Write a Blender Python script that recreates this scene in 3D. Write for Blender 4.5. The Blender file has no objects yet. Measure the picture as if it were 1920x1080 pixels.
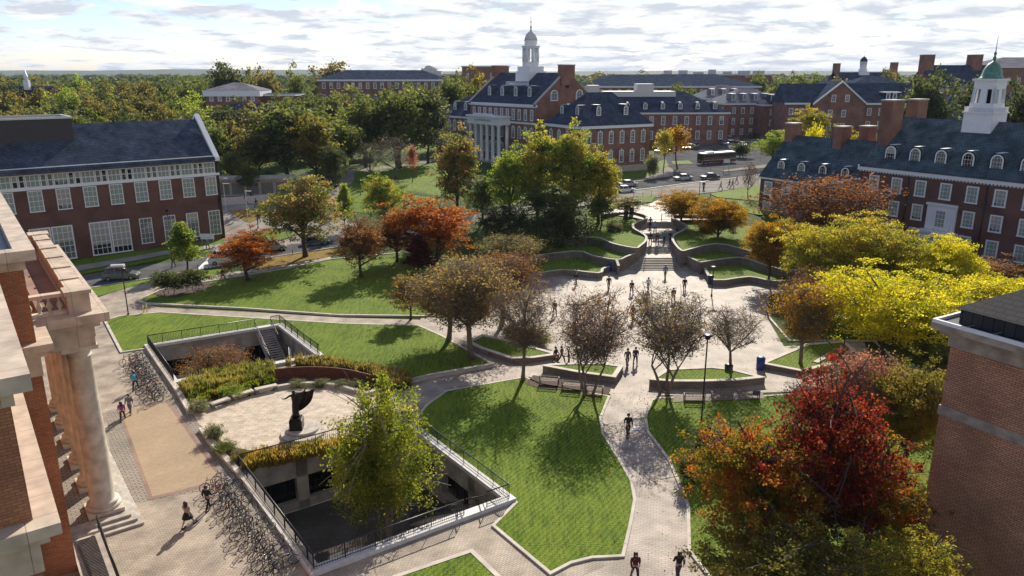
import bpy, bmesh, math, random
import numpy as np
from mathutils import Vector, Matrix, Euler, geometry
R = math.radians
rnd = random.Random(7)
C = bpy.context.scene.collection
scene = bpy.context.scene
# ---------------------------------------------------------------- camera
FPX, PIT, CH = 1420.0, R(15.8), 28.0
cp, sp = math.cos(PIT), math.sin(PIT)
cd = bpy.data.cameras.new('camera'); cam = bpy.data.objects.new('camera', cd); C.objects.link(cam)
cam.location = (0, 0, CH); cam.rotation_euler = (R(90) - PIT, 0, 0)
cd.sensor_width = 36; cd.lens = 36 * FPX / 1920; cd.clip_start = .5; cd.clip_end = 20000
scene.camera = cam
def ray(x, y):
    a = x - 960; b = -(y - 540)
    return a, FPX * cp + b * sp, -FPX * sp + b * cp
def G(x, y, z=0.0):
    r = ray(x, y); t = (z - CH) / r[2]; return (r[0] * t, r[1] * t)
def Zat(y, Y):
    r = ray(960, y); return CH + r[2] / r[1] * Y
def clamp(t, a=0.0, b=1.0): return max(a, min(b, t))
def ssf(a, b, x):
    t = clamp((x - a) / (b - a)); return t * t * (3 - 2 * t)
TOP = 3.6
def hgt(X, Y):
    w = ssf(-30, 8, X)
    a = 130 + (111.5 - 130) * w; b = 165 + (133 - 165) * w
    w2 = ssf(42, 60, X); a += 4 * w2; b += 22 * w2
    return TOP * clamp((Y - a) / (b - a))
def P(px, py, dz=0.0):
    """point of the ground seen at a pixel of the 1920 px photograph"""
    r = ray(px, py); t = 0.02
    lo = None
    for i in range(900):
        x, y, z = r[0] * t, r[1] * t, CH + r[2] * t
        if z <= hgt(x, y): break
        lo = t; t *= 1.012
    hi = t
    for i in range(30):
        m = (lo + hi) / 2
        if CH + r[2] * m <= hgt(r[0] * m, r[1] * m): hi = m
        else: lo = m
    x, y = r[0] * hi, r[1] * hi
    return Vector((x, y, hgt(x, y) + dz))
def PG(pts): return [(p.x, p.y) for p in (P(*q) for q in pts)]
# ---------------------------------------------------------------- materials
def new_mat(name):
    m = bpy.data.materials.new(name); m.use_nodes = True
    nt = m.node_tree; b = nt.nodes['Principled BSDF']; return m, nt, b
def node(nt, t, **k):
    n = nt.nodes.new(t)
    for a, v in k.items():
        if a in n.inputs: n.inputs[a].default_value = v
        else: setattr(n, a, v)
    return n
def ramp(nt, fac, stops, interp='LINEAR'):
    n = nt.nodes.new('ShaderNodeValToRGB'); n.color_ramp.interpolation = interp
    el = n.color_ramp.elements
    while len(el) < len(stops): el.new(.5)
    for e, (p, c) in zip(el, stops):
        e.position = p; e.color = (c[0], c[1], c[2], 1)
    nt.links.new(fac, n.inputs[0]); return n
def coords(nt, rot=0, world=False, scale=(1, 1, 1)):
    if world:
        g = node(nt, 'ShaderNodeNewGeometry'); out = g.outputs['Position']
    else:
        g = node(nt, 'ShaderNodeTexCoord'); out = g.outputs['Object']
    mp = node(nt, 'ShaderNodeMapping'); mp.inputs['Rotation'].default_value = (0, 0, rot); mp.inputs['Scale'].default_value = scale
    nt.links.new(out, mp.inputs['Vector']); return mp.outputs[0]
def bump(nt, b, h, s, d=.05):
    n = node(nt, 'ShaderNodeBump'); n.inputs['Strength'].default_value = s; n.inputs['Distance'].default_value = d
    nt.links.new(h, n.inputs['Height']); nt.links.new(n.outputs[0], b.inputs['Normal'])
def plain(name, c, rough=.6, metal=0, var=.15, scale=3, bs=0, spec=.5, world=False):
    m, nt, b = new_mat(name); co = coords(nt, world=world)
    n = node(nt, 'ShaderNodeTexNoise'); n.inputs['Scale'].default_value = scale; n.inputs['Detail'].default_value = 6
    nt.links.new(co, n.inputs['Vector'])
    r = ramp(nt, n.outputs[0], [(.3, [x * (1 - var) for x in c]), (.7, [min(1, x * (1 + var)) for x in c])])
    nt.links.new(r.outputs[0], b.inputs['Base Color'])
    b.inputs['Roughness'].default_value = rough; b.inputs['Metallic'].default_value = metal; b.inputs['Specular IOR Level'].default_value = spec
    if bs: bump(nt, b, n.outputs[0], bs)
    return m
def brick_mat(name, c1, c2, mortar, bw=.22, bh=.075, ms=.012, wall=True, rot=0, world=False, rough=.85, stain=.35, bs=.3, big=.35):
    m, nt, b = new_mat(name); SP = 0.0 if ('roof' in name or 'walk' in name) else .3
    if wall:
        g = node(nt, 'ShaderNodeTexCoord'); s = node(nt, 'ShaderNodeSeparateXYZ'); nt.links.new(g.outputs['Object'], s.inputs[0])
        ad = node(nt, 'ShaderNodeMath', operation='ADD'); nt.links.new(s.outputs[0], ad.inputs[0]); nt.links.new(s.outputs[1], ad.inputs[1])
        cb = node(nt, 'ShaderNodeCombineXYZ'); nt.links.new(ad.outputs[0], cb.inputs[0]); nt.links.new(s.outputs[2], cb.inputs[1]); co = cb.outputs[0]
    else: co = coords(nt, rot, world)
    t = node(nt, 'ShaderNodeTexBrick'); t.inputs['Scale'].default_value = 1
    t.inputs['Brick Width'].default_value = bw; t.inputs['Row Height'].default_value = bh; t.inputs['Mortar Size'].default_value = ms
    t.inputs['Color1'].default_value = (*c1, 1); t.inputs['Color2'].default_value = (*c2, 1); t.inputs['Mortar'].default_value = (*mortar, 1)
    nt.links.new(co, t.inputs['Vector'])
    n = node(nt, 'ShaderNodeTexNoise'); n.inputs['Scale'].default_value = big; n.inputs['Detail'].default_value = 8; nt.links.new(co, n.inputs['Vector'])
    r = ramp(nt, n.outputs[0], [(.3, (1 - stain,) * 3), (.7, (1 + stain * .5,) * 3)])
    mx = node(nt, 'ShaderNodeMix', data_type='RGBA', blend_type='MULTIPLY'); mx.inputs['Factor'].default_value = 1
    nt.links.new(t.outputs[0], mx.inputs['A']); nt.links.new(r.outputs[0], mx.inputs['B'])
    nt.links.new(mx.outputs['Result'], b.inputs['Base Color']); b.inputs['Roughness'].default_value = rough
    b.inputs['Specular IOR Level'].default_value = SP
    if bs: bump(nt, b, t.outputs['Fac'], -bs, .02)
    return m
def leaf_mat(name, cols, nscale=.35, spread=.5, trans=.58, gl=.15):
    """leaf colours: patches through the crown plus leaf-to-leaf variation"""
    m, nt, b = new_mat(name); out = nt.nodes['Material Output']
    g = node(nt, 'ShaderNodeNewGeometry'); tc = node(nt, 'ShaderNodeTexCoord')
    n = node(nt, 'ShaderNodeTexNoise'); n.inputs['Scale'].default_value = nscale; n.inputs['Detail'].default_value = 2
    oi = node(nt, 'ShaderNodeObjectInfo'); va = node(nt, 'ShaderNodeVectorMath', operation='ADD')
    cb = node(nt, 'ShaderNodeCombineXYZ'); ml = node(nt, 'ShaderNodeMath', operation='MULTIPLY'); ml.inputs[1].default_value = 97
    nt.links.new(oi.outputs['Random'], ml.inputs[0]); nt.links.new(ml.outputs[0], cb.inputs[0])
    nt.links.new(tc.outputs['Object'], va.inputs[0]); nt.links.new(cb.outputs[0], va.inputs[1]); nt.links.new(va.outputs[0], n.inputs['Vector'])
    mr = node(nt, 'ShaderNodeMapRange'); mr.inputs['From Min'].default_value = .32; mr.inputs['From Max'].default_value = .68
    nt.links.new(n.outputs[0], mr.inputs[0])
    mx = node(nt, 'ShaderNodeMix'); mx.inputs['Factor'].default_value = spread
    nt.links.new(mr.outputs[0], mx.inputs['A']); nt.links.new(g.outputs['Random Per Island'], mx.inputs['B'])
    k = len(cols); r = ramp(nt, mx.outputs[0], [(.12 + .76 * i / max(1, k - 1), c) for i, c in enumerate(cols)])
    nt.links.new(r.outputs[0], b.inputs['Base Color']); b.inputs['Roughness'].default_value = .6; b.inputs['Specular IOR Level'].default_value = gl
    tr = node(nt, 'ShaderNodeBsdfTranslucent'); br = node(nt, 'ShaderNodeMix', data_type='RGBA', blend_type='MULTIPLY'); br.inputs['Factor'].default_value = 1
    nt.links.new(r.outputs[0], br.inputs['A']); br.inputs['B'].default_value = (1.5, 1.45, 1.0, 1); br.clamp_result = False
    nt.links.new(br.outputs['Result'], tr.inputs[0])
    ms = node(nt, 'ShaderNodeMixShader'); ms.inputs[0].default_value = trans
    nt.links.new(b.outputs[0], ms.inputs[1]); nt.links.new(tr.outputs[0], ms.inputs[2]); nt.links.new(ms.outputs[0], out.inputs[0])
    return m
M = {}
M['brick_left'] = brick_mat('brick_dark', (.17, .06, .045), (.13, .045, .035), (.16, .12, .1))
M['brick_red'] = brick_mat('brick_red', (.30, .105, .065), (.22, .075, .05), (.26, .2, .16))
M['brick_tan'] = brick_mat('brick_brown', (.58, .30, .18), (.46, .22, .13), (.12, .07, .05), bw=.34, bh=.13, ms=.014, bs=.6)
M['brick_orange'] = brick_mat('brick_orange', (.46, .2, .1), (.34, .14, .07), (.16, .10, .07), bw=.3, bh=.11, ms=.012, bs=.5)
M['stone'] = brick_mat('stone', (.56, .46, .36), (.51, .42, .33), (.26, .21, .17), bw=1.5, bh=1.5, ms=.015, wall=False, rough=.7, stain=.3, bs=.1, big=1.2)
M['brownstone'] = plain('weathered_stone', (.34, .275, .215), .85, var=.35, scale=1.6, bs=.15)
M['marble'] = plain('column_stone', (.55, .49, .40), .6, var=.3, scale=1.3, bs=.1)
M['limestone'] = plain('limestone', (.42, .38, .33), .8, var=.25, scale=2, bs=.1)
M['concrete'] = plain('concrete', (.36, .33, .29), .85, var=.3, scale=.9, bs=.15)
M['white'] = plain('white_paint', (.75, .76, .78), .5, var=.06)
M['offwhite'] = plain('offwhite', (.58, .57, .55), .6, var=.1)
M['slate'] = brick_mat('slate_roof', (.085, .107, .15), (.058, .075, .108), (.02, .025, .038), bw=.5, bh=.28, ms=.02, wall=False, rough=.8, stain=.4, bs=.6, big=.5)
M['slate_green'] = brick_mat('green_slate_roof', (.105, .14, .16), (.078, .107, .124), (.018, .03, .036), bw=.45, bh=.28, ms=.02, wall=False, rough=.8, stain=.5, bs=.6, big=.5)
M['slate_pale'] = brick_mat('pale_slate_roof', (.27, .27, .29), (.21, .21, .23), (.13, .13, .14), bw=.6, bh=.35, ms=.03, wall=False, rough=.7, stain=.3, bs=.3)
M['shingle'] = brick_mat('dark_shingles', (.045, .043, .047), (.03, .03, .034), (.008, .008, .008), bw=.55, bh=.32, ms=.03, wall=False, rough=.8, stain=.3, bs=.8)
M['copper'] = plain('green_copper', (.09, .21, .155), .5, var=.3, scale=2)
M['dark_metal'] = plain('dark_metal', (.012, .012, .014), .4, var=.1)
M['bronze'] = plain('bronze', (.028, .024, .02), .35, .6, var=.4, scale=5)
M['grey_metal'] = plain('grey_metal', (.3, .31, .33), .35, .6)
M['rust'] = plain('rusted_steel', (.12, .04, .022), .8, var=.4, scale=4)
M['wood'] = plain('weathered_wood', (.2, .15, .11), .7, var=.25, scale=8)
M['bark'] = plain('bark', (.06, .048, .04), .9, var=.4, scale=12, bs=.4)
M['bark_pale'] = plain('pale_bark', (.2, .175, .145), .8, var=.4, scale=9, bs=.2)
M['bark_grey'] = plain('grey_bark', (.17, .135, .11), .9, var=.35, scale=9, bs=.2)
M['soil'] = plain('mulch', (.07, .045, .032), .95, var=.5, scale=6, bs=.4)
M['dark_cladding'] = plain('dark_cladding', (.045, .04, .042), .7, var=.1)
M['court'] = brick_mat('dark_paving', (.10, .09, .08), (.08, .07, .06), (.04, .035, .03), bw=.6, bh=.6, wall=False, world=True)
M['rubber'] = plain('rubber', (.012, .012, .012), .7)
M['skin'] = plain('skin', (.42, .24, .17), .5)
M['hair'] = plain('dark_hair', (.02, .014, .01), .5)
M['yellow'] = plain('yellow_paint', (.75, .5, .05), .5)
M['blue'] = plain('blue_plastic', (.02, .05, .22), .4)
M['binblack'] = plain('black_bin', (.02, .022, .026), .5)
M['bingreen'] = plain('green_bin', (.02, .06, .04), .5)
M['paint_white'] = plain('line_paint', (.75, .75, .72), .6)
def glass_mat(name, dark, light, thr, rough=.08):
    m, nt, b = new_mat(name); oi = node(nt, 'ShaderNodeObjectInfo'); co = coords(nt)
    n = node(nt, 'ShaderNodeTexNoise'); n.inputs['Scale'].default_value = .9; nt.links.new(co, n.inputs['Vector'])
    ad = node(nt, 'ShaderNodeMath', operation='ADD'); nt.links.new(oi.outputs['Random'], ad.inputs[0]); nt.links.new(n.outputs[0], ad.inputs[1])
    r = ramp(nt, ad.outputs[0], [(clamp(thr), dark), (clamp(thr + .12), light)])
    sx = node(nt, 'ShaderNodeSeparateXYZ'); nt.links.new(co, sx.inputs[0]); m2 = node(nt, 'ShaderNodeMath', operation='MULTIPLY_ADD'); nt.links.new(oi.outputs['Random'], m2.inputs[0]); m2.inputs[1].default_value = 5.5; m2.inputs[2].default_value = .5
    gt = node(nt, 'ShaderNodeMath', operation='GREATER_THAN'); nt.links.new(sx.outputs[2], gt.inputs[0]); nt.links.new(m2.outputs[0], gt.inputs[1])
    bx = node(nt, 'ShaderNodeMix', data_type='RGBA'); nt.links.new(gt.outputs[0], bx.inputs['Factor']); nt.links.new(r.outputs[0], bx.inputs['A']); bx.inputs['B'].default_value = (.36, .35, .31, 1) if 'dark' not in name else (*dark, 1)
    nt.links.new(bx.outputs['Result'], b.inputs['Base Color']); b.inputs['Roughness'].default_value = rough; b.inputs['Specular IOR Level'].default_value = .6
    return m
M['glass'] = glass_mat('window_glass', (.015, .018, .022), (.16, .17, .15), .75)
M['glass_blind'] = glass_mat('window_glass_blinds', (.05, .06, .06), (.28, .32, .29), .45)
M['glass_dark'] = glass_mat('dark_glass', (.006, .007, .008), (.012, .012, .014), .9, .15)
M['glass_sky'] = plain('skylight_glass', (.05, .09, .14), .08, spec=.9)
M['car_glass'] = plain('car_glass', (.01, .012, .015), .05, spec=.8)
def carpaint(name, c, metal=.2):
    m, nt, b = new_mat(name); b.inputs['Base Color'].default_value = (*c, 1); b.inputs['Roughness'].default_value = .3
    b.inputs['Metallic'].default_value = metal; b.inputs['Coat Weight'].default_value = .6
    return m
PAINT = {k: carpaint('paint_' + k, c) for k, c in dict(silver=(.4, .42, .44), white=(.75, .75, .74), black=(.015, .015, .018), blue=(.03, .06, .14), grey=(.13, .14, .15), maroon=(.09, .015, .02), tan=(.3, .25, .18), red=(.3, .03, .03), slate=(.14, .16, .2)).items()}
def cloth(c): 
    key = 'cloth_%d_%d_%d' % tuple(int(x * 255) for x in c)
    if key not in M: M[key] = plain(key, c, .85)
    return M[key]
def grass_mat(name, c1, c2, c3, rot=0.6, stripes=.5):
    m, nt, b = new_mat(name); co = coords(nt, world=True)
    n1 = node(nt, 'ShaderNodeTexNoise'); n1.inputs['Scale'].default_value = .2; n1.inputs['Detail'].default_value = 9; n1.inputs['Roughness'].default_value = .7
    n2 = node(nt, 'ShaderNodeTexNoise'); n2.inputs['Scale'].default_value = 3.2; n2.inputs['Detail'].default_value = 5; n2.inputs['Roughness'].default_value = .75
    co2 = coords(nt, rot, True, (1.6, .22, 1)); nt.links.new(co, n1.inputs['Vector']); nt.links.new(co2, n2.inputs['Vector'])
    w = node(nt, 'ShaderNodeTexWave'); w.inputs['Scale'].default_value = .9; w.inputs['Distortion'].default_value = 2.5; w.inputs['Detail'].default_value = 3
    nt.links.new(coords(nt, rot, True), w.inputs['Vector'])
    a = node(nt, 'ShaderNodeMath', operation='MULTIPLY_ADD'); nt.links.new(n1.outputs[0], a.inputs[0]); a.inputs[1].default_value = .5
    nt.links.new(n2.outputs[0], a.inputs[2])
    a2 = node(nt, 'ShaderNodeMath', operation='MULTIPLY_ADD'); nt.links.new(w.outputs['Fac'], a2.inputs[0]); a2.inputs[1].default_value = .26 * stripes; nt.links.new(a.outputs[0], a2.inputs[2])
    r = ramp(nt, a2.outputs[0], [(.49, (.12, .095, .04)), (.56, c1), (.74, c2), (.95, c3)])
    d = node(nt, 'ShaderNodeMath', operation='MULTIPLY'); d.inputs[1].default_value = .92; nt.links.new(a2.outputs[0], d.inputs[0]); nt.links.new(d.outputs[0], r.inputs[0])
    nt.links.new(r.outputs[0], b.inputs['Base Color']); b.inputs['Roughness'].default_value = .9; b.inputs['Specular IOR Level'].default_value = .15
    n3 = node(nt, 'ShaderNodeTexNoise'); n3.inputs['Scale'].default_value = 9; n3.inputs['Detail'].default_value = 4; nt.links.new(coords(nt, world=True), n3.inputs['Vector'])
    bump(nt, b, n3.outputs[0], .9, .12)
    return m
M['grass'] = grass_mat('lawn_grass', (.045, .085, .009), (.115, .18, .014), (.21, .26, .032))
M['grass_wild'] = grass_mat('rough_grass', (.03, .06, .01), (.055, .10, .012), (.10, .13, .025), stripes=0)
M['grass_dry'] = grass_mat('dry_grass', (.16, .11, .02), (.26, .17, .03), (.32, .2, .05), stripes=0)
AL = R(36.5)
M['pave'] = brick_mat('brick_paving', (.47, .395, .31), (.38, .32, .25), (.24, .2, .155), bw=.3, bh=.15, ms=.02, wall=False, rot=-AL, world=True, rough=.75, stain=.45, bs=.2, big=.5)
M['pave_mall'] = brick_mat('mall_paving', (.45, .38, .315), (.37, .315, .26), (.25, .21, .175), bw=.4, bh=.2, ms=.02, wall=False, rot=.2, world=True, rough=.7, stain=.42, bs=.2, big=.5)
M['pave_tan'] = brick_mat('tan_paving', (.46, .35, .225), (.38, .285, .185), (.25, .185, .12), bw=.25, bh=.125, ms=.018, wall=False, rot=-AL, world=True, stain=.12, bs=.2)
M['pave_grey'] = brick_mat('grey_paving', (.33, .29, .235), (.27, .235, .19), (.13, .11, .1), bw=.5, bh=.25, ms=.03, wall=False, rot=-AL, world=True, stain=.2, bs=.2)
M['pave_red'] = brick_mat('red_paving', (.34, .22, .18), (.29, .19, .155), (.2, .13, .1), bw=.25, bh=.125, wall=False, rot=-AL, world=True)
M['flag'] = brick_mat('flagstone', (.58, .49, .38), (.52, .43, .33), (.38, .3, .23), bw=.8, bh=.3, ms=.02, wall=False, rot=.1, world=True, rough=.7, stain=.3, bs=.15, big=1.3)
M['walk'] = brick_mat('concrete_walk', (.34, .315, .28), (.30, .28, .25), (.25, .23, .2), bw=1.8, bh=1.8, ms=.03, wall=False, rot=.5, world=True, stain=.25)
M['asphalt'] = plain('asphalt', (.12, .12, .123), .95, var=.25, scale=.4, bs=.05, world=True, spec=.0)
M['asphalt_dark'] = plain('dark_asphalt', (.07, .07, .075), .75, var=.2, scale=.4, world=True)
M['kerb'] = plain('kerb_stone', (.5, .45, .38), .8, var=.2, scale=1)
M['wallstone'] = brick_mat('wall_stone', (.28, .24, .19), (.21, .18, .145), (.11, .095, .08), bw=.6, bh=.2, ms=.02, stain=.3)
# ---------------------------------------------------------------- mesh builder
class MB:
    def __init__(s): s.v = []; s.f = []; s.m = []; s.sm = []
    def add(s, vs, fs, mi=0, smooth=False):
        o = len(s.v); s.v += [tuple(v) for v in vs]; s.f += [tuple(i + o for i in f) for f in fs]; s.m += [mi] * len(fs); s.sm += [smooth] * len(fs); return s
    def box(s, c, d, rz=0, mi=0, mat=None, rx=0, ry=0):
        hx, hy, hz = d[0] / 2, d[1] / 2, d[2] / 2
        vs = [Vector((x, y, z)) for z in (-hz, hz) for y in (-hy, hy) for x in (-hx, hx)]
        if rz or rx or ry:
            e = Euler((rx, ry, rz)).to_matrix(); vs = [e @ v for v in vs]
        c = Vector(c); vs = [v + c for v in vs]
        return s.add(vs, [(0, 2, 3, 1), (4, 5, 7, 6), (0, 1, 5, 4), (2, 6, 7, 3), (0, 4, 6, 2), (1, 3, 7, 5)], mi)
    def b2(s, x0, x1, y0, y1, z0, z1, mi=0): return s.box(((x0 + x1) / 2, (y0 + y1) / 2, (z0 + z1) / 2), (x1 - x0, y1 - y0, z1 - z0), mi=mi)
    def prism(s, poly, z0, z1, mi=0):
        a = sum(poly[i][0] * poly[(i + 1) % len(poly)][1] - poly[(i + 1) % len(poly)][0] * poly[i][1] for i in range(len(poly)))
        if a < 0: poly = poly[::-1]
        n = len(poly)
        tri = geometry.tessellate_polygon([[Vector((p[0], p[1], 0)) for p in poly]])
        vs = [(p[0], p[1], z0) for p in poly] + [(p[0], p[1], z1) for p in poly]
        fs = [(i, (i + 1) % n, n + (i + 1) % n, n + i) for i in range(n)]
        for t in tri:
            A, B, D = [Vector(poly[i]) for i in t]
            if (B - A).cross(D - A) < 0: t = t[::-1]
            fs.append(tuple(n + i for i in t)); fs.append(tuple(reversed(t)))
        return s.add(vs, fs, mi)
    def prof(s, pts, x0, x1, mi=0, smooth=False):
        """profile in the (y,z) plane swept along x"""
        n = len(pts); vs = [(x0, p[0], p[1]) for p in pts] + [(x1, p[0], p[1]) for p in pts]
        return s.add(vs, [(i, (i + 1) % n, n + (i + 1) % n, n + i) for i in range(n)] + [tuple(range(n))[::-1], tuple(range(n, 2 * n))], mi, smooth)
    def profy(s, pts, y0, y1, mi=0):
        n = len(pts); vs = [(p[0], y0, p[1]) for p in pts] + [(p[0], y1, p[1]) for p in pts]
        return s.add(vs, [(i, (i + 1) % n, n + (i + 1) % n, n + i) for i in range(n)] + [tuple(range(n))[::-1], tuple(range(n, 2 * n))], mi)
    def tube(s, pts, r, n=6, mi=0, cap=True):
        pts = [Vector(p) for p in pts]; rs = r if isinstance(r, (list, tuple)) else [r] * len(pts)
        vs = []; up = None
        for i, p in enumerate(pts):
            d = (pts[min(i + 1, len(pts) - 1)] - pts[max(i - 1, 0)])
            if d.length < 1e-9: d = Vector((0, 0, 1))
            d.normalize()
            a = d.orthogonal() if up is None else (up - d * up.dot(d))
            if a.length < 1e-6: a = d.orthogonal()
            a.normalize(); up = a; bb = d.cross(a)
            for k in range(n):
                t = 2 * math.pi * k / n; vs.append(p + (a * math.cos(t) + bb * math.sin(t)) * rs[i])
        fs = [(i * n + k, i * n + (k + 1) % n, (i + 1) * n + (k + 1) % n, (i + 1) * n + k) for i in range(len(pts) - 1) for k in range(n)]
        s.add(vs, fs, mi, n > 4)
        if cap:
            o = len(s.v) - len(vs); m = len(vs) - n
            s.f += [tuple(o + k for k in range(n))[::-1], tuple(o + m + k for k in range(n))]; s.m += [mi] * 2; s.sm += [False] * 2
        return s
    def lathe(s, prof, n=16, c=(0, 0, 0), mi=0, smooth=True, ph=0):
        vs = [(c[0] + r * math.cos(2 * math.pi * k / n + ph), c[1] + r * math.sin(2 * math.pi * k / n + ph), c[2] + z) for r, z in prof for k in range(n)]
        fs = [(i * n + k, i * n + (k + 1) % n, (i + 1) * n + (k + 1) % n, (i + 1) * n + k) for i in range(len(prof) - 1) for k in range(n)]
        s.add(vs, fs, mi, smooth); o = len(s.v) - len(vs); m = len(vs) - n
        s.f += [tuple(o + k for k in range(n))[::-1], tuple(o + m + k for k in range(n))]; s.m += [mi] * 2; s.sm += [False] * 2
        return s
    def wall(s, pts, w, z0, z1, mi=0, closed=False):
        """mitred wall along a ground polyline; z0, z1 numbers or functions of (x,y)"""
        P2 = [Vector((p[0], p[1])) for p in pts]; n = len(P2); L = []; Rr = []
        for i in range(n):
            a = P2[i - 1] if (i > 0 or closed) else None; b = P2[(i + 1) % n] if (i < n - 1 or closed) else None
            d1 = (P2[i] - a).normalized() if a is not None else None; d2 = (b - P2[i]).normalized() if b is not None else None
            if d1 is None: d1 = d2
            if d2 is None: d2 = d1
            t = (d1 + d2); t = t.normalized() if t.length > 1e-6 else d1
            nn = Vector((-t.y, t.x)); k = max(.4, nn.dot(Vector((-d1.y, d1.x))))
            L.append(P2[i] + nn * (w / 2 / k)); Rr.append(P2[i] - nn * (w / 2 / k))
        F0 = z0 if callable(z0) else (lambda x, y: z0); F1 = z1 if callable(z1) else (lambda x, y: z1)
        vs = []
        for i in range(n):
            c0, c1 = F0(P2[i].x, P2[i].y), F1(P2[i].x, P2[i].y)
            vs += [(Rr[i].x, Rr[i].y, c0), (L[i].x, L[i].y, c0), (L[i].x, L[i].y, c1), (Rr[i].x, Rr[i].y, c1)]
        fs = []
        for i in range(n if closed else n - 1):
            j = (i + 1) % n
            for k in range(4): fs.append((i * 4 + k, i * 4 + (k + 1) % 4, j * 4 + (k + 1) % 4, j * 4 + k))
        if not closed: fs += [(0, 3, 2, 1), tuple(4 * (n - 1) + k for k in range(4))]
        fs = [f[::-1] for f in fs]
        return s.add(vs, fs, mi)
    def mesh(s, name, mats):
        me = bpy.data.meshes.new(name); me.from_pydata(s.v, [], s.f); me.update()
        for m in (mats if isinstance(mats, (list, tuple)) else [mats]): me.materials.append(M[m] if isinstance(m, str) else m)
        me.polygons.foreach_set('material_index', s.m); me.polygons.foreach_set('use_smooth', s.sm)
        return me
def link(name, me, parent=None, loc=(0, 0, 0), rz=0, mat=None, scale=None):
    o = bpy.data.objects.new(name, me); C.objects.link(o); o.parent = parent; o.location = loc; o.rotation_euler = (0, 0, rz)
    if scale: o.scale = scale
    if mat: o.material_slots[0].link = 'OBJECT'; o.material_slots[0].material = mat
    return o
def obj(name, mb, mats, parent=None, loc=(0, 0, 0), rz=0): return link(name, mb.mesh(name, mats), parent, loc, rz)
def tag(o, label=None, cat=None, group=None, kind=None):
    if label: o['label'] = label
    if cat: o['category'] = cat
    if group: o['group'] = group
    if kind: o['kind'] = kind
    return o
def thing(name, label, cat, loc=(0, 0, 0), rz=0, group=None):
    o = bpy.data.objects.new(name, None); C.objects.link(o); o.location = loc; o.rotation_euler = (0, 0, rz); o.empty_display_size = .3
    return tag(o, label, cat, group)
def dup(root, loc, rz, label=None, group=None, mats=None, scale=None):
    def cp_(o, par):
        c = o.copy(); C.objects.link(c); c.parent = par
        for g in kids.get(o.name, []): cp_(g, c)
        return c
    kids = {}
    def walk(o):
        kids[o.name] = list(o.children)
        for g in o.children: walk(g)
    walk(root)
    r = cp_(root, None); r.location = loc; r.rotation_euler = (0, 0, rz)
    if scale: r.scale = (scale,) * 3 if not isinstance(scale, (tuple, list)) else scale
    if label: r['label'] = label
    if group: r['group'] = group
    if mats:
        for ch in [r] + list(r.children_recursive):
            b = ch.name.split('.')[0]
            if b in mats and ch.type == 'MESH': ch.material_slots[0].link = 'OBJECT'; ch.material_slots[0].material = mats[b]
    return r
def inside(p, poly):
    x, y = p; r = False
    for i in range(len(poly)):
        x1, y1 = poly[i]; x2, y2 = poly[i - 1]
        if (y1 > y) != (y2 > y) and x < (x2 - x1) * (y - y1) / (y2 - y1) + x1: r = not r
    return r
def sheet(name, poly, dz, mat, step=0, holes=(), level=None, kind='structure', hf=None, zs=None):
    vs = []; es = []
    for lp in [poly] + list(holes):
        o = len(vs); pts = []
        for i in range(len(lp)):
            a, b = Vector(lp[i]), Vector(lp[(i + 1) % len(lp)]); k = max(1, int((b - a).length / max(step, 2.5))) if step else 1
            for j in range(k): pts.append(a.lerp(b, j / k))
        vs += pts; es += [(o + i, o + (i + 1) % len(pts)) for i in range(len(pts))]
    if step:
        xs = [p[0] for p in poly]; ys = [p[1] for p in poly]; x = min(xs) + step / 2
        while x < max(xs):
            y = min(ys) + step / 2
            while y < max(ys):
                if inside((x, y), poly) and not any(inside((x, y), h) for h in holes): vs.append(Vector((x, y)))
                y += step
            x += step
    ov, oe, of, _, _, _ = geometry.delaunay_2d_cdt(vs, es, [], 0, 1e-4)
    fs = []
    for f in of:
        c = sum((ov[i] for i in f), Vector((0, 0))) / len(f)
        if inside(c, poly) and not any(inside(c, h) for h in holes): fs.append(tuple(f))
    f2 = []
    for f in fs:
        A, B, D = ov[f[0]], ov[f[1]], ov[f[2]]
        f2.append(f if (B - A).cross(D - A) > 0 else f[::-1])
    zf = zs or (lambda x, y: max(hgt(x, y) + dz, level if level is not None else -99))
    mb = MB(); mb.add([(v.x, v.y, zf(v.x, v.y)) for v in ov], f2)
    o = obj(name, mb, mat)
    if kind: tag(o, kind=kind)
    return o
def kerb(pts, w=.3, h=.16, world=False, closed=False, name='kerb', mat='kerb'):
    q = pts if world else PG(pts); m = MB(); m.wall(q, w, lambda x, y: hgt(x, y) - .1, lambda x, y: hgt(x, y) + h, closed=closed)
    return tag(obj(name, m, mat), kind='structure')
def smooth(pts, n=4):
    out = []; N = len(pts)
    for i in range(N - 1):
        p0, p1, p2, p3 = [Vector(pts[clampi(i + k, N)]) for k in (-1, 0, 1, 2)]
        for j in range(n):
            t = j / n; out.append(tuple(.5 * ((2 * p1) + (-p0 + p2) * t + (2 * p0 - 5 * p1 + 4 * p2 - p3) * t * t + (-p0 + 3 * p1 - 3 * p2 + p3) * t ** 3)))
    out.append(tuple(pts[-1])); return out
def clampi(i, N): return max(0, min(N - 1, i))
U = Vector((-math.sin(AL), math.cos(AL))); V = Vector((math.cos(AL), math.sin(AL)))
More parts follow.
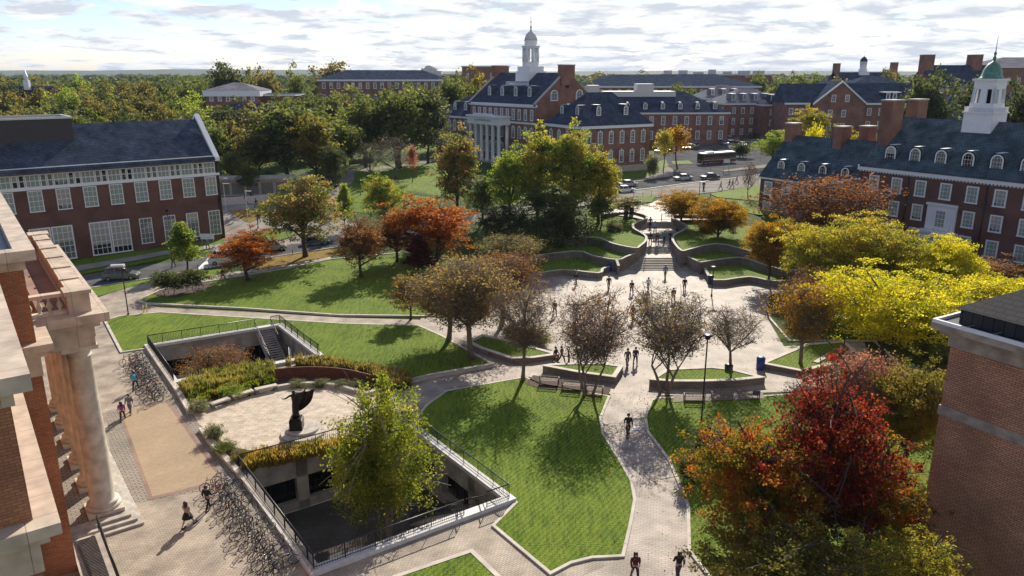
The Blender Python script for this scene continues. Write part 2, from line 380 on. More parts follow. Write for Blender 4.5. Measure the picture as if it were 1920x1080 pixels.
# ================================================================ GROUND
PIT1 = [(-38.6, 75.7), (-26.7, 82.7), (-19.7, 72.8), (-31.6, 65.8)]
PIT2 = [(-11.5, 37.9), (-.2, 45.6), (-8.6, 57.3), (-19.9, 49.6)]
def ground():
    S = 9000
    vs = [Vector(p) for p in [(-S, -200), (S, -200), (S, S), (-S, S)]]; es = [(0, 1), (1, 2), (2, 3), (3, 0)]
    for h in (PIT1, PIT2):
        o = len(vs); vs += [Vector(p) for p in h]; es += [(o + i, o + (i + 1) % 4) for i in range(4)]
    for i in range(-24, 34):
        for j in range(2, 46):
            p = (i * 5 + .01, j * 5 + .01)
            if not any(inside(p, h) for h in (PIT1, PIT2)): vs.append(Vector(p))
    ov, oe, of, _, _, _ = geometry.delaunay_2d_cdt(vs, es, [], 0, 1e-4)
    fs = []
    for f in of:
        c = sum((ov[i] for i in f), Vector((0, 0))) / len(f)
        if any(inside(c, h) for h in (PIT1, PIT2)): continue
        A, B, D = ov[f[0]], ov[f[1]], ov[f[2]]; fs.append(tuple(f) if (B - A).cross(D - A) > 0 else tuple(f)[::-1])
    mb = MB(); mb.add([(v.x, v.y, hgt(v.x, v.y)) for v in ov], fs); tag(obj('ground', mb, 'grass_wild'), kind='structure')
ground()
sheet('plaza_paving', [(-75, 10), (12, 10), (14, 40)] + PG([(1185, 950), (1125, 800), (1000, 715), (900, 640), (785, 600), (640, 596), (480, 586), (300, 577), (262, 566), (300, 543), (425, 521), (537, 501), (620, 485), (620, 481), (425, 512), (395, 518), (285, 523), (178, 560), (120, 585), (0, 560)]), .03, 'pave', 4, [PIT1, PIT2])
sheet('mall_paving', PG([(900, 520), (985, 505), (1050, 497), (1150, 492), (1330, 492), (1420, 510), (1510, 527), (1432, 560), (1440, 600), (1470, 650), (1620, 640), (1640, 700), (1500, 735), (1240, 742), (1213, 790), (1270, 880), (1300, 1000), (1310, 1120), (1000, 1120), (1165, 1050), (1190, 950), (1130, 800), (1125, 785), (1145, 740), (985, 706), (840, 735), (760, 770), (700, 745), (685, 738), (770, 712), (925, 688), (785, 612), (790, 594), (850, 560)]), .045, 'pave_mall', 4)
sheet('statue_plaza', PG(smooth([(362, 777), (397, 765), (440, 752), (520, 732), (585, 726), (640, 730), (690, 741), (735, 742), (765, 765), (740, 800), (660, 828), (550, 842), (465, 846), (425, 838), (395, 812), (372, 796)], 3)), .06, 'flag', 0)
# panels in the library walk
sheet('paving_band', PG([(200, 772), (333, 745), (462, 905), (215, 952)]), .038, 'pave_grey')
sheet('paving_edge', PG([(219, 769), (319, 753), (423, 903), (281, 939)]), .048, 'pave_red')
sheet('paving_panel', PG([(225, 768), (312, 756), (414, 901), (286, 933)]), .056, 'pave_tan')
# lawns with kerbs
def lawn(pts, mat='grass', k=True, dz=.12, sm=0, kw=.22, kh=.15, step=4, holes=(), world=False):
    q = pts if world else PG(pts)
    if sm: q = smooth(q + [q[0]], sm)[:-1]
    sheet('lawn', q, dz, mat, step, holes)
    if k: kerb(q, kw, kh, world=True, closed=True)
    return q
L1 = [(197, 603), (228, 662), (274, 655), (274, 650), (455, 622), (478, 616), (528, 609), (604, 671), (640, 690), (700, 690), (765, 713), (770, 713), (850, 702), (928, 687), (880, 660), (830, 632), (785, 612), (640, 608), (480, 598), (300, 587), (225, 594)]
lawn(L1, kw=.28)
lawn([(259, 566), (275, 571), (453, 580), (634, 593), (800, 595), (850, 560), (900, 530), (880, 495), (760, 475), (620, 488), (537, 505), (425, 524), (330, 540), (298, 547)], kw=.28, kh=.24)
sheet('mulch_bed', PG(smooth([(285, 552), (300, 540), (340, 530), (385, 530), (400, 538), (370, 550), (320, 560), (285, 552)], 3)), .16, 'soil')
lawn([(40, 566), (165, 541), (288, 523), (282, 528), (180, 558), (120, 580)], k=False, dz=.07)
lawn([(370, 509), (430, 501), (420, 512), (381, 525), (372, 520)], k=False, dz=.07)
lawn([(470, 493), (514, 483), (614, 469), (720, 455), (720, 468), (620, 481), (537, 497), (480, 507)], 'grass_dry', k=False, dz=.09)
lawn([(838, 735), (985, 709), (1012, 722), (1142, 745), (1126, 785), (1130, 815), (1160, 862), (1184, 905), (1190, 940), (1182, 985), (1168, 1045), (1110, 1048), (1070, 1058), (1032, 1078), (925, 988), (968, 945), (817, 842), (770, 800), (800, 762)], kw=.22)
lawn([(1240, 748), (1432, 745), (1520, 738), (1660, 700), (1800, 700), (1950, 760), (2050, 900), (2000, 1300), (1500, 1300), (1292, 1035), (1290, 950), (1255, 865), (1215, 812), (1210, 785), (1222, 752)], kw=.22)
lawn([(740, 1085), (884, 1036), (935, 1085), (1000, 1160), (700, 1160)], kw=.3)
lawn([(1480, 560), (1520, 530), (1640, 540), (1990, 560), (2000, 690), (1700, 700), (1640, 640), (1480, 640), (1445, 600), (1432, 562)], 'grass_wild', k=True)
sheet('mulch_bed', PG([(985, 722), (1000, 706), (1145, 730), (1140, 742), (1010, 730)]), .15, 'soil')
# far lawns and walks
sheet('lawn', PG([(600, 372), (640, 330), (700, 305), (820, 300), (850, 330), (900, 380), (820, 400), (700, 402), (640, 395)]), .05, 'grass', 6)
sheet('lawn', PG([(420, 330), (440, 305), (560, 290), (640, 285), (800, 285), (830, 268), (600, 262), (420, 275)]), .05, 'grass', 6)
sheet('path', PG([(600, 378), (632, 352), (640, 335), (655, 318), (664, 318), (664, 340), (640, 362), (626, 378)]), .09, 'walk', 4)
sheet('path', PG([(660, 318), (720, 312), (800, 300), (850, 292), (850, 297), (800, 306), (720, 318), (664, 323)]), .1, 'walk', 4)
sheet('forecourt_paving', PG([(405, 470), (412, 370), (500, 366), (640, 405), (700, 436), (690, 446), (600, 452), (509, 463), (430, 478)]), .05, 'walk', 4)
sheet('lawn', PG([(428, 396), (500, 391), (505, 400), (470, 418), (463, 417)]), .1, 'grass_dry')
sheet('lawn', PG([(420, 458), (455, 440), (520, 428), (560, 440), (500, 459), (430, 474)]), .1, 'grass')
sheet('lawn', PG([(-80, 530), (137, 489), (421, 446), (421, 456), (314, 470), (140, 503), (-60, 545)]), .06, 'grass', 5)
sheet('sidewalk', PG([(-60, 556), (137, 511), (314, 478), (421, 463), (421, 457), (314, 470), (137, 501), (-60, 542)]), .09, 'walk', 5)
sheet('lawn', PG([(-60, 556), (137, 512), (314, 479), (400, 468), (390, 473), (314, 486), (150, 516), (-60, 562)]), .07, 'grass', 5)
LR = PG([(-60, 580), (100, 556), (167, 541), (290, 521), (370, 507), (430, 498), (514, 482), (614, 467), (700, 453), (800, 435), (890, 417), (880, 402), (800, 418), (700, 437), (600, 446), (509, 460), (400, 479), (314, 492), (159, 516), (60, 538), (-60, 562)])
sheet('road', LR, .04, 'asphalt', 3)
kerb([(100, 556), (167, 541), (290, 521), (370, 507)], .25, .14)
kerb([(430, 498), (514, 482), (614, 467), (700, 453)], .25, .14)
for i in range(7):   # crossing
    a = G(372 + i * 7, 506 - i * 1.2); b = G(395 + i * 8, 483 - i * 1.0)
    d = Vector((b[0] - a[0], b[1] - a[1])).normalized(); n_ = Vector((-d.y, d.x)) * .28
    sheet('road_marking', [(a[0] + n_.x, a[1] + n_.y), (a[0] - n_.x, a[1] - n_.y), (b[0] - n_.x, b[1] - n_.y), (b[0] + n_.x, b[1] + n_.y)], .055, 'paint_white')
sheet('road', PG([(880, 403), (1000, 385), (1110, 368), (1190, 357), (1297, 343), (1425, 328), (1560, 312), (1560, 262), (1440, 256), (1235, 262), (1222, 300), (1262, 333), (1203, 342), (1060, 366), (930, 388), (880, 395)]), .06, 'asphalt', 6)
sheet('sidewalk', PG([(880, 420), (890, 404), (1000, 387), (1110, 370), (1190, 359), (1297, 345), (1425, 330), (1560, 314), (1560, 326), (1425, 347), (1340, 361), (1270, 368), (1240, 371), (1190, 370), (1100, 386), (1000, 402)]), .1, 'walk', 5)
sheet('upper_plaza', PG([(1125, 401), (1165, 390), (1215, 384), (1245, 372), (1275, 366), (1290, 380), (1300, 400), (1330, 418), (1275, 418.5), (1268, 417), (1206, 417), (1190, 410), (1150, 404)]), .14, 'pave_mall', 3, level=3.62)
sheet('sidewalk', PG([(1225, 300), (1262, 318), (1262, 331), (1203, 340), (1160, 346), (1160, 341), (1203, 335), (1240, 322)]), .12, 'walk', 5)
sheet('lawn', PG([(1240, 318), (1228, 305), (1248, 300), (1254, 312)]), .16, 'grass'); sheet('lawn', PG([(1258, 303), (1262, 309), (1300, 308), (1292, 302)]), .16, 'grass')
sheet('lawn', PG([(1160, 332), (1175, 322), (1214, 320), (1242, 318), (1240, 324), (1203, 334), (1165, 341)]), .14, 'grass')
sheet('lawn', PG([(1186, 370), (1232, 366), (1222, 380), (1190, 381)]), .15, 'grass')
sheet('lawn', PG([(1100, 410), (1130, 390), (1186, 382), (1160, 388), (1120, 402), (1130, 425), (1100, 430)]), .1, 'grass')
sheet('lawn', PG([(1330, 364), (1425, 347), (1520, 330), (1520, 380), (1425, 378), (1345, 371)]), .13, 'grass', 6)
sheet('lawn', PG([(1340, 373), (1425, 381), (1520, 383), (1520, 402), (1425, 404), (1350, 392)]), .13, 'grass', 6)
sheet('traffic_island', PG([(1353, 321), (1425, 311), (1540, 297), (1540, 303), (1425, 317), (1357, 323)]), .2, 'walk', 5)
for a, b in (((1190, 357.2), (1297, 343.4)), ((1297, 343.4), (1425, 328.6)), ((1110, 368), (1190, 357.2))):
    A, B = P(*a), P(*b); m = MB(); m.wall([(A.x, A.y + .4), (B.x, B.y + .4)], .16, TOP + .064, TOP + .07); tag(obj('road_marking', m, 'paint_white'), kind='structure')
for px in range(1248, 1440, 17):
    A = P(px, 279 - (px - 1248) * .045); m = MB(); m.box((A.x, A.y, TOP + .068), (.14, 5, .006), rz=.5); tag(obj('road_marking', m, 'paint_white'), kind='structure')
# ---------------------------------------------------------------- terrace in front of the upper plaza
def GZ(pts): return [(*G(x, y, z), z) for x, y, z in pts]
def wall3(name, p3, w, label, cat='wall', low=1.6, mat='wallstone', cap='limestone', sm=3, group=None):
    if sm: p3 = smooth(p3, sm)
    d = {(round(p[0], 3), round(p[1], 3)): p[2] for p in p3}
    key = lambda x, y: min(d.items(), key=lambda k: (k[0][0] - x) ** 2 + (k[0][1] - y) ** 2)[1]
    w = w * .75; m = MB(); m.wall([p[:2] for p in p3], w, lambda x, y: key(x, y) - low, lambda x, y: key(x, y) - .08)
    c = MB(); c.wall([p[:2] for p in p3], w + .08, lambda x, y: key(x, y) - .08, lambda x, y: key(x, y))
    o = thing(name, label, cat, (0, 0, 0), 0, group)
    obj('wall_face', m, mat, o); obj('coping', c, cap, o); return o
def terrace(pts, z): 
    q = [G(x, y, z) for x, y in pts]; sheet('lawn', q, .03, 'grass', 3, level=z)
terrace([(930, 520), (1055, 505), (1121, 512), (1142, 500), (1160, 487), (1075, 472), (930, 480)], .8)
terrace([(960, 478), (1077, 470), (1156, 485), (1192, 474), (1200, 458), (1110, 444), (960, 440)], 1.75)
terrace([(1100, 446), (1190, 465), (1212, 450), (1186, 424), (1213, 407), (1180, 398), (1100, 405)], 2.8)
terrace([(1312, 492), (1340, 525), (1405, 519), (1454, 526), (1540, 520), (1490, 508), (1386, 484)], .8)
terrace([(1281, 476), (1312, 489), (1386, 484), (1481, 507), (1560, 505), (1560, 480), (1462, 484), (1343, 457), (1282, 468)], 1.75)
terrace([(1262, 443), (1279, 469), (1343, 457), (1462, 483), (1560, 475), (1560, 430), (1300, 420), (1262, 409), (1287, 427)], 2.8)
RW = 'stone retaining walls of the stepped terrace'
wall3('retaining_wall', GZ([(925, 530, .95), (985, 517, .95), (1053, 505, .95), (1121, 511, .95), (1130, 503, .95), (1142, 499, .95)]), .4, 'lowest curved retaining wall left of the stairs, facing the open plaza', group=RW, low=1.3)
wall3('retaining_wall', GZ([(960, 484, 1.9), (1077, 470, 1.9), (1110, 478, 1.9), (1156, 486, 1.9), (1175, 480, 2.1), (1191, 474, 2.2)]), .4, 'middle retaining wall left of the stairs between two grass terraces', group=RW, low=2)
wall3('retaining_wall', GZ([(1040, 447, 2.95), (1115, 444, 2.95), (1150, 456, 2.95), (1190, 464, 2.95), (1200, 460, 2.95), (1211, 450, 3.0), (1209, 440, 3.1), (1188, 427, 3.5), (1190, 418, 3.8), (1208, 411, 4.1), (1213, 407, 4.1), (1208, 402, 4.1), (1180, 397, 4.1), (1130, 401, 4.1)]), .4, 'curving wall beside the left edge of the upper stairs', group=RW, low=2.4)
wall3('retaining_wall', GZ([(1156, 486, 1.9), (1160, 498, 1.5)]), .4, 'short wing wall at the left foot of the wide bottom stairs', group=RW, low=2, sm=0)
wall3('retaining_wall', GZ([(1360, 404, 4.1), (1300, 403, 4.1), (1268, 403, 4.1), (1260, 407, 4.1), (1266, 411, 4.1), (1284, 420, 3.8), (1286, 428, 3.5), (1264, 440, 3.1), (1262, 450, 3.0), (1272, 464, 2.9), (1280, 470, 2.9)]), .4, 'curving wall beside the right edge of the upper stairs', group=RW, low=2.4)
wall3('retaining_wall', GZ([(1281, 476, 2.0), (1298, 484, 1.9), (1313, 491, 1.6)]), .4, 'sloping wing wall at the right foot of the wide bottom stairs', group=RW, low=2)
wall3('retaining_wall', GZ([(1320, 498, .95), (1340, 524, .95), (1405, 518, .95), (1454, 526, .95), (1530, 520, .95)]), .4, 'lowest retaining wall right of the stairs, behind the plaza bin', group=RW, low=1.3)
wall3('retaining_wall', GZ([(1313, 491, 1.9), (1386, 482, 1.9), (1430, 494, 1.9), (1481, 506, 1.9), (1550, 500, 1.9)]), .4, 'middle retaining wall right of the stairs between two grass terraces', group=RW, low=2)
wall3('retaining_wall', GZ([(1280, 470, 2.95), (1343, 456, 2.95), (1400, 468, 2.95), (1462, 482, 2.95), (1550, 476, 2.95)]), .4, 'top retaining wall right of the stairs, below the orange trees', group=RW, low=2)
def stairs():
    o = thing('outdoor_stairs', 'wide stone stairs in four flights climbing from the plaza to the road', 'stairs')
    fl = [(507.6, 0, 482, 1.2, 8, (1168, 1318), (1190, 1282)), (475, 1.2, 461.6, 1.95, 5, (1193, 1281), (1200, 1274)), (447, 1.95, 437, 2.7, 5, (1206, 1265), (1202, 1270)), (427.7, 2.7, 415.5, 3.6, 6, (1190, 1284), (1204, 1272))]
    ys = []
    for k, (y0, z0, y1, z1, n, xa, xb) in enumerate(fl):
        A, B = G(xa[0], y0, z0), G(xa[1], y0, z0); Cc, D = G(xb[0], y1, z1), G(xb[1], y1, z1)
        Yn = G(960, fl[k + 1][0], z1)[1] if k < 3 else D[1] + 1.5
        m = MB(); t = MB(); dz = (z1 - z0) / n
        for i in range(n):
            f = i / n; g_ = (i + 1) / n
            xl, xr = A[0] + (Cc[0] - A[0]) * f, B[0] + (D[0] - B[0]) * f
            ya = A[1] + (Cc[1] - A[1]) * f; yb = A[1] + (Cc[1] - A[1]) * g_ if i < n - 1 else Yn + .3
            z = z0 + dz * (i + 1)
            m.b2(xl - .3, xr + .3, ya, yb, z - dz - .6, z - .05); t.b2(xl - .3, xr + .3, ya - .03, yb, z - .05, z)
        s = obj('flight', m, 'limestone', o); obj('treads', t, 'pave_mall', s)
    for x in (1211, 1241, 1270):
        if x == 1241: continue
        a, b = G(x - 4, 506, 0), G(x, 483, 1.2); r = MB()
        r.tube([(a[0], a[1], 0), (a[0], a[1], .9), (b[0], b[1], 2.1), (b[0], b[1], 1.2)], .03); obj('handrail', r, 'dark_metal', o)
stairs()
# planters on the mall
def planter(outline, label, h=.75, base=True):
    """outline: pixel positions of the planter top"""
    q = [G(x, y, h) for x, y in outline]; o = thing('raised_planter', label, 'planter', (0, 0, 0), 0, 'low stone planters around the plaza')
    m = MB(); m.wall(q, .38, -.1, h - .07, closed=True); obj('wall_face', m, 'wallstone', o)
    c = MB(); c.wall(q, .46, h - .07, h, closed=True); obj('coping', c, 'kerb', o)
    g = sheet('turf', q, 0, 'grass', 2.5, kind=None, zs=lambda x, y: h - .06); g.parent = o
planter(smooth([(1025, 685), (1033, 683), (1080, 681), (1128, 681), (1164, 686), (1151, 705), (1090, 697), (1025, 686)], 1)[:-1], 'narrow raised stone planter with turf in front of the round twiggy tree')
planter([(1224, 710), (1252, 692), (1334, 688), (1370, 692), (1426, 706), (1380, 711), (1320, 713), (1260, 713)], 'long raised stone planter behind the three wooden benches', .8)
planter([(1042, 663), (960, 640), (905, 628), (880, 640), (905, 652), (960, 670), (1000, 669)], 'triangular stone planter at the left edge of the plaza', .6)
planter([(1431, 680), (1514, 645), (1581, 640), (1600, 655), (1560, 680), (1504, 694)], 'low pointed stone planter right of the blue bin', .6)
m_ = thing('garden_steps', 'short flight of stone steps between the right planter and the dark tree', 'stairs')
for i in range(5):
    a, b = P(1508 + i * 5, 714 - i * 6), P(1532 + i * 5, 700 - i * 6)
    s = MB(); s.wall([(a.x, a.y), (b.x, b.y)], .5, -.1, .12 + .13 * i); obj('step', s, 'kerb', m_)
m_ = thing('garden_steps', 'shaded stone steps with a handrail at the far right corner of the plaza', 'stairs')
for i in range(5):
    a, b = P(1446 + i * 5, 535 - i * 2.2), P(1480 + i * 5, 545 - i * 2.2 - 2)
    s = MB(); s.wall([(a.x, a.y), (b.x, b.y)], .55, -.1, .15 + .14 * i); obj('step', s, 'kerb', m_)
# ---------------------------------------------------------------- sunken courtyards
DEP = -4.6
def pit(poly, label, lab2, opens):
    o = thing('sunken_courtyard', label, 'courtyard'); n = 4
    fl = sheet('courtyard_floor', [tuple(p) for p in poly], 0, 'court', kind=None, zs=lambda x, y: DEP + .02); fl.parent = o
    ctr = sum((Vector(p) for p in poly), Vector((0, 0))) / 4
    cop = MB(); cop.wall(poly, .7, .02, .32, closed=True); obj('coping', cop, 'offwhite', o)
    for i in range(n):
        a, b = Vector(poly[i]), Vector(poly[(i + 1) % n]); d = (b - a).normalized(); nn = Vector((-d.y, d.x))
        if (ctr - a).dot(nn) < 0: nn = -nn
        L = (b - a).length; w = MB(); rz = math.atan2(d.y, d.x)
        mid = (a + b) / 2 - nn * .32
        w.box((mid.x, mid.y, -.9), (L + .6, .6, 1.84), rz)
        w.box((mid.x, mid.y, -4.35), (L + .6, .6, .9), rz)
        for k in range(4):
            q = a + d * (L * (k / 3)) - nn * .31; w.box((q.x, q.y, -2.6), (.9, .58, 4.2), rz)
        obj('retaining_wall', w, 'concrete', o)
        g = MB(); q = (a + b) / 2 - nn * .95; g.box((q.x, q.y, -2.8), (L + .6, .1, 3.6), rz); gl = obj('glazing', g, 'glass_dark', o)
        f = MB()
        for k in range(1, 13):
            if k % 4 == 0: continue
            q = a + d * (L * k / 12) - nn * .88; f.box((q.x, q.y, -2.8), (.07, .08, 3.4), rz)
        obj('mullions', f, 'dark_metal', gl)
    return o
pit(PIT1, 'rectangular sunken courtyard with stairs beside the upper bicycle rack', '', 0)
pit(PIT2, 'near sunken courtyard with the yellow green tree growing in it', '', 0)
def railing(pts, label, h=1.05, z=.0, group='black metal railings of the courtyards', sp=.16):
    o = thing('railing', label, 'railing', (0, 0, 0), 0, group); t = MB(); b = MB()
    pts = [Vector((*p[:2], p[2] if len(p) > 2 else z)) for p in pts]
    t.tube([p + Vector((0, 0, h)) for p in pts], .045); t.tube([p + Vector((0, 0, .12)) for p in pts], .025, 4)
    for i in range(len(pts) - 1):
        a, c = pts[i], pts[i + 1]; L = (c - a).length; k = max(1, int(L / sp))
        for j in range(k + 1):
            q = a.lerp(c, j / k); w = .03 if j % 12 == 0 else .011
            b.box((q.x, q.y, q.z + h / 2), (w * 2, w * 2, h - .03))
    obj('rails', t, 'dark_metal', o); obj('balusters', b, 'dark_metal', o)
def off(p, q, d):   # point shifted
    return (p[0] + q[0] * d, p[1] + q[1] * d)
a, b, c, d = [Vector(p) for p in PIT1]
st = a.lerp(b, .80); st2 = a.lerp(b, .93); z3 = lambda p, z: (p.x, p.y, z)
railing([z3(st, .3), z3(a, .3)], 'long railing along the far edge of the upper courtyard')
railing([z3(a, .3), z3(d, .3)], 'railing between the upper courtyard and its bicycles')
railing([z3(st2, .3), z3(b, .3), z3(c, .3)], 'railing round the right corner of the upper courtyard')
dn = (d - a).normalized()
def pit_stairs(o0, o1, dirv, label, n=26, zt=.05, run=.29):
    o = thing('courtyard_stairs', label, 'stairs'); m = MB(); r = MB(); hh = (zt - DEP) / n
    w = (o1 - o0); rz = math.atan2(w.y, w.x)
    for i in range(n):
        q = (o0 + o1) / 2 + dirv * (run * (i + .5)); z = zt - hh * i
        m.box((q.x, q.y, z - .04), (w.length, run + .03, .08), rz)
    for e in (o0, o1):
        q2 = e + dirv * run * n; m.tube([(e.x, e.y, zt - .25), (q2.x, q2.y, DEP + .1)], .12, 4)
        r.tube([(e.x, e.y, zt), (e.x, e.y, zt + 1.05), (q2.x, q2.y, DEP + 1.05), (q2.x, q2.y, DEP)], .045)
        r.tube([(e.x, e.y, zt + .6), (q2.x, q2.y, DEP + .6)], .03)
    obj('steps', m, 'concrete', o); obj('handrails', r, 'dark_metal', o)
pit_stairs(st, st2, dn, 'stairs with black rails going down into the upper courtyard')
a, b, c, d = [Vector(p) for p in PIT2]
railing([z3(d, .3), z3(c, .3)], 'railing behind the golden grass above the near courtyard')
railing([z3(d, .3), z3(a, .3)], 'railing between the near courtyard and its bicycles')
sa = a.lerp(b, .74); sb = a.lerp(b, .87)
railing([z3(a, .3), z3(sa, .3)], 'railing along the near edge of the closest courtyard')
railing([z3(sb, .3), z3(b, .3), z3(c, .3)], 'railing on the lawn side of the near courtyard')
pit_stairs(sa, sb, (d - a).normalized(), 'stairs with black rails going down into the near courtyard')
# low kerb walls of the planting beds beside the library walk
kerb([(278, 655), (300, 688), (335, 738), (357, 777)], .45, .35)
kerb([(357, 777), (387, 770), (402, 765)], .35, .3)
kerb([(378, 808), (400, 838), (450, 893), (520, 975), (592, 1078)], .45, .35)
w_ = wall3('garden_wall', [(*P(x, y).xy, .42) for x, y in [(520, 731), (560, 725), (600, 725), (640, 730), (682, 742), (700, 740), (740, 727), (800, 711), (860, 700), (925, 688)]], .4, 'pale curved garden wall along the back of the statue plaza', low=.5, mat='kerb')
sheet('planting_bed', PG([(335, 737), (357, 775), (400, 764), (440, 751), (520, 731), (585, 724), (640, 729), (684, 741), (765, 716), (700, 692), (640, 690), (600, 676)]), .1, 'soil')
sheet('planting_bed', PG([(380, 808), (397, 812), (425, 838), (465, 846), (550, 842), (660, 828), (720, 815)]) + [(-8.9, 57.8), (-20.3, 50.0)], .1, 'soil')
# ================================================================ BUILDINGS
WM = {}
def win_data(w, h, nx, ny, arch=False, key=False, bar=.05, fr=.11, frame='white', glass='glass', d=.1):
    k = (w, h, nx, ny, arch, key, bar, fr, frame, glass)
    if k in WM: return WM[k]
    f = MB(); g = MB(); hw = w / 2
    if arch:
        hs = h - hw; arc = lambda r: [(r * math.cos(math.pi * i / 10), hs + r * math.sin(math.pi * i / 10)) for i in range(11)]
        o = [(hw, 0)] + arc(hw) + [(-hw, 0)]; i_ = [(hw - fr, fr)] + arc(hw - fr) + [(-hw + fr, fr)]
        n = len(o); vs = [(x, -d, z) for x, z in o] + [(x, -d, z) for x, z in i_] + [(x, 0, z) for x, z in o]
        fs = [(a, (a + 1) % n, n + (a + 1) % n, n + a) for a in range(n)] + [(a, 2 * n + a, 2 * n + (a + 1) % n, (a + 1) % n) for a in range(n)]
        f.add(vs, [q[::-1] for q in fs])
        g.add([(x, -.05, z) for x, z in i_], [tuple(range(n))[::-1]])
    else:
        f.b2(-hw, hw, -d, 0, h - fr, h); f.b2(-hw - .04, hw + .04, -d - .04, 0, -.05, fr * .8)
        f.b2(-hw, -hw + fr, -d, 0, fr * .8, h - fr); f.b2(hw - fr, hw, -d, 0, fr * .8, h - fr)
        g.b2(-hw + fr, hw - fr, -.045, -.02, fr * .8, h - fr)
    for i in range(1, nx):
        x = -hw + w * i / nx; f.b2(x - bar / 2, x + bar / 2, -.075, -.046, fr * .8, h - fr - (hw * .2 if arch else 0))
    for j in range(1, ny):
        z = h * j / ny; b_ = bar * (1.6 if 2 * j == ny else 1); f.b2(-hw + fr, hw - fr, -.082, -.047, z - b_ / 2, z + b_ / 2)
    if key: f.b2(-.14, .14, -d - .05, 0, h + .002, h + .38)
    WM[k] = (f.mesh('window', frame), g.mesh('pane', glass)); return WM[k]
def put_win(par, D, x, y, z, rz):
    w = link('window', D[0], par, (x, y, z), rz); link('pane', D[1], w); return w
def face(o, D, L, W, f, t, z):
    """place a window on a face of a building in its own frame: f front / right / left / back"""
    if f == 'f': return put_win(o, D, t, -.003, z, 0)
    if f == 'r': return put_win(o, D, L + .003, t, z, R(90))
    if f == 'l': return put_win(o, D, -.003, t, z, R(-90))
def gable_wall(L, W, z0, ze, zr, m, mi=0): m.prof([(0, z0), (W, z0), (W, ze), (W / 2, zr), (0, ze)], 0, L, mi)
def roof_gable(L, W, ze, zr, m, ov=.5, th=.22, ends=.0, mi=0):
    sl = (zr - ze) / (W / 2); m.prof([(-ov, ze - ov * sl + .02), (W / 2, zr + .02), (W + ov, ze - ov * sl + .02), (W + ov, ze - ov * sl + th + .02), (W / 2, zr + th + .05), (-ov, ze - ov * sl + th + .02)], -ends, L + ends, mi)
def roof_hip(L, W, ze, zr, m, ov=.6, ins=None, mi=0, zb=.0):
    i = ins if ins is not None else W / 2; y = W / 2; a = -ov; B = [(a, a, ze), (L - a, a, ze), (L - a, W - a, ze), (a, W - a, ze)]
    if L >= W: T = [(i, y, zr), (L - i, y, zr)]; F = [(0, 1, 5, 4), (1, 2, 5), (2, 3, 4, 5), (3, 0, 4), (3, 2, 1, 0)]
    else: T = [(L / 2, i, zr), (L / 2, W - i, zr)]; F = [(0, 1, 4), (1, 2, 5, 4), (2, 3, 5), (3, 0, 4, 5), (3, 2, 1, 0)]
    m.add(B + T, F, mi)
def cornice(L, W, z, m, h=.55, ov=.35, mi=0, dent=False, faces='frlb'):
    if 'f' in faces: m.b2(-ov, L + ov, -ov, -.002, z - h, z)
    if 'b' in faces: m.b2(-ov, L + ov, W + .002, W + ov, z - h, z)
    if 'r' in faces: m.b2(L + .002, L + ov, 0, W, z - h, z)
    if 'l' in faces: m.b2(-ov, -.002, 0, W, z - h, z)
    if dent:
        k = int(L / .5)
        for i in range(k): m.b2(i * L / k + .05, i * L / k + .27, -ov + .08, -.01, z - h - .2, z - h - .002)
def dormer(o, x, yf, zf, D, w, h, dep, body, arch=True, off_=.35, trim='white', flip=1):
    """arched dormer, front at yf (local), running back into the roof"""
    b = MB(); hw = w / 2 + .18; hs = h + .12 - hw
    if arch: P_ = [(-hw, -.3)] + [(-hw * math.cos(math.pi * i / 8), hs + .1 + hw * math.sin(math.pi * i / 8)) for i in range(9)] + [(hw, -.3)]
    else: P_ = [(-hw, -.3), (-hw, h + .15), (hw, h + .15), (hw, -.3)]
    b.profy([(px, pz) for px, pz in P_], 0, dep)
    dd = obj('dormer', b, body, o, (x, yf, zf)); w_ = link('window', D[0], dd, (0, -.004, .02), 0)
    g = MB(); g.b2(-w / 2 + .1, w / 2 - .1, -.045, -.02, .1, h - w / 2 if arch else h - .1); 
    w2 = link('pane', D[1], dd, (0, -.006, .02), 0)
    if not arch or True:
        c = MB(); c.b2(-hw - .05, hw + .05, -.1, dep * .62, h + .22, h + .3) if not arch else c.b2(-.32, .32, -.1, dep * .5, h + .185, h + .235); obj('dormer_cap', c, trim, dd)
    return dd
def chimney(o, x, y, z0, z1, sx, sy, mat='brick_red'):
    c = MB(); c.b2(x - sx / 2, x + sx / 2, y - sy / 2, y + sy / 2, z0, z1); ch = obj('chimney', c, mat, o)
    k = MB(); k.b2(x - sx / 2 - .12, x + sx / 2 + .12, y - sy / 2 - .12, y + sy / 2 + .12, z1, z1 + .22); obj('chimney_cap', k, 'limestone', ch)
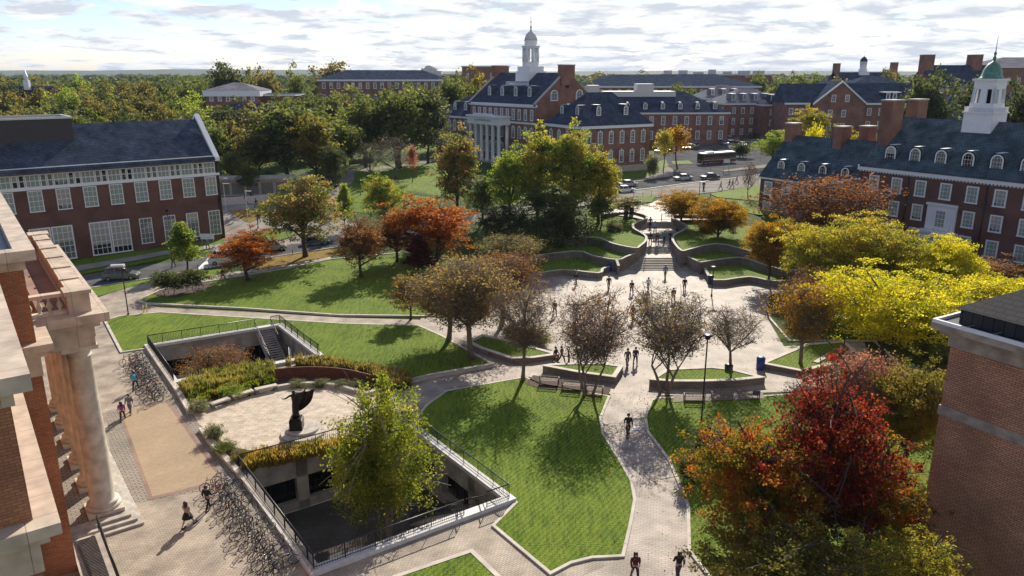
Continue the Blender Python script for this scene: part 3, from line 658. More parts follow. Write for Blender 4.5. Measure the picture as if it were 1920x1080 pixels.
# ---------------------------------------------------------------- left hall with the large windows
def left_hall():
    L, W, z0, ze, zr = 78, 14.5, -1, 14.0, 20; ang = R(40); dx = Vector((math.cos(ang), math.sin(ang)))
    corner = Vector((-50.6, 131.0)); o0 = corner - dx * L
    o = thing('brick_hall', 'long dark brick hall on the left with two rows of tall white framed windows', 'building', (o0.x, o0.y, 0), ang)
    m = MB(); gable_wall(L, W, z0, ze, zr - .25, m); obj('wall', m, 'brick_left', o)
    r = MB(); sl = (zr - ze) / (W / 2); r.prof([(-.9, ze - .9 * sl + .5), (W / 2, zr + .02), (W + .9, ze - .9 * sl), (W + .9, ze - .9 * sl + .3), (W / 2, zr + .3), (-.9, ze - .9 * sl + .8)], 0, L - .7); rf = obj('roof', r, 'slate', o)
    e = MB(); e.prof([(-1.25, ze - .15), (-.1, ze - .15), (-.1, ze + .5), (-.9, ze + .45)], 0, L - .7); obj('eave', e, 'slate', rf)
    gt = MB(); gt.b2(0, L - .7, -.98, -.9, ze + .5, ze + .62); obj('gutter', gt, 'white', rf)
    p = MB(); p.prof([(-.9, ze - .3), (W / 2, zr + .75), (W + .9, ze - .3), (W + .9, ze + .35), (W / 2, zr + 1.25), (-.9, ze + .35)], L - .7, L + .15); obj('gable_parapet', p, 'white', o)
    q = MB(); q.prof([(0, z0), (0, ze - .4), (W / 2, zr + .7), (W, ze - .4), (W, z0)][::-1], L - .68, L + .05); obj('gable_wall', q, 'brick_left', o)
    # white band with clerestory
    b = MB(); b.b2(0, L + .1, -.14, -.003, ze - 2.8, ze - 2.4); b.b2(0, L + .1, -.14, -.003, ze - .35, ze - .16); bd = obj('trim_band', b, 'white', o)
    sp = 6.55
    cl1 = win_data(1.9, 1.9, 3, 2, fr=.12, bar=.06, glass='glass_blind'); cl2 = win_data(.8, 1.9, 1, 2, fr=.12, bar=.06, glass='glass')
    big = win_data(1.95, 3.2, 3, 4, fr=.12, bar=.045, glass='glass_blind')
    S_ = 3.72
    for k in range(17):
        x = L - 1.5 - S_ * k
        face(o, big, L, W, 'f', x, ze - 2.8 - 3.3)
        face(o, cl1, L, W, 'f', x, ze - 2.39)
        for e in (-1.42, -2.3): face(o, cl2, L, W, 'f', x + e, ze - 2.39)
    low = win_data(1.95, 4.2, 3, 5, fr=.12, bar=.045); wide = win_data(2.9, 5.3, 4, 5, fr=.18, bar=.07)
    for k in range(4): face(o, low, L, W, 'f', L - 1.5 - S_ * k, 1.0)
    for c_ in (4.45, 6.65, 8.85, 11.05):
        x = L - 1.5 - S_ * c_; face(o, wide, L, W, 'f', x + 1.5, .1); face(o, wide, L, W, 'f', x - 1.5, .1)
    mp = MB(); mp.b2(4, 57.6, 4.2, 12.5, 17.0, 21.3); ph = obj('roof_penthouse', mp, 'dark_cladding', rf)
    m2 = MB(); m2.wall([(4, 4.2), (57.6, 4.2), (57.6, 12.5), (4, 12.5)], .35, 21.3, 21.6, closed=True); m2.b2(4, 57.9, 4.05, 4.19, 16.9, 17.2); obj('parapet_trim', m2, 'offwhite', ph)
left_hall()
# ---------------------------------------------------------------- library on the near left
def library():
    # local frame: x along U, y along -V (into the building), z up ; origin on portico column line
    cols = Vector((-26.75, 43.9)); ang = math.atan2(U.y, U.x)
    def loc(x, y): return Vector(((x - cols.x) * U.x + (y - cols.y) * U.y, -((x - cols.x) * V.x + (y - cols.y) * V.y)))
    o = thing('brick_library', 'brick and stone building on the near left with the tall columned portico', 'building', (cols.x, cols.y, 0), ang)
    A = loc(-25.4, 38.14); Bc = loc(-15.4, 21.4)
    ZC, ZT = 14.2, 19.3
    def block(x0, x1, y0, name, glassy=True):
        w = MB(); w.b2(x0, x1, y0, y0 + 22, -1, ZC - 1.9); obj('wall', w, 'brick_orange', o)
        a = MB(); a.b2(x0, x1, y0, y0 + 22, ZC + .002, 18.2); obj('attic_wall', a, 'brick_orange', o)
        c = MB(); c.b2(x0 - .06, x1, y0 - .06, y0 + 22, ZC - 1.9, ZC - .75); c.b2(x0 - .35, x1, y0 - .35, y0 + 22, ZC - .75, ZC - .4)
        c.b2(x0 - .7, x1, y0 - .7, y0 + 22, ZC - .4, ZC); obj('cornice', c, 'stone', o)
        t = MB(); wd = .3
        for zz0, zz1, e in ((18.2, 18.75, .12), (18.75, ZT, .62)):
            t.b2(x0 - e, x1, y0 - e, y0 + wd, zz0, zz1); t.b2(x0 - e, x0 + wd, y0 + wd, y0 + 22, zz0, zz1)
        obj('parapet', t, 'stone', o)
        g = MB(); g.b2(x0 + wd, x1, y0 + wd, y0 + 22, 18.0, 18.7); obj('flat_roof', g, 'dark_metal', o)
        s = MB(); s.prof([(y0 + .9, 18.72), (y0 + 16, 18.72), (y0 + 9, 21.2)], x0 + 1.0, x1 - 1); sk = obj('skylight', s, 'glass_sky', o)
        b = MB(); 
        for k in range(int((x1 - x0 - 5) / 1.2)):
            xx = x0 + 1.1 + k * 1.5; b.tube([(xx, y0 + .9, 18.76), (xx, y0 + 9, 21.25)], .05, 4)
        b.b2(x0 + .9, x1 - 1, y0 + .75, y0 + .9, 18.7, 18.85); obj('glazing_bars', b, 'white', sk)
    block(A.x, A.x + 34, A.y, 'far'); block(Bc.x, A.x + .01, Bc.y, 'near')
    # portico
    n = 6; sp = 3.95; rad = .8
    fl = MB(); ya, yb = -1.5, A.y + .0
    for i, e in enumerate((1.5, 1.0, .5)):
        fl.b2(-1.3 - e * .9, (n - 1) * sp + 1.3 + e * .9, -1.0 - e * .55, yb, .02 + .17 * i - (.3 if i == 0 else 0), .19 + .17 * i)
    obj('portico_steps', fl, 'limestone', o)
    pf = MB(); pf.b2(-1.1, (n - 1) * sp + 1.1, -1.0, A.y - .02, .53, .56); obj('portico_floor', pf, 'pave_grey', o)
    for k in range(n):
        m = MB(); x = k * sp
        m.b2(x - 1.05, x + 1.05, -1.05, 1.05, .54, .8)
        m.lathe([(1.03, 0), (1.06, .1), (1.03, .2), (.9, .24), (.88, .3), (.96, .36), (.95, .44), (.8, .5), (.75, .56), (.75, 2.8), (.74, 5), (.7, 8), (.65, 10.35), (.7, 10.4), (.7, 10.5), (.65, 10.52), (.65, 10.72), (.8, 10.9), (.9, 11.0)], 28, (x, 0, .8))
        m.b2(x - 1.0, x + 1.0, -1.0, 1.0, 11.8, 12.05); obj('column', m, 'marble', o)
    e = MB(); x0, x1 = -1.0, (n - 1) * sp + 1.0
    e.b2(x0, x1, -.9, A.y, 12.05, 12.6); e.b2(x0 - .05, x1 + .05, -.95, A.y, 12.6, 13.3); e.b2(x0 - .3, x1 + .3, -1.25, A.y - .71, 13.3, 13.65); e.b2(x0 - .8, x1 + .8, -1.75, A.y - .71, 13.65, ZC)
    obj('entablature', e, 'stone', o)
    # balustrade on top
    bp = MB(); bb = MB(); cpp = MB(); yb2 = A.y + .0
    bp.b2(x0 + .02, x0 + 1.2, -.95, .25, ZC, ZC + 1.15); bp.b2(x1 - 1.2, x1 - .02, -.95, .25, ZC, ZC + 1.15)
    bp.b2(x0 + 1.2, x1 - 1.2, -.72, -.02, ZC, ZC + 1.1)
    cpp.b2(x0 - .1, x0 + 1.32, -1.07, .37, ZC + 1.15, ZC + 1.38); cpp.b2(x1 - 1.32, x1 + .1, -1.07, .37, ZC + 1.15, ZC + 1.38)
    cpp.b2(x0 + 1.32, x1 - 1.32, -.88, .14, ZC + 1.1, ZC + 1.32)
    for k in range(1, n):
        cpp.b2(x0 + k * (x1 - x0) / n - .22, x0 + k * (x1 - x0) / n + .22, -.9, .2, ZC + 1.11, ZC + 1.4)
    for xx in (x0 + .55, x1 - .55):
        cpp.b2(xx - .28, xx + .28, .37, yb2, ZC + 1.1, ZC + 1.3); bb.b2(xx - .26, xx + .26, .25, yb2, ZC, ZC + .18)
        for k in range(4): bb.lathe([(.1, 0), (.1, .08), (.06, .12), (.16, .3), (.17, .4), (.07, .66), (.06, .78), (.11, .84), (.11, .92)], 10, (xx, .62 + k * .52, ZC + .18))
    obj('balustrade_piers', bp, 'stone', o); obj('balustrade_rail', cpp, 'stone', o); obj('balusters', bb, 'marble', o)
    dk = MB(); dk.b2(x0 + .3, x1 - .3, .2, A.y, ZC + .003, ZC + .05); dk.b2(x0 + 1.2, x1 - 1.2, 1.3, 1.8, ZC + .05, ZC + .4); obj('portico_deck', dk, 'pave_red', o)
    # ramp with railing beside the portico
    rp = MB(); rp.prof([(.55, 0), (A.y - .01, 0), (A.y - .01, .45), (.55, .45)], -9, -2.66); obj('ramp', rp, 'limestone', o)
    gr = MB()
    for k in range(38): gr.b2(-8.9 + k * .16, -8.82 + k * .16, 1.0, 2.2, .451, .475)
    obj('ramp_grating', gr, 'dark_metal', o)
    rl = MB(); rl.tube([(-2.4, .7, .5), (-2.4, .7, 1.5), (-9.5, .7, 1.3), (-9.5, .7, 0)], .05)
    for k in range(40): rl.tube([(-3 - k * .16, .7, .3), (-3 - k * .16, .7, 1.45)], .012, 4)
    obj('ramp_railing', rl, 'dark_metal', o)
    w = win_data(1.6, 3.2, 2, 4)
    for k in range(5):
        put_win(o, w, sp * (k + .5), A.y - .003, 2.2, 0); put_win(o, w, sp * (k + .5), A.y - .003, 7.5, 0)
library()
# ---------------------------------------------------------------- brick block on the near right
def right_block():
    c = Vector((24.3, 39.5)); d = Vector((.5, -.866)).normalized(); ang = math.atan2(d.y, d.x)
    o = thing('brick_block', 'plain brown brick building cut off by the right edge, dark shingle roof', 'building', (c.x, c.y, 0), ang)
    L, W = 34, 22
    def ring(m, z0, z1, e): m.b2(-e, L, -e, W, z0, z1)
    w = MB(); ring(w, -1, 9.4, 0); ring(w, 9.95, 13.5, 0); obj('wall', w, 'brick_tan', o)
    b = MB(); ring(b, 9.4, 9.95, .08); obj('stone_band', b, 'brownstone', o)
    k = MB(); ring(k, 13.5, 14.15, .12); ring(k, 14.15, 14.45, .45); k.b2(-.8, L, -.8, W, 14.45, 14.8); obj('cornice', k, 'brownstone', o)
    g = MB(); g.wall([(L, -.7), (-.7, -.7), (-.7, W)], .16, 14.8, 15.0); obj('gutter', g, 'white', o)
    bk_ = MB()
    for q in range(24): bk_.b2(1 + q * 1.4, 1.06 + q * 1.4, -.7, .1, 14.98, 15.03)
    obj('gutter_straps', bk_, 'grey_metal', o)
    dk = MB(); dk.b2(-.6, L, -.6, W, 14.81, 14.84); obj('gutter_floor', dk, 'dark_metal', o)
    r = MB(); e = .15
    r.b2(e, L, e, W, 14.8, 15.7)
    rz = 15.7; hh = 6.5
    r.add([(e - .25, e - .25, rz), (L, e - .25, rz), (L, W, rz), (e - .25, W, rz), (W / 2 + e, W / 2, rz + hh), (L, W / 2, rz + hh)], [(0, 1, 5, 4), (2, 3, 4, 5), (3, 0, 4), (1, 2, 5), (3, 2, 1, 0)]); obj('roof', r, 'shingle', o)
right_block()
# ---------------------------------------------------------------- hall with the green roof on the right
def bell_tower(o, x, y, z, s=1.0, name='bell_tower'):
    m = MB(); h = 2.9 * s
    def sq(a, z0, z1): m.b2(x - a, x + a, y - a, y + a, z0, z1)
    sq(2.7 * s, z - 5.5 * s, z + .6 * s)
    t = obj(name, m, 'white', o)
    m = MB(); sq(2.95 * s, z + .6 * s, z + .85 * s); m.wall([(x - 2.7 * s, y - 2.7 * s), (x + 2.7 * s, y - 2.7 * s), (x + 2.7 * s, y + 2.7 * s), (x - 2.7 * s, y + 2.7 * s)], .12, z + 1.6 * s, z + 1.75 * s, closed=True)
    for k in range(17):
        q = -2.65 * s + k * 5.3 * s / 16
        for a, b in ((q, -2.7 * s), (q, 2.7 * s), (-2.7 * s, q), (2.7 * s, q)): m.b2(x + a - .05, x + a + .05, y + b - .05, y + b + .05, z + .85 * s, z + 1.6 * s)
    obj('balustrade', m, 'white', t)
    m = MB(); b0, b1 = z + .85 * s, z + 6.6 * s; a0, a1 = 2.2 * s, 1.95 * s
    for i in range(4):   # walls with paired arched openings
        for (p, q) in ((-1, -.72), (-.28, .28), (.72, 1)):
            vs = []
            for zz, a in ((b0, a0), (b1, a1)):
                for yy in (-1, -.8): vs += [(p * a, yy * a, zz), (q * a, yy * a, zz)]
            e = Euler((0, 0, i * math.pi / 2)).to_matrix(); vs = [e @ Vector((vx, vy, 0)) + Vector((x, y, vz)) for vx, vy, vz in vs]
            m.add(vs, [(0, 1, 5, 4), (3, 2, 6, 7), (2, 0, 4, 6), (1, 3, 7, 5), (4, 5, 7, 6), (1, 0, 2, 3)])
        for z_0, z_1 in ((b0, b0 + 1.6 * s), (b0 + 4.2 * s, b1)):
            aa = a0 + (a1 - a0) * ((z_0 - b0) / (b1 - b0)); e = Euler((0, 0, i * math.pi / 2)).to_matrix()
            c_ = e @ Vector((0, -.9 * aa, 0)); dd = (2 * aa * .98, .19 * aa, z_1 - z_0) if i % 2 == 0 else (.19 * aa, 2 * aa * .98, z_1 - z_0)
            m.box((x + c_.x, y + c_.y, (z_0 + z_1) / 2), dd)
    obj('belfry', m, 'white', t)
    m = MB(); m.b2(x - 1.0 * s, x + 1.0 * s, y - 1.0 * s, y + 1.0 * s, b0, b1 - .1); obj('belfry_core', m, 'glass_dark', t)
    m = MB(); m.b2(x - 2.3 * s, x + 2.3 * s, y - 2.3 * s, y + 2.3 * s, b1, b1 + .35 * s); obj('belfry_cornice', m, 'white', t)
    m = MB(); q = math.sqrt(2); m.lathe([(2.25 * s, 0), (1.95 * s, .2 * s), (1.75 * s, .8 * s), (1.6 * s, 1.5 * s), (1.3 * s, 2.2 * s), (.9 * s, 2.75 * s), (.35 * s, 3.1 * s), (.2 * s, 3.3 * s)], 8, (x, y, b1 + .35 * s), ph=R(22.5)); d = obj('dome', m, 'copper', t)
    m = MB(); m.lathe([(.2 * s, 0), (.32 * s, .3 * s), (.3 * s, .6 * s), (.15 * s, .9 * s), (.3 * s, 1.3 * s), (.1 * s, 1.7 * s), (.07 * s, 2.4 * s), (.02, 4.6 * s)], 8, (x, y, b1 + 3.6 * s)); obj('spire', m, 'copper', d)
def right_hall():
    d = Vector((.548, -.836)); ang = math.atan2(d.y, d.x); L, W, ze, zr = 52, 18, 13.6, 20.7
    o = thing('brick_hall', 'brick hall with blue green slate roof, arched dormers and white bell tower', 'building', (57.7, 126.1, 0), ang)
    m = MB(); gable_wall(L, W, -2, ze, zr, m); obj('wall', m, 'brick_left', o)
    r = MB(); roof_gable(L, W, ze, zr, r, .4); rf = obj('roof', r, 'slate_green', o)
    c = MB(); cornice(L, W, ze - .1, c, .75, .3, dent=True, faces='f'); obj('cornice', c, 'white', o)
    w = win_data(1.75, 2.5, 3, 4, fr=.2, bar=.03, glass='glass_blind')
    for k in range(11):
        x = 2.7 + 3.87 * k
        for j, z in enumerate((ze - 4.0, ze - 7.7, ze - 11.4)):
            if k == 3 and j > 0: continue
            face(o, w, L, W, 'f', x, z)
    for x in (8.5, 20.2, 34):
        p = MB(); p.tube([(x, -.12, 0), (x, -.12, ze - .9)], .09, 6); obj('downpipe', p, 'dark_metal', o)
    # white entrance bay
    x = 2.7 + 3.87 * 3
    e = MB(); e.b2(x - 2.2, x + 2.2, -.35, -.003, ze - 8.7, ze - 4.6); e.b2(x - 2.4, x + 2.4, -.5, -.35, ze - 4.95, ze - 4.6); en = obj('entrance_bay', e, 'white', o)
    D = win_data(1.6, 2.6, 3, 4, fr=.12, glass='glass_blind'); ww = link('window', D[0], en, (x, -.355, ze - 8.2)); link('pane', D[1], en, (x, -.36, ze - 8.2))
    e2 = MB(); e2.b2(x - 2.6, x + 2.6, -1.4, -.003, ze - 12.6, ze - 9.1); e2.b2(x - 2.8, x + 2.8, -1.6, -.003, ze - 9.1, ze - 8.75); pr = obj('porch', e2, 'white', o)
    for s_, z_, t_ in ((.62, ze - 10.0, 'TYDINGS HALL'), (.36, ze - 10.75, 'DEPARTMENT OF ECONOMICS')):
        text('lettering', t_, s_, (x, -1.42, z_), 'slate', pr)
    D = win_data(1.75, 2.2, 4, 4, arch=True, fr=.2, bar=.025)
    for k in range(9): dormer(o, 4.1 + 3.95 * k * 1.02, 1.35, ze + 1.0, D, 1.75, 2.2, 4.2, 'slate_green')
    chimney(o, 1.1, 5.2, ze + 1, zr + 3.0, 2.0, 3.4); chimney(o, 1.1, 12.5, ze + 1, zr + 3.0, 2.0, 3.0)
    bell_tower(o, 13.9, 9, 21.7, .8)
    o = thing('brick_hall', 'lower brick wing with four arched dormers and four chimneys behind the red brown tree', 'building', (46.8, 142.7, 0), ang)
    L2, W2, ze2, zr2 = 20.5, 14, 9.8, 16.6
    m = MB(); gable_wall(L2, W2, -2, ze2, zr2, m); obj('wall', m, 'brick_left', o)
    r = MB(); roof_gable(L2, W2, ze2, zr2, r, .4, ends=.1); obj('roof', r, 'slate_green', o)
    c = MB(); cornice(L2, W2, ze2 - .1, c, .6, .3, faces='fl'); obj('cornice', c, 'white', o)
    for k in range(5):
        for z in (ze2 - 3.6, ze2 - 7.2): face(o, w, L2, W2, 'f', 1.9 + k * 3.9, z)
    D = win_data(1.5, 2.0, 3, 3, arch=True, fr=.2, bar=.03)
    for k in range(4): dormer(o, 3.4 + 4.35 * k, 1.2, ze2 + .8, D, 1.5, 2.0, 3.8, 'slate_green')
    for x, y in ((.9, 7.0), (11.5, 6.6), (13.4, 11.2), (18.0, 11.0)): chimney(o, x, y, zr2 - 5, zr2 + (2.3 if x < 15 else 2.6), 1.7, 2.6)
def text(name, body, size, loc, mat, parent, rx=90, rz=0):
    cu = bpy.data.curves.new(name, 'FONT'); cu.body = body; cu.size = size; cu.align_x = 'CENTER'; cu.extrude = .012
    t = bpy.data.objects.new('tmp_text', cu); C.objects.link(t); bpy.context.view_layer.update()
    me = bpy.data.meshes.new_from_object(t.evaluated_get(bpy.context.evaluated_depsgraph_get())); bpy.data.objects.remove(t)
    me.materials.clear(); me.materials.append(M[mat]); o = link(name, me, parent, loc); o.rotation_euler = (R(rx), 0, rz); return o
right_hall()
# ---------------------------------------------------------------- main hall with the cupola
def main_hall():
    ang = R(-52.3); O = (-12.4, 232.2); L, W, ze, zr = 31, 21.4, 20, 28; zg = 3.0
    o = thing('brick_hall', 'tall brick hall with white columned portico and domed cupola in the middle distance', 'building', (*O, 0), ang)
    m = MB(); gable_wall(L, W, zg, ze, zr, m); obj('wall', m, 'brick_red', o)
    r = MB(); roof_gable(L - .8, W, ze, zr, r, .35); rf = obj('roof', r, 'slate', o); rf.location = (.4, 0, 0)
    for xx in (-.05, L - .75): 
        p = MB(); p.prof([(-.5, ze - .5), (-.5, ze + .1), (W / 2 - 2.4, zr - 1.0), (W / 2 + 2.4, zr - 1.0), (W + .5, ze + .1), (W + .5, ze - .5)][::-1], xx, xx + .8); obj('gable_parapet', p, 'brick_red', o)
    for xx in (-.1, L - .8):
        for sg in (0, 1):
            q = MB()
            y0, y1 = (-.55, W / 2 - 2.4) if sg == 0 else (W + .55, W / 2 + 2.4)
            q.prof([(y0, ze + .1), (y1, zr - .98), (y1, zr - .78), (y0, ze + .3)], xx, xx + .9); obj('parapet_coping', q, 'limestone', o)
    for xx in (.35, L - .35): chimney(o, xx, W / 2, zr - 3, zr + 2.2, 1.6, 4.8)
    c = MB(); cornice(L, W, ze, c, .7, .4, dent=True, faces='f'); c.b2(0, L, -.1, -.002, ze - 5.3, ze - 4.8); obj('cornice', c, 'white', o)
    w = win_data(1.25, 2.9, 2, 4, fr=.2, key=False)
    wk = win_data(1.4, 3.1, 2, 4, fr=.2, key=True)
    for k in range(11): face(o, w, L, W, 'f', 2.0 + k * 2.7, ze - 4.3)
    for k in range(11):
        for z in (ze - 9.3, ze - 14): face(o, wk, L, W, 'f', 2.0 + k * 2.7, z)
    D = win_data(1.5, 2.7, 2, 4, arch=True, fr=.25)
    for k in range(4): dormer(o, 6.5 + k * 6.2, 2.4, ze + 1.9, D, 1.5, 2.7, 4.6, 'slate')
    A = win_data(2.6, 2.9, 4, 3, arch=True, fr=.25)
    for y in (W / 2 - 4.6, W / 2 + 4.6): face(o, A, L + .05, W, 'r', y, ze + .9)
    B_ = win_data(1.2, 1.6, 2, 2, frame='brick_left', glass='glass_dark'); face(o, B_, L + .05, W, 'r', W / 2, ze + 4.2)
    # portico
    pw, pd, zt = 15.2, 4.2, 16.6; px0 = 4.3
    e = MB(); e.b2(px0, px0 + pw, -pd, -.01, zt - 2.2, zt - .5); e.b2(px0 - .35, px0 + pw + .35, -pd - .35, -.01, zt - .5, zt); e.b2(px0 + 3, px0 + pw - 3.5, -pd + .1, -pd + .8, zt, zt + .55); e.b2(px0 - .12, px0 + pw + .12, -pd - .12, -.01, zt - 2.45, zt - 2.2)
    en = obj('entablature', e, 'white', o)
    text('lettering', 'H.J. PATTERSON HALL', .78, (px0 + pw / 2, -pd - .02, zt - 1.55), 'slate', en)
    f = MB(); f.b2(px0 - .5, px0 + pw + .5, -pd - .6, -.01, zg, zg + 1); obj('portico_floor', f, 'limestone', o)
    for k in range(6):
        m = MB(); x = px0 + .7 + k * (pw - 1.4) / 5; m.lathe([(.68, 0), (.68, .2), (.58, .35), (.56, 3), (.48, 9.6), (.6, 9.8), (.66, zt - 2.45 - zg - 1)], 14, (x, -pd + .65, zg + 1)); obj('column', m, 'white', o)
    for x in (px0 + .7, px0 + pw - .7):
        m = MB(); m.lathe([(.5, 0), (.48, zt - 3.45 - zg)], 14, (x, -.7, zg + 1)); obj('column', m, 'white', o)
    # cupola
    x, y = L / 2 - .3, W / 2; z = zr
    m = MB(); m.b2(x - 4.2, x + 4.2, y - 4.4, y + 4.4, z - 3.0, z - 2.7); m.b2(x - 3.1, x + 3.1, y - 3.1, y + 3.1, z - 3.0, z + .7); m.b2(x - 2.7, x + 2.7, y - 2.7, y + 2.7, z + .7, z + 2.0); cu = obj('cupola', m, 'white', o)
    m = MB(); m.wall([(x - 5.2, y - 4.9), (x + 5.2, y - 4.9)], .1, z - 2.3, z - 2.15); m.wall([(x - 5.2, y - 4.9), (x + 5.2, y - 4.9)], .1, z - 3.6, z - 3.3)
    for k in range(22): m.b2(x - 5.2 + k * .49, x - 5.1 + k * .49, y - 4.95, y - 4.85, z - 3.4, z - 2.2)
    obj('balustrade', m, 'white', cu)
    m = MB(); m.lathe([(2.5, 0), (2.5, 1.3), (2.35, 1.32)], 8, (x, y, z + 2.0), ph=R(22.5), smooth=False)
    for k in range(8):
        a = R(22.5 + 45 * k); m.lathe([(.28, 0), (.24, 3.7)], 8, (x + 2.25 * math.cos(a), y + 2.25 * math.sin(a), z + 3.3))
        a2 = R(45 * k); m.lathe([(.36, 0), (.36, 3.7)], 4, (x + 1.55 * math.cos(R(22.5 + 45 * k)), y + 1.55 * math.sin(R(22.5 + 45 * k)), z + 3.3), smooth=False)
    m.lathe([(2.5, 0), (2.55, .3), (2.75, .5), (2.75, .75), (2.1, .8)], 8, (x, y, z + 6.9), ph=R(22.5), smooth=False)
    m.lathe([(1.9, 0), (1.85, 1.2), (2.0, 1.25), (2.0, 1.45)], 8, (x, y, z + 7.7), ph=R(22.5), smooth=False); obj('lantern', m, 'white', cu)
    m = MB(); m.lathe([(1.85, 0), (1.75, .7), (1.4, 1.5), (.9, 2.1), (.35, 2.45), (.3, 2.9), (.1, 3.2)], 16, (x, y, z + 9.15)); obj('dome', m, 'offwhite', cu)
    m = MB(); m.lathe([(.12, 0), (.28, .4), (.1, .8), (.05, 3.0), (.01, 3.6)], 8, (x, y, z + 12.3)); m.b2(x - .6, x + .6, y - .03, y + .03, z + 14, z + 14.12); obj('weathervane', m, 'slate_pale', cu)
    # right wing
    o = thing('brick_wing', 'hipped brick wing with white cornice at the right end of the columned hall', 'building', (9.2, 203.6, 0), R(-60)); L, W, ze, zr = 15.6, 22, 15.5, 23.4
    m = MB(); m.b2(0, L, 0, W, 3, ze - .2); m.b2(-.1, L + .1, -.1, W + .1, 3, 5.2, 1); obj('wall', m, ['brick_red', 'limestone'], o)
    r = MB(); roof_hip(L, W, ze + .05, zr, r, .6, 7); obj('roof', r, 'slate', o); c = MB(); cornice(L, W, ze, c, .7, .55, faces='frlb'); obj('cornice', c, 'white', o)
    for k in range(6):
        y = 2.4 + k * 3.45
        for z in (ze - 4.6, ze - 9.4): 
            if k < 6: face(o, wk, L, W, 'r', y, z)
        if k in (1, 3, 5): pass
    for k in range(4):
        for z in (ze - 4.6, ze - 9.4): face(o, wk, L, W, 'f', 2.1 + k * 3.8, z)
    D2 = win_data(1.4, 2.4, 2, 4, arch=True, fr=.24)
    for x in (4.2, 11.2): dormer(o, x, 1.9, ze + 2.3, D2, 1.4, 2.4, 4.4, 'slate')
    for y in (6.6, 15.2):
        b = MB(); hw = .9; P_ = [(-hw, -.3)] + [(-hw * math.cos(math.pi * i / 8), 1.8 + hw * math.sin(math.pi * i / 8)) for i in range(9)] + [(hw, -.3)]
        b.profy(P_, 0, 4.2); dd = obj('dormer', b, 'slate', o, (L - 1.9, y, ze + 2.3), R(90)); link('window', D2[0], dd, (0, -.004, .02)); link('pane', D2[1], dd, (0, -.006, .02))
        k_ = MB(); k_.b2(-.5, .5, -.1, 3.4, 2.66, 2.74); obj('dormer_cap', k_, 'white', dd)
    # connecting roof and left wing
    o = thing('brick_wing', 'low brick wing with dormers at the left end of the columned hall', 'building', (-24.5, 246.5, 0), R(-50)); L, W, ze, zr = 18.5, 18, 15.6, 21.5
    m = MB(); m.b2(0, L, 0, W, 3, ze - .2); obj('wall', m, 'brick_red', o); r = MB(); roof_hip(L, W, ze, zr, r, .6, 7); obj('roof', r, 'slate', o)
    c = MB(); cornice(L, W, ze, c, .6, .5, faces='fl'); obj('cornice', c, 'white', o)
    for k in range(6): 
        for z in (ze - 4.4, ze - 9): face(o, wk, L, W, 'f', 2 + k * 2.9, z)
    for x in (8, 13.5): dormer(o, x, 2.2, ze + 1.6, D2, 1.4, 2.4, 4.4, 'slate')
main_hall()
# ---------------------------------------------------------------- other halls
def hall(label, px, py, Y, ang, L, W, ze, zr, rows, sp, wsz=(1.3, 2.4), hip=True, roof='slate', brick='brick_red', zg=2.0, dorm=0, faces='f', arch=False, name='brick_hall', gl='glass', ins=None, dmat=None, cor=.6, darch=True):
    r_ = ray(px, py); t = Y / r_[1]; O = (r_[0] * t, Y)
    o = thing(name, label, 'building', (*O, 0), R(ang)); m = MB()
    if hip: m.b2(0, L, 0, W, zg, ze - .15)
    else: gable_wall(L, W, zg, ze, zr - .1, m)
    obj('wall', m, brick, o); r = MB()
    if hip: roof_hip(L, W, ze, zr, r, .6, ins)
    else: roof_gable(L, W, ze, zr, r, .5, ends=.3)
    obj('roof', r, roof, o); c = MB(); cornice(L, W, ze, c, cor, .5, faces='frlb' if hip else 'fb'); obj('cornice', c, 'white', o)
    w = win_data(*wsz, 2, 4, arch=arch, fr=.2, glass=gl); n = max(1, int(L / sp)); s0 = (L - (n - 1) * sp) / 2
    for k in range(n):
        for z in rows: face(o, w, L, W, 'f', s0 + k * sp, z)
    for f_ in faces[1:]:
        n2 = int(W / sp); s1 = (W - (n2 - 1) * sp) / 2
        for k in range(n2):
            for z in rows: face(o, w, L, W, f_, s1 + k * sp, z)
    if dorm:
        D = win_data(1.5, 2.2, 2, 3, arch=darch, fr=.22)
        for k in range(dorm): dormer(o, L * (k + .75) / (dorm + .5), 1.4, ze + 1.5 * (zr - ze) / (ins or W / 2) + .25, D, 1.5, 2.2, 4.5, dmat or roof, arch=darch)
    return o, L, W
h, L, W = hall('hipped brick hall behind the car park with arched dormers', 1120, 212, 271, 4, 47, 26, 14.9, 21.8, (10.6, 5.6), 4.2, (1.5, 3.0), dorm=7, faces='fr', zg=2)
m = MB(); m.b2(4, 30, 9, 17, 20, 21.9); m.b2(16, 22, 9.5, 15, 21.9, 24.5); m.b2(-2, 2, 8, 14, 19, 24); obj('rooftop_units', m, 'offwhite', h)
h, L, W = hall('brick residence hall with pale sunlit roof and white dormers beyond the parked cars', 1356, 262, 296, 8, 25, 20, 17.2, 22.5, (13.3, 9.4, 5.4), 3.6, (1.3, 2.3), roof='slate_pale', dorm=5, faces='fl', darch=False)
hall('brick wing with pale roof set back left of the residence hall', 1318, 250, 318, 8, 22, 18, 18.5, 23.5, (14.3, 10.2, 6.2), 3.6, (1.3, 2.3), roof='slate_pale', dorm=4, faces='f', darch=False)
h, L, W = hall('right section of the pale roofed residence hall, nearer the gabled hall', 1428, 262, 290, 4, 16, 16, 17, 21.5, (13.1, 9.2, 5.3), 3.4, (1.2, 2.2), roof='slate', dorm=3, darch=False)
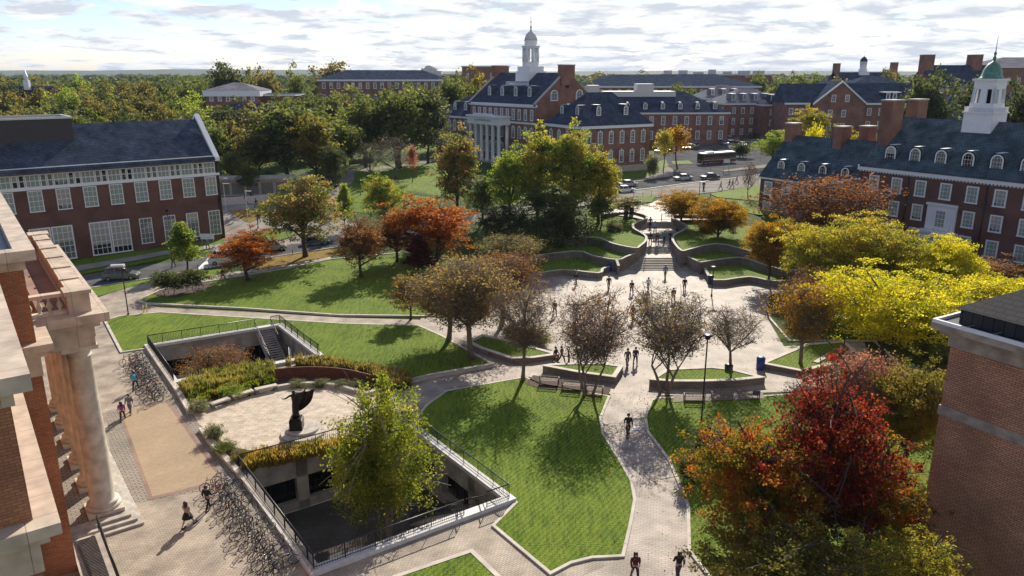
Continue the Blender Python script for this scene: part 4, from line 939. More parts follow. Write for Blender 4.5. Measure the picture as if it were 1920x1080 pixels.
# gabled hall : the gable faces the viewer
def gabled():
    o = thing('brick_hall', 'brick hall whose white edged gable faces the camera, beyond the lower wing', 'building', (114 - 9, 270, 0), R(-3))
    m = MB(); m.profy([(0, 2), (17, 2), (17, 18.2), (8.5, 25.2), (0, 18.2)][::-1], 0, 22); m.b2(-9, -.01, 3, 20, 2, 18.3); m.b2(17.01, 44, 2, 20, 2, 18.3); obj('wall', m, 'brick_red', o)
    r = MB(); s = 7 / 8.5; r.profy([(-.5, 18.2 - .5 * s), (8.5, 25.25), (17.5, 18.2 - .5 * s), (17.5, 18.55 - .5 * s), (8.5, 25.65), (-.5, 18.55 - .5 * s)], -.3, 22)
    r.prof([(2.4, 18), (11, 24.6), (20.6, 18)], -9.4, 8); r.prof([(1.4, 18.1), (11, 24.8), (20.6, 18.1)], 9, 45); rf = obj('roof', r, 'slate', o)
    c = MB(); c.profy([(-.7, 17.5), (8.5, 25.1), (17.7, 17.5), (17.7, 18.1), (8.5, 25.75), (-.7, 18.1)][::-1], -.5, -.3); c.b2(-9.5, -.7, 2.2, 2.98, 17.6, 18.2); c.b2(17.7, 45, 1.2, 1.98, 17.6, 18.2); obj('cornice', c, 'white', o)
    w = win_data(1.5, 2.4, 2, 4, fr=.2)
    for x in (6.2, 10.8):
        put_win(o, w, x, -.003, 18.6, 0)
        for z in (13.5, 9, 5): put_win(o, w, x - .7, -.003, z, 0)
    for x in (19.5, 23.5, 27.5, 31.5, 35.5, 40):
        for z in (14, 9.6, 5.4): put_win(o, w, x, 1.997, z, 0)
    for x in (-7, -3.4):
        for z in (14, 9.6, 5.4): put_win(o, w, x, 2.997, z, 0)
    for x in (27, 41):
        b = MB(); b.b2(-2.4, 2.4, 0, 5, -.5, 2.3); d = obj('dormer', b, 'slate', rf, (x, 3.4, 19.3)); c = MB(); c.b2(-3.1, 3.1, -.4, 5.2, 2.3, 2.6); obj('dormer_cap', c, 'white', d)
        D = win_data(1.4, 2.1, 2, 3, fr=.3); link('window', D[0], d, (-1.1, -.004, .1)); link('window', D[0], d, (1.1, -.004, .1))
gabled()
hall('long dark roofed hall far behind the right wing of the columned hall', 1085, 160, 430, 0, 100, 40, 21.5, 27.6, (14.5, 18), 5, (1.6, 1.8), faces='f', cor=.9)
o, L, W = hall('flat roofed laboratory block with rooftop units on the horizon', 1235, 140, 520, 0, 75, 30, 27.6, 27.8, (20,), 6, (1.6, 1.8), faces='f')
m = MB(); rr = random.Random(3)
for k in range(7): m.b2(5 + k * 10, 9 + k * 10 + rr.random() * 3, 5, 10, 27.8, 29 + rr.random() * 2)
obj('rooftop_units', m, 'offwhite', o)
hall('long three storey brick hall with hipped roof far left of the columned hall', 596, 148, 345, 2, 56, 22, 25.6, 29.6, (21.6, 16.6, 12), 3.2, (1.4, 2.6), faces='fl', cor=.8, zg=2)
hall('low flat roofed brick block on the horizon left of the cupola', 806, 133, 480, 0, 20, 20, 27.5, 27.7, (22,), 5)
hall('plain flat topped brick block on the horizon behind the left chimney', 866, 124, 470, 0, 28, 20, 32.5, 32.7, (26,), 7)
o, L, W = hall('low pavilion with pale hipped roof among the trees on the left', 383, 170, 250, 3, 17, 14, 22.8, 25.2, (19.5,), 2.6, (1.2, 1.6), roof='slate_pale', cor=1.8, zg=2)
hall('flat roofed brick annex right of the pale roofed pavilion', 470, 176, 255, 2, 14, 14, 21.6, 21.9, (18,), 4, zg=2)
hall('brick hall with dark roof below the pale roofed pavilion', 385, 195, 225, 6, 22, 12, 15, 19.5, (11, 7), 3.4, zg=2)
# far hall with small cupola
def far_cupola(px, yb, Y, s, label, hl, pw, ph):
    pass
o, L, W = hall('distant brick hall with two chimneys and a small dark domed cupola', 1578, 137, 400, 0, 33, 20, 22.5, 28.5, (17,), 4, zg=2, hip=False)
chimney(o, 1.2, 10, 24, 33, 2.4, 4); chimney(o, 31, 10, 24, 33.5, 2.4, 4)
m = MB(); m.b2(12.4, 17.6, 7.5, 12.5, 24, 29); cu = obj('cupola', m, 'white', o)
m = MB(); m.lathe([(2.1, 0), (2.1, 1.4), (1.7, 1.5), (1.7, 4.6), (2, 4.7), (2, 5)], 12, (15, 10, 29)); obj('lantern', m, 'white', cu)
m = MB(); m.lathe([(1.8, 0), (1.7, .9), (1.1, 1.9), (.3, 2.4), (.06, 2.8), (.03, 5.5)], 12, (15, 10, 34)); obj('dome', m, 'slate', cu)
hall('dark hipped hall in front of the distant domed cupola', 1592, 165, 340, -2, 28, 22, 22.5, 27, (17,), 4, zg=2)
hall('distant low brick range left of the small cupola', 1540, 140, 420, 0, 14, 16, 25, 27.2, (20,), 4, zg=2)
o, L, W = hall('brick hall with two tall chimneys behind the big round trees on the right', 1752, 148, 300, -3, 24, 22, 22.5, 31.0, (16, 11), 4, zg=2, hip=False)
chimney(o, 1.3, 11, 24, 35, 3.6, 5.2); chimney(o, 19.5, 11, 24, 35, 3.6, 5.2)
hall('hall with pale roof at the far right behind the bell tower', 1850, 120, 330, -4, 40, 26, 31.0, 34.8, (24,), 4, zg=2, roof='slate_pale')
hall('dark roofed wing below the tall chimneys at far right', 1758, 205, 262, -3, 52, 18, 13, 21.5, (8.5,), 4, zg=2)
h_ = thing('domed_building', 'pale domed building on the horizon right of the long hall', 'building', (-75, 700, 0), 0)
m = MB(); m.b2(-10, 12, 0, 20, 0, 30.5); m.b2(-6, 8, 2, 18, 30.5, 32.6); m.lathe([(5, 0), (4.4, 1.6), (2.5, 2.6), (.3, 3)], 16, (1, 10, 32.6)); obj('wall', m, 'offwhite', h_)
h_ = thing('white_steeple', 'small white steeple sticking out of the trees at far left', 'steeple', (-186, 300, 4), 0); h_.scale = (.7, .7, .9)
m = MB(); m.b2(-14, 10, 2, 14, 0, 21.5, 1); m.b2(-1.4, 1.4, 0, 2, 20, 24, 0); m.lathe([(1.1, 0), (1.1, 2), (.9, 2.1), (.1, 4.5)], 8, (0, 1, 24)); obj('tower', m, ['white', 'slate'], h_)
# low structures at the left plaza
w_ = thing('garden_wall', 'long low white concrete wall behind the walkers at middle left', 'wall'); m = MB(); q = PG([(408, 386), (500, 379), (545, 392)]); m.wall(q, .5, lambda x, y: hgt(x, y) - .2, lambda x, y: hgt(x, y) + 1.5); obj('wall_face', m, 'offwhite', w_)
b_ = P(446, 372); w_ = thing('garden_pavilion', 'low glazed pavilion under the trees beside the brick hall', 'pavilion', b_, R(8)); m = MB(); m.b2(-5, 14, 2, 6, 0, 3.6); m.b2(-5.6, 14.6, 1.4, 6.6, 3.6, 4.0); obj('wall', m, 'limestone', w_)
m = MB()
for k in range(6): m.b2(-4.4 + k * 3, -2 + k * 3, 1.9, 1.98, .6, 3.0)
obj('window', m, 'glass', w_)
for i, (x0, x1, y) in enumerate(((585, 640, 306), (655, 700, 304))):
    a, b = P(x0, y + 4), P(x1, y); w_ = thing('garden_wall', ['dark low wall left of the curved path below the big dark trees', 'dark low wall right of the curved path below the big dark trees'][i], 'wall'); m = MB(); m.wall([a.xy, b.xy], .5, TOP - .5, TOP + 1.2); obj('wall_face', m, 'wallstone', w_)
# ================================================================ TREES
LF = {
 'green': leaf_mat('leaves_green', [(0.056, 0.078, 0.027), (0.119, 0.148, 0.042), (0.199, 0.21, 0.062)]),
 'dark': leaf_mat('leaves_dark', [(0.038, 0.054, 0.026), (0.074, 0.094, 0.039), (0.136, 0.145, 0.058)]),
 'olive': leaf_mat('leaves_olive', [(0.073, 0.081, 0.027), (0.156, 0.147, 0.048), (0.282, 0.212, 0.072)]),
 'yolive': leaf_mat('leaves_yellow_olive', [(.10,.11,.025),(.19,.17,.035),(.27,.20,.05)]),
 'birch': leaf_mat('leaves_birch', [(0.085, 0.13, 0.018), (0.2, 0.24, 0.03), (0.38, 0.36, 0.06)], .6),
 'brightg': leaf_mat('leaves_bright_green', [(0.117, 0.187, 0.031), (0.237, 0.3, 0.051), (0.348, 0.373, 0.078)]),
 'yellowg': leaf_mat('leaves_yellow_green', [(0.12, 0.152, 0.023), (0.323, 0.301, 0.043), (0.542, 0.384, 0.058)]),
 'yellow': leaf_mat('leaves_yellow', [(.22,.26,.018),(.50,.46,.025),(.68,.58,.04)]),
 'gold': leaf_mat('leaves_gold', [(0.092, 0.081, 0.014), (0.276, 0.172, 0.021), (0.483, 0.23, 0.023)]),
 'orange': leaf_mat('leaves_orange', [(0.147, 0.053, 0.016), (0.378, 0.121, 0.021), (0.525, 0.189, 0.032)]),
 'rust': leaf_mat('leaves_rust', [(0.077, 0.039, 0.02), (0.209, 0.077, 0.024), (0.33, 0.132, 0.033)]),
 'brown': leaf_mat('leaves_brown', [(0.104, 0.098, 0.039), (0.221, 0.156, 0.065), (0.338, 0.221, 0.091)]),
 'brownred': leaf_mat('leaves_brown_red', [(0.094, 0.075, 0.034), (0.208, 0.094, 0.047), (0.32, 0.17, 0.056)]),
 'crimson': leaf_mat('leaves_crimson', [(.07,.075,.018),(.09,.03,.018),(.15,.012,.016),(.26,.03,.022),(.33,.10,.03)], .5),
 'mixed': leaf_mat('leaves_mixed_autumn', [(0.06, 0.085, 0.015), (0.17, 0.16, 0.02), (0.36, 0.16, 0.025), (0.3, 0.04, 0.02)], .55, .42),
 'greenred': leaf_mat('leaves_green_red', [(.07,.12,.03),(.14,.17,.04),(.32,.24,.09),(.42,.2,.12)], .45, .4),
 'amber': leaf_mat('leaves_amber_green', [(.08,.14,.025),(.19,.24,.04),(.34,.35,.06),(.46,.33,.08)], .4, .4),
 'pinkbrown': leaf_mat('leaves_pink_brown', [(0.116, 0.072, 0.043), (0.319, 0.131, 0.102), (0.435, 0.189, 0.145)]),
 'darkred': leaf_mat('leaves_dark_red', [(0.044, 0.013, 0.013), (0.099, 0.022, 0.02), (0.176, 0.044, 0.028)]),
 'woods': leaf_mat('leaves_woods', [(.04,.062,.02),(.075,.1,.028),(.13,.15,.035)]),
 'sage': leaf_mat('leaves_sage', [(0.081, 0.094, 0.058), (0.174, 0.187, 0.116), (0.276, 0.274, 0.167)]),
}
def tree_mesh(H, rx, hb, shape='round', limbs=7, subs=5, twigs=4, leaves=14, ls=.3, sig=.5, seed=1, trunk=.2, stems=1, fine=0, aspect=.6, droop=0.0, lump=.22, flat=1.0, rz=None, bark_n=5):
    """crown between hb and H, half width rx. returns (wood mesh builder, leaf arrays)"""
    g = np.random.default_rng(seed); cz, rz_ = (H + hb) / 2, (H - hb) / 2
    ph = g.uniform(0, 6.28, 6)
    def lum(d): return 1 + lump * (math.sin(3 * d[0] + ph[0]) * math.sin(4 * d[1] + ph[1]) + .8 * math.sin(5 * d[2] + ph[2] + 3 * d[0]) * math.sin(5 * d[1] + ph[3]))
    def prof(z):
        if shape == 'cone': return max(.05, (1 - z) / 2) ** .75 * (1 if z > -.8 else .7)
        if shape == 'column': return max(.15, (1 - abs(z) ** 3.2)) * (.9 + .1 * math.cos(3 * z))
        if shape == 'vase': return math.sqrt(max(.02, 1 - z * z)) * (.62 + .38 * (z + 1) / 1.5 if z < .5 else 1)
        if shape == 'flat': return max(.1, 1 - abs(z) ** 2.2) ** .5
        if shape == 'egg': return math.sqrt(max(.02, 1 - z * z)) * (1.08 - .25 * z)
        return math.sqrt(max(.02, 1 - z * z))
    def samp(lo, hi):
        z = g.uniform(-.93, .96); a = g.uniform(0, 6.283); r = (g.uniform(lo ** 2, hi ** 2)) ** .5
        d = (math.cos(a), math.sin(a), z); k = lum(d)
        return Vector((math.cos(a) * rx * prof(z) * r * k, math.sin(a) * rx * prof(z) * r * k, cz + rz_ * z * min(1, (.55 + .45 * r) if shape != 'cone' else 1) * (k if z > 0 else 1)))
    wood = MB(); tips = []
    def curve(a, b, r0, r1, n=4, sag=.12):
        m = (a + b) / 2 + Vector((g.normal() * .06, g.normal() * .06, sag)) * (b - a).length
        pts = [(1 - t) ** 2 * a + 2 * t * (1 - t) * m + t * t * b for t in [i / n for i in range(n + 1)]]
        return pts, [r0 + (r1 - r0) * i / n for i in range(n + 1)]
    tr = trunk; forks = []
    for s_ in range(stems):
        an = 6.28 * s_ / max(1, stems) + g.uniform(0, 1); off_ = 0 if stems == 1 else .25
        base = Vector((off_ * math.cos(an), off_ * math.sin(an), -.2)); hf = hb * (.75 if stems == 1 else .5) + .12 * (H - hb)
        if shape in ('cone', 'column', 'egg') or (stems == 1 and limbs > 8): hf = hb + (H - hb) * .55
        top = Vector((off_ * math.cos(an) + (g.normal() * .15 if stems == 1 else rx * .2 * math.cos(an)), off_ * math.sin(an) + (g.normal() * .15 if stems == 1 else rx * .2 * math.sin(an)), hf if stems == 1 else hf * 1.3))
        pts, rs = curve(base, top, tr * (1 if stems == 1 else .6), tr * .6 * (1 if stems == 1 else .6), 6, 0)
        rs[0] *= 1.35; wood.tube(pts, rs, max(6, bark_n + 2)); forks.append((pts, rs))
    L1 = []
    for i in range(limbs):
        tgt = samp(.35, .7); pts, rs = forks[i % stems]
        # leave the trunk below the target
        best = len(pts) - 1
        for k in range(2, len(pts)):
            if pts[k].z > max(hb * .6, tgt.z - (tgt.xy - pts[k].xy).length * 1.0 - .3): best = k; break
        q, qr = curve(pts[best], tgt, rs[best] * .62, tr * .22, 5, .1); wood.tube(q, qr, bark_n); L1.append((q, qr))
    L2 = []
    for i in range(limbs * subs):
        tgt = samp(.5, .95); q, qr = min(L1, key=lambda u: (u[0][-1] - tgt).length + (u[0][3] - tgt).length * .6); k = g.integers(2, 6)
        p, pr = curve(q[k], tgt, qr[k] * .6, tr * .08, 4, .06); wood.tube(p, pr, 4, cap=False); L2.append((p, pr))
    for i in range(limbs * subs * twigs):
        q, qr = L2[i % len(L2)]; k = g.integers(1, 5); o_ = samp(.6, 1.0)
        d = (o_ - q[k]); ln = min(d.length, rx * .45); d = d.normalized() * ln if d.length > 0 else Vector((0, 0, .3))
        tgt = q[k] + d; tips.append(tgt)
        if fine:
            w_, wr = curve(q[k], tgt, tr * .055, tr * .02, 3, .05); wood.tube(w_, [max(.012, x) for x in wr], 3, cap=False)
            for j in range(fine):
                kk = g.integers(1, 4); e = w_[kk] + Vector((g.normal(), g.normal(), abs(g.normal()) * .7 + .2)).normalized() * rx * .16
                wood.tube([w_[kk], e], [.014, .006], 3, cap=False); tips.append(e)
    tips = np.array([tuple(t) for t in tips]); N = int(leaves * len(tips)) if not fine else int(leaves * len(tips) / (1 + fine))
    idx = g.integers(0, len(tips), N); pos = tips[idx] + g.normal(size=(N, 3)) * np.array([sig, sig, sig * .65 * flat])
    if droop: pos[:, 2] -= np.abs(g.normal(size=N)) * droop
    nrm = g.normal(size=(N, 3)); nrm[:, 2] = nrm[:, 2] * .8 + .45; nrm /= np.linalg.norm(nrm, axis=1)[:, None]
    a = np.cross(nrm, g.normal(size=(N, 3))); a /= np.linalg.norm(a, axis=1)[:, None]; b = np.cross(nrm, a)
    sz = ls * g.uniform(.6, 1.25, N)[:, None]; a *= sz / 2; b *= sz / 2 * aspect
    bend = nrm * sz * .12
    vs = np.stack([pos - a, pos - b + bend, pos + a, pos + b + bend], 1).reshape(-1, 3)
    return wood, vs
def leaf_mesh(name, vs, mat):
    n = len(vs) // 4; me = bpy.data.meshes.new(name); me.vertices.add(len(vs)); me.vertices.foreach_set('co', vs.astype(np.float32).ravel())
    me.loops.add(4 * n); me.loops.foreach_set('vertex_index', np.arange(4 * n, dtype=np.int32)); me.polygons.add(n)
    me.polygons.foreach_set('loop_start', np.arange(0, 4 * n, 4, dtype=np.int32)); me.polygons.foreach_set('loop_total', np.full(n, 4, dtype=np.int32))
    me.update(calc_edges=True); me.materials.append(mat); return me
PROTO = {}
def proto(key, bark='bark', **k):
    if key not in PROTO:
        w, v = tree_mesh(**k); PROTO[key] = (w.mesh('trunk', bark), leaf_mesh('crown', v, LF['green']), k['H'], k['rx'])
    return PROTO[key]
def tree(key, pos, H, rx, leaf, label, name='tree', cat='tree', group=None, rz=None, bark=None):
    tm, cm, h0, r0 = PROTO[key]
    o = thing(name, label, cat, pos, rnd.uniform(0, 6.28) if rz is None else rz, group); s = rx / r0; o.scale = (s, s, H / h0)
    t = link('trunk', tm, o); c = link('crown', cm, o, mat=LF[leaf])
    if bark: t.material_slots[0].link = 'OBJECT'; t.material_slots[0].material = M[bark]
    return o
# prototypes
for s in range(3): proto('far%d' % s, H=18, rx=7, hb=2.5, shape=['round', 'egg', 'round'][s], limbs=7, subs=4, twigs=5, leaves=34, ls=.85, sig=.8, seed=20 + s, trunk=.4, lump=.3)
for s in range(3): proto('mid%d' % s, H=14, rx=5.5, hb=2.2, shape=['egg', 'round', 'egg'][s], limbs=10, subs=6, twigs=5, leaves=44, ls=.33, sig=.36, seed=40 + s, trunk=.28, lump=.28)
proto('birch', 'bark_pale', H=12.3, rx=4.3, hb=2.4, shape='egg', limbs=12, subs=7, twigs=6, leaves=66, ls=.2, sig=.28, seed=5, trunk=.2, stems=3, droop=.5, lump=.38, aspect=.6)
proto('maple0', H=11, rx=5.2, hb=1.6, shape='round', limbs=12, subs=8, twigs=7, leaves=52, ls=.185, sig=.25, seed=61, trunk=.24, lump=.35, aspect=.85)
proto('maple1', H=12, rx=5.0, hb=2.0, shape='egg', limbs=12, subs=8, twigs=7, leaves=36, ls=.19, sig=.22, seed=63, trunk=.26, lump=.62, aspect=.85)
proto('locust0', H=10, rx=6.2, hb=2.4, shape='round', limbs=12, subs=7, twigs=7, leaves=66, ls=.19, sig=.36, seed=71, trunk=.22, flat=.5, lump=.3, aspect=.7)
proto('locust1', H=9, rx=5.6, hb=2.2, shape='round', limbs=12, subs=7, twigs=7, leaves=66, ls=.19, sig=.34, seed=72, trunk=.22, flat=.5, lump=.32, aspect=.7)
proto('bare0', 'bark_grey', H=8.5, rx=3.9, hb=2.2, shape='vase', limbs=10, subs=7, twigs=7, leaves=10, ls=.13, sig=.16, seed=81, trunk=.17, fine=4)
proto('bare1', 'bark_grey', H=8.5, rx=3.8, hb=2.0, shape='vase', limbs=11, subs=7, twigs=7, leaves=9, ls=.14, sig=.16, seed=83, trunk=.19, stems=3, fine=4)
proto('bare2', 'bark_grey', H=7.5, rx=3.3, hb=2.4, shape='vase', limbs=8, subs=6, twigs=6, leaves=3, ls=.15, sig=.2, seed=85, trunk=.15, fine=4)
proto('half', 'bark_grey', H=9, rx=4.4, hb=2.2, shape='vase', limbs=11, subs=7, twigs=6, leaves=24, ls=.18, sig=.24, seed=87, trunk=.2, fine=3)
proto('twiggy', 'bark_grey', H=11, rx=6, hb=2.0, shape='round', limbs=9, subs=6, twigs=6, leaves=1.2, ls=.3, sig=.3, seed=89, trunk=.25, fine=3)
proto('young', H=7, rx=1.9, hb=1.5, shape='cone', limbs=12, subs=4, twigs=4, leaves=26, ls=.27, sig=.2, seed=91, trunk=.09, lump=.35)
proto('slim', H=7.5, rx=1.7, hb=2.2, shape='egg', limbs=9, subs=4, twigs=4, leaves=12, ls=.3, sig=.28, seed=93, trunk=.09)
proto('tall', H=16, rx=4.6, hb=2, shape='egg', limbs=14, subs=6, twigs=6, leaves=30, ls=.36, sig=.34, seed=95, trunk=.3, lump=.34)
proto('bush', H=2.4, rx=1.9, hb=.25, shape='round', limbs=7, subs=5, twigs=5, leaves=26, ls=.17, sig=.2, seed=97, trunk=.07, stems=3)
proto('topiary', H=3.2, rx=2.1, hb=.7, shape='flat', limbs=7, subs=5, twigs=5, leaves=34, ls=.17, sig=.18, seed=98, trunk=.07, stems=3)
proto('mass', H=4, rx=4.5, hb=.2, shape='flat', limbs=9, subs=6, twigs=5, leaves=26, ls=.26, sig=.35, seed=99, trunk=.12, stems=3)
def T(key, bx, by, topy, wpx, leaf, label, z=None, group=None, name='tree', cat='tree', X=None, Y=None, rz=None, bark=None):
    """tree whose foot is seen at (bx,by); crown top at row topy, crown wpx pixels wide"""
    p = P(bx, by) if Y is None else Vector((X, Y, hgt(X, Y) if z is None else z))
    H = Zat(topy, p.y) - p.z; dist = p.y * cp - (p.z + H * .6 - CH) * sp; rx = wpx / 2 * dist / FPX * (1.42 if key[:4] in ('bare',) else 1.35 if key == 'half' else 1.05 if key == 'tall' else 1.28 if key[:3] == 'mid' else 1.15)
    return tree(key, p, H, rx, leaf, label, name, cat, group, rz, bark)
# --- close trees
T('birch', 0, 0, 718, 208, 'birch', 'airy yellow green tree with pale stems growing out of the near sunken courtyard', X=-8.9, Y=46.6, z=DEP, rz=.4)
T('young', 0, 0, 700, 50, 'birch', 'thin young sapling poking up left of the courtyard tree', X=-9.7, Y=52.5, z=0)
T('maple0', 1400, 1060, 790, 255, 'mixed', 'orange and green maple at the lower right, left of the crimson one', rz=1.0)
T('maple1', 1535, 1050, 700, 262, 'crimson', 'tall crimson maple at the lower right', rz=2.0)
T('maple1', 1620, 1040, 830, 220, 'mixed', 'red and orange maple crown between the crimson tree and the brown brick block', rz=.3)
T('half', 1600, 850, 655, 150, 'pinkbrown', 'sparse pinkish tree behind the crimson maple')
T('maple0', 1690, 890, 672, 190, 'yolive', 'olive brown tree beside the corner of the brown brick block', rz=3.0)
T('maple0', 0, 0, 1000, 320, 'yolive', 'green yellow treetop at the bottom edge right of the path', X=13.5, Y=33.0, z=0)
T('maple1', 0, 0, 1035, 230, 'yellowg', 'yellow green treetop at the bottom edge below the crimson maple', X=17.8, Y=32.2, z=0)
T('maple1', 0, 0, 1005, 200, 'yellowg', 'yellow green treetop in front of the brown brick block', X=20.8, Y=33.4, z=0)
T('bush', 1325, 872, 795, 75, 'dark', 'dark evergreen shrub on the lawn left of the orange maple', name='shrub', cat='shrub')
T('bush', 1290, 905, 850, 60, 'dark', 'small dark shrub at the left foot of the orange maple', name='shrub', cat='shrub')
# --- crape myrtles round the plaza
T('bare0', 980, 715, 525, 125, 'brown', 'half bare tree on the lawn edge left of the left planter', rz=.5)
T('bare1', 1103, 742, 535, 150, 'brownred', 'round twiggy tree in front of the left planter', rz=1.2)
T('bare1', 1246, 735, 532, 165, 'brown', 'broad many stemmed half bare tree at the left end of the long planter', rz=2.6)
T('bare2', 1368, 704, 570, 120, 'brown', 'small bare vase shaped tree behind the rightmost wooden bench')
T('half', 885, 674, 474, 190, 'brown', 'wide brown green tree at the fork of the paths')
T('half', 840, 640, 498, 170, 'brown', 'brown leaved tree leaning over the white path left of the wide one')
T('half', 940, 610, 470, 150, 'brownred', 'brownish tree at the upper left corner of the plaza', rz=2)
T('half', 960, 520, 438, 140, 'yolive', 'yellow olive tree just left of the lowest terrace wall')
T('half', 1500, 690, 525, 130, 'gold', 'gold brown tree in the low pointed planter')
T('half', 1540, 620, 507, 130, 'brownred', 'brown green tree behind the gold one at the right of the plaza', rz=4)
# --- yellow honeylocusts
T('locust0', 1655, 690, 503, 285, 'yellow', 'broad bright yellow tree right of the plaza, the nearest of the yellow ones', rz=.2)
T('locust1', 1855, 655, 510, 235, 'yellow', 'bright yellow tree above the roof of the brown brick block')
T('locust1', 1765, 590, 435, 125, 'yellow', 'golden yellow tree before the white entrance bay', rz=1)
T('locust0', 1640, 575, 402, 190, 'yellowg', 'large yellow green tree, right half of the pair below the brick hall', rz=1)
T('locust0', 1535, 570, 400, 170, 'yellowg', 'large yellow green tree, left half of the pair near the terrace', rz=3)
T('locust1', 1440, 535, 402, 110, 'gold', 'orange gold tree at the right end of the terrace')
T('half', 1540, 500, 325, 225, 'rust', 'wide red brown tree hiding the lower brick wing', rz=1)
T('locust1', 1275, 426, 355, 100, 'gold', 'gold tree at the head of the outdoor stairs')
T('locust1', 1345, 462, 366, 115, 'gold', 'gold green tree on the terrace right of the stairs', rz=2)
T('maple0', 1700, 640, 575, 170, 'olive', 'dark olive tree under the nearest yellow one', rz=5)
T('maple0', 1840, 560, 478, 190, 'brownred', 'dark brown tree in the shade of the brick hall at far right', rz=2)
T('maple0', 1740, 720, 640, 120, 'green', 'green tree wedged between the yellow trees and the brick block')
# --- middle left
T('mid0', 573, 482, 308, 142, 'greenred', 'large green tree with bronze top left of the curved lawn', rz=.3)
T('young', 351, 508, 418, 72, 'brightg', 'young bright green tree beside the crossing')
T('mid1', 466, 526, 430, 108, 'orange', 'orange tree beside the crossing, left of the big green tree', rz=.5)
T('topiary', 318, 555, 507, 68, 'dark', 'low spreading dark shrub in the mulch bed, the left of two', name='shrub', cat='shrub')
T('topiary', 360, 548, 503, 60, 'dark', 'low spreading dark shrub in the mulch bed, the right of two', name='shrub', cat='shrub')
T('mid1', 677, 520, 408, 95, 'brownred', 'dark reddish brown tree on the sloping lawn', rz=1)
T('mid2', 745, 492, 395, 90, 'rust', 'rust coloured tree left of the wide orange one')
T('mid1', 815, 498, 368, 160, 'orange', 'wide bright orange tree in the middle of the photo', rz=2)
T('young', 787, 520, 440, 70, 'darkred', 'low dark red conical tree below the orange ones')
T('mid0', 722, 430, 315, 82, 'amber', 'pale green gold tree on the edge of the curved lawn', rz=4)
T('young', 648, 432, 345, 42, 'brightg', 'slender bright green tree left of the pale gold one')
T('tall', 860, 415, 236, 100, 'greenred', 'tall tree with reddish crown in front of the white portico', rz=1)
T('mid2', 905, 418, 322, 72, 'green', 'green tree leaning against the tall reddish one')
T('tall', 955, 425, 270, 85, 'brightg', 'bright green tree at the left of the big central cluster', rz=2)
T('tall', 1010, 425, 232, 105, 'amber', 'tall amber tree forming the left top of the big central cluster', rz=.4)
T('tall', 1072, 425, 229, 105, 'amber', 'tall amber tree forming the right top of the big central cluster', rz=3.4)
T('tall', 1122, 420, 275, 85, 'yellowg', 'yellow green tree at the right of the big central cluster', rz=5)
T('mid1', 1040, 455, 345, 120, 'green', 'dark green tree at the foot of the central cluster')
T('mid2', 940, 470, 380, 100, 'dark', 'dark tree between the orange tree and the terrace')
T('mass', 1040, 462, 400, 150, 'dark', 'dark shrub mass on the terrace below the central cluster', name='shrub', cat='shrub')
T('mass', 1000, 480, 425, 120, 'green', 'green shrub mass left of the terrace lawns', name='shrub', cat='shrub')
T('slim', 1120, 440, 365, 60, 'green', 'small tree on the upper terrace left of the stairs')
T('slim', 1178, 412, 368, 70, 'olive', 'small crooked tree beside the two bins')
T('mid0', 770, 600, 505, 70, 'brown', 'small brown tree at the end of the sloping lawn')
# --- by the road
T('slim', 1243, 322, 236, 34, 'yellowg', 'thin yellow green street tree nearest the hipped wing')
T('slim', 1271, 317, 230, 48, 'gold', 'golden street tree left of the bus')
T('bush', 1221, 334, 288, 30, 'sage', 'pale leaved shrub at the corner of the hipped wing', name='shrub', cat='shrub')
T('mid0', 1447, 315, 234, 62, 'brightg', 'bright green street tree right of the bus')
T('twiggy', 1402, 372, 298, 36, 'brown', 'bare young tree on the grass by the crossing')
T('bush', 1388, 296, 266, 42, 'dark', 'dark leaning pine on the traffic island right of the bus', name='shrub', cat='shrub')
T('bush', 1412, 268, 248, 26, 'dark', 'dark round shrub at the wall beyond the parked cars', name='shrub', cat='shrub')
T('mid1', 1520, 282, 199, 68, 'yellowg', 'yellow green tree behind the lower wing chimneys')
T('bush', 0, 0, 236, 42, 'yellow', 'bright yellow bush between the wing chimneys', X=71, Y=182, name='shrub', cat='shrub')
T('mid2', 0, 0, 238, 60, 'yellowg', 'yellow green tree crown between the middle chimneys', X=82, Y=180)
T('bush', 1090, 352, 322, 60, 'dark', 'dark hedge shrub at the foot of the hipped wing', name='shrub', cat='shrub')
T('bush', 1150, 344, 310, 30, 'sage', 'small pale shrub against the hipped wing', name='shrub', cat='shrub')
# --- big trees beyond
def TB(key, X_, Y_, topy, wpx, leaf, label, group=None, hmin=8):
    x = (X_ - 960) / ray(960, 200)[1] * Y_
    return T(key, 0, 0, topy, wpx, leaf, label, X=x, Y=Y_, group=group)
TB('far0', 530, 178, 184, 165, 'green', 'big spreading green tree beyond the large bronze topped one')
TB('far1', 585, 172, 208, 80, 'yolive', 'yellowish tree right of the big spreading tree')
TB('far1', 745, 205, 152, 125, 'green', 'tallest dark green tree of the grove left of the columned hall')
TB('far2', 680, 205, 164, 110, 'green', 'tall green tree left in the grove beyond the curved path')
TB('far0', 800, 215, 160, 100, 'dark', 'dark tree of the grove against the left wing of the columned hall')
TB('far2', 640, 188, 208, 70, 'green', 'mid height green tree between the big spreading tree and the grove')
TB('twiggy', 735, 183, 250, 110, 'brown', 'bare grey tree in front of the dark grove')
TB('twiggy', 690, 180, 262, 80, 'brown', 'smaller bare grey tree left of the other bare one')
TB('slim', 768, 176, 268, 22, 'pinkbrown', 'tiny pink tree beside the path below the columned hall')
TB('far1', 1732, 200, 124, 100, 'dark', 'big round dark green tree behind the green roofed hall, left of the bell tower')
TB('far0', 1835, 210, 130, 95, 'dark', 'dark green tree directly behind the bell tower')
TB('far2', 1915, 190, 134, 90, 'dark', 'dark green tree right of the bell tower at the edge')
TB('far1', 850, 262, 131, 70, 'green', 'tall green tree left behind the left chimney of the columned hall')
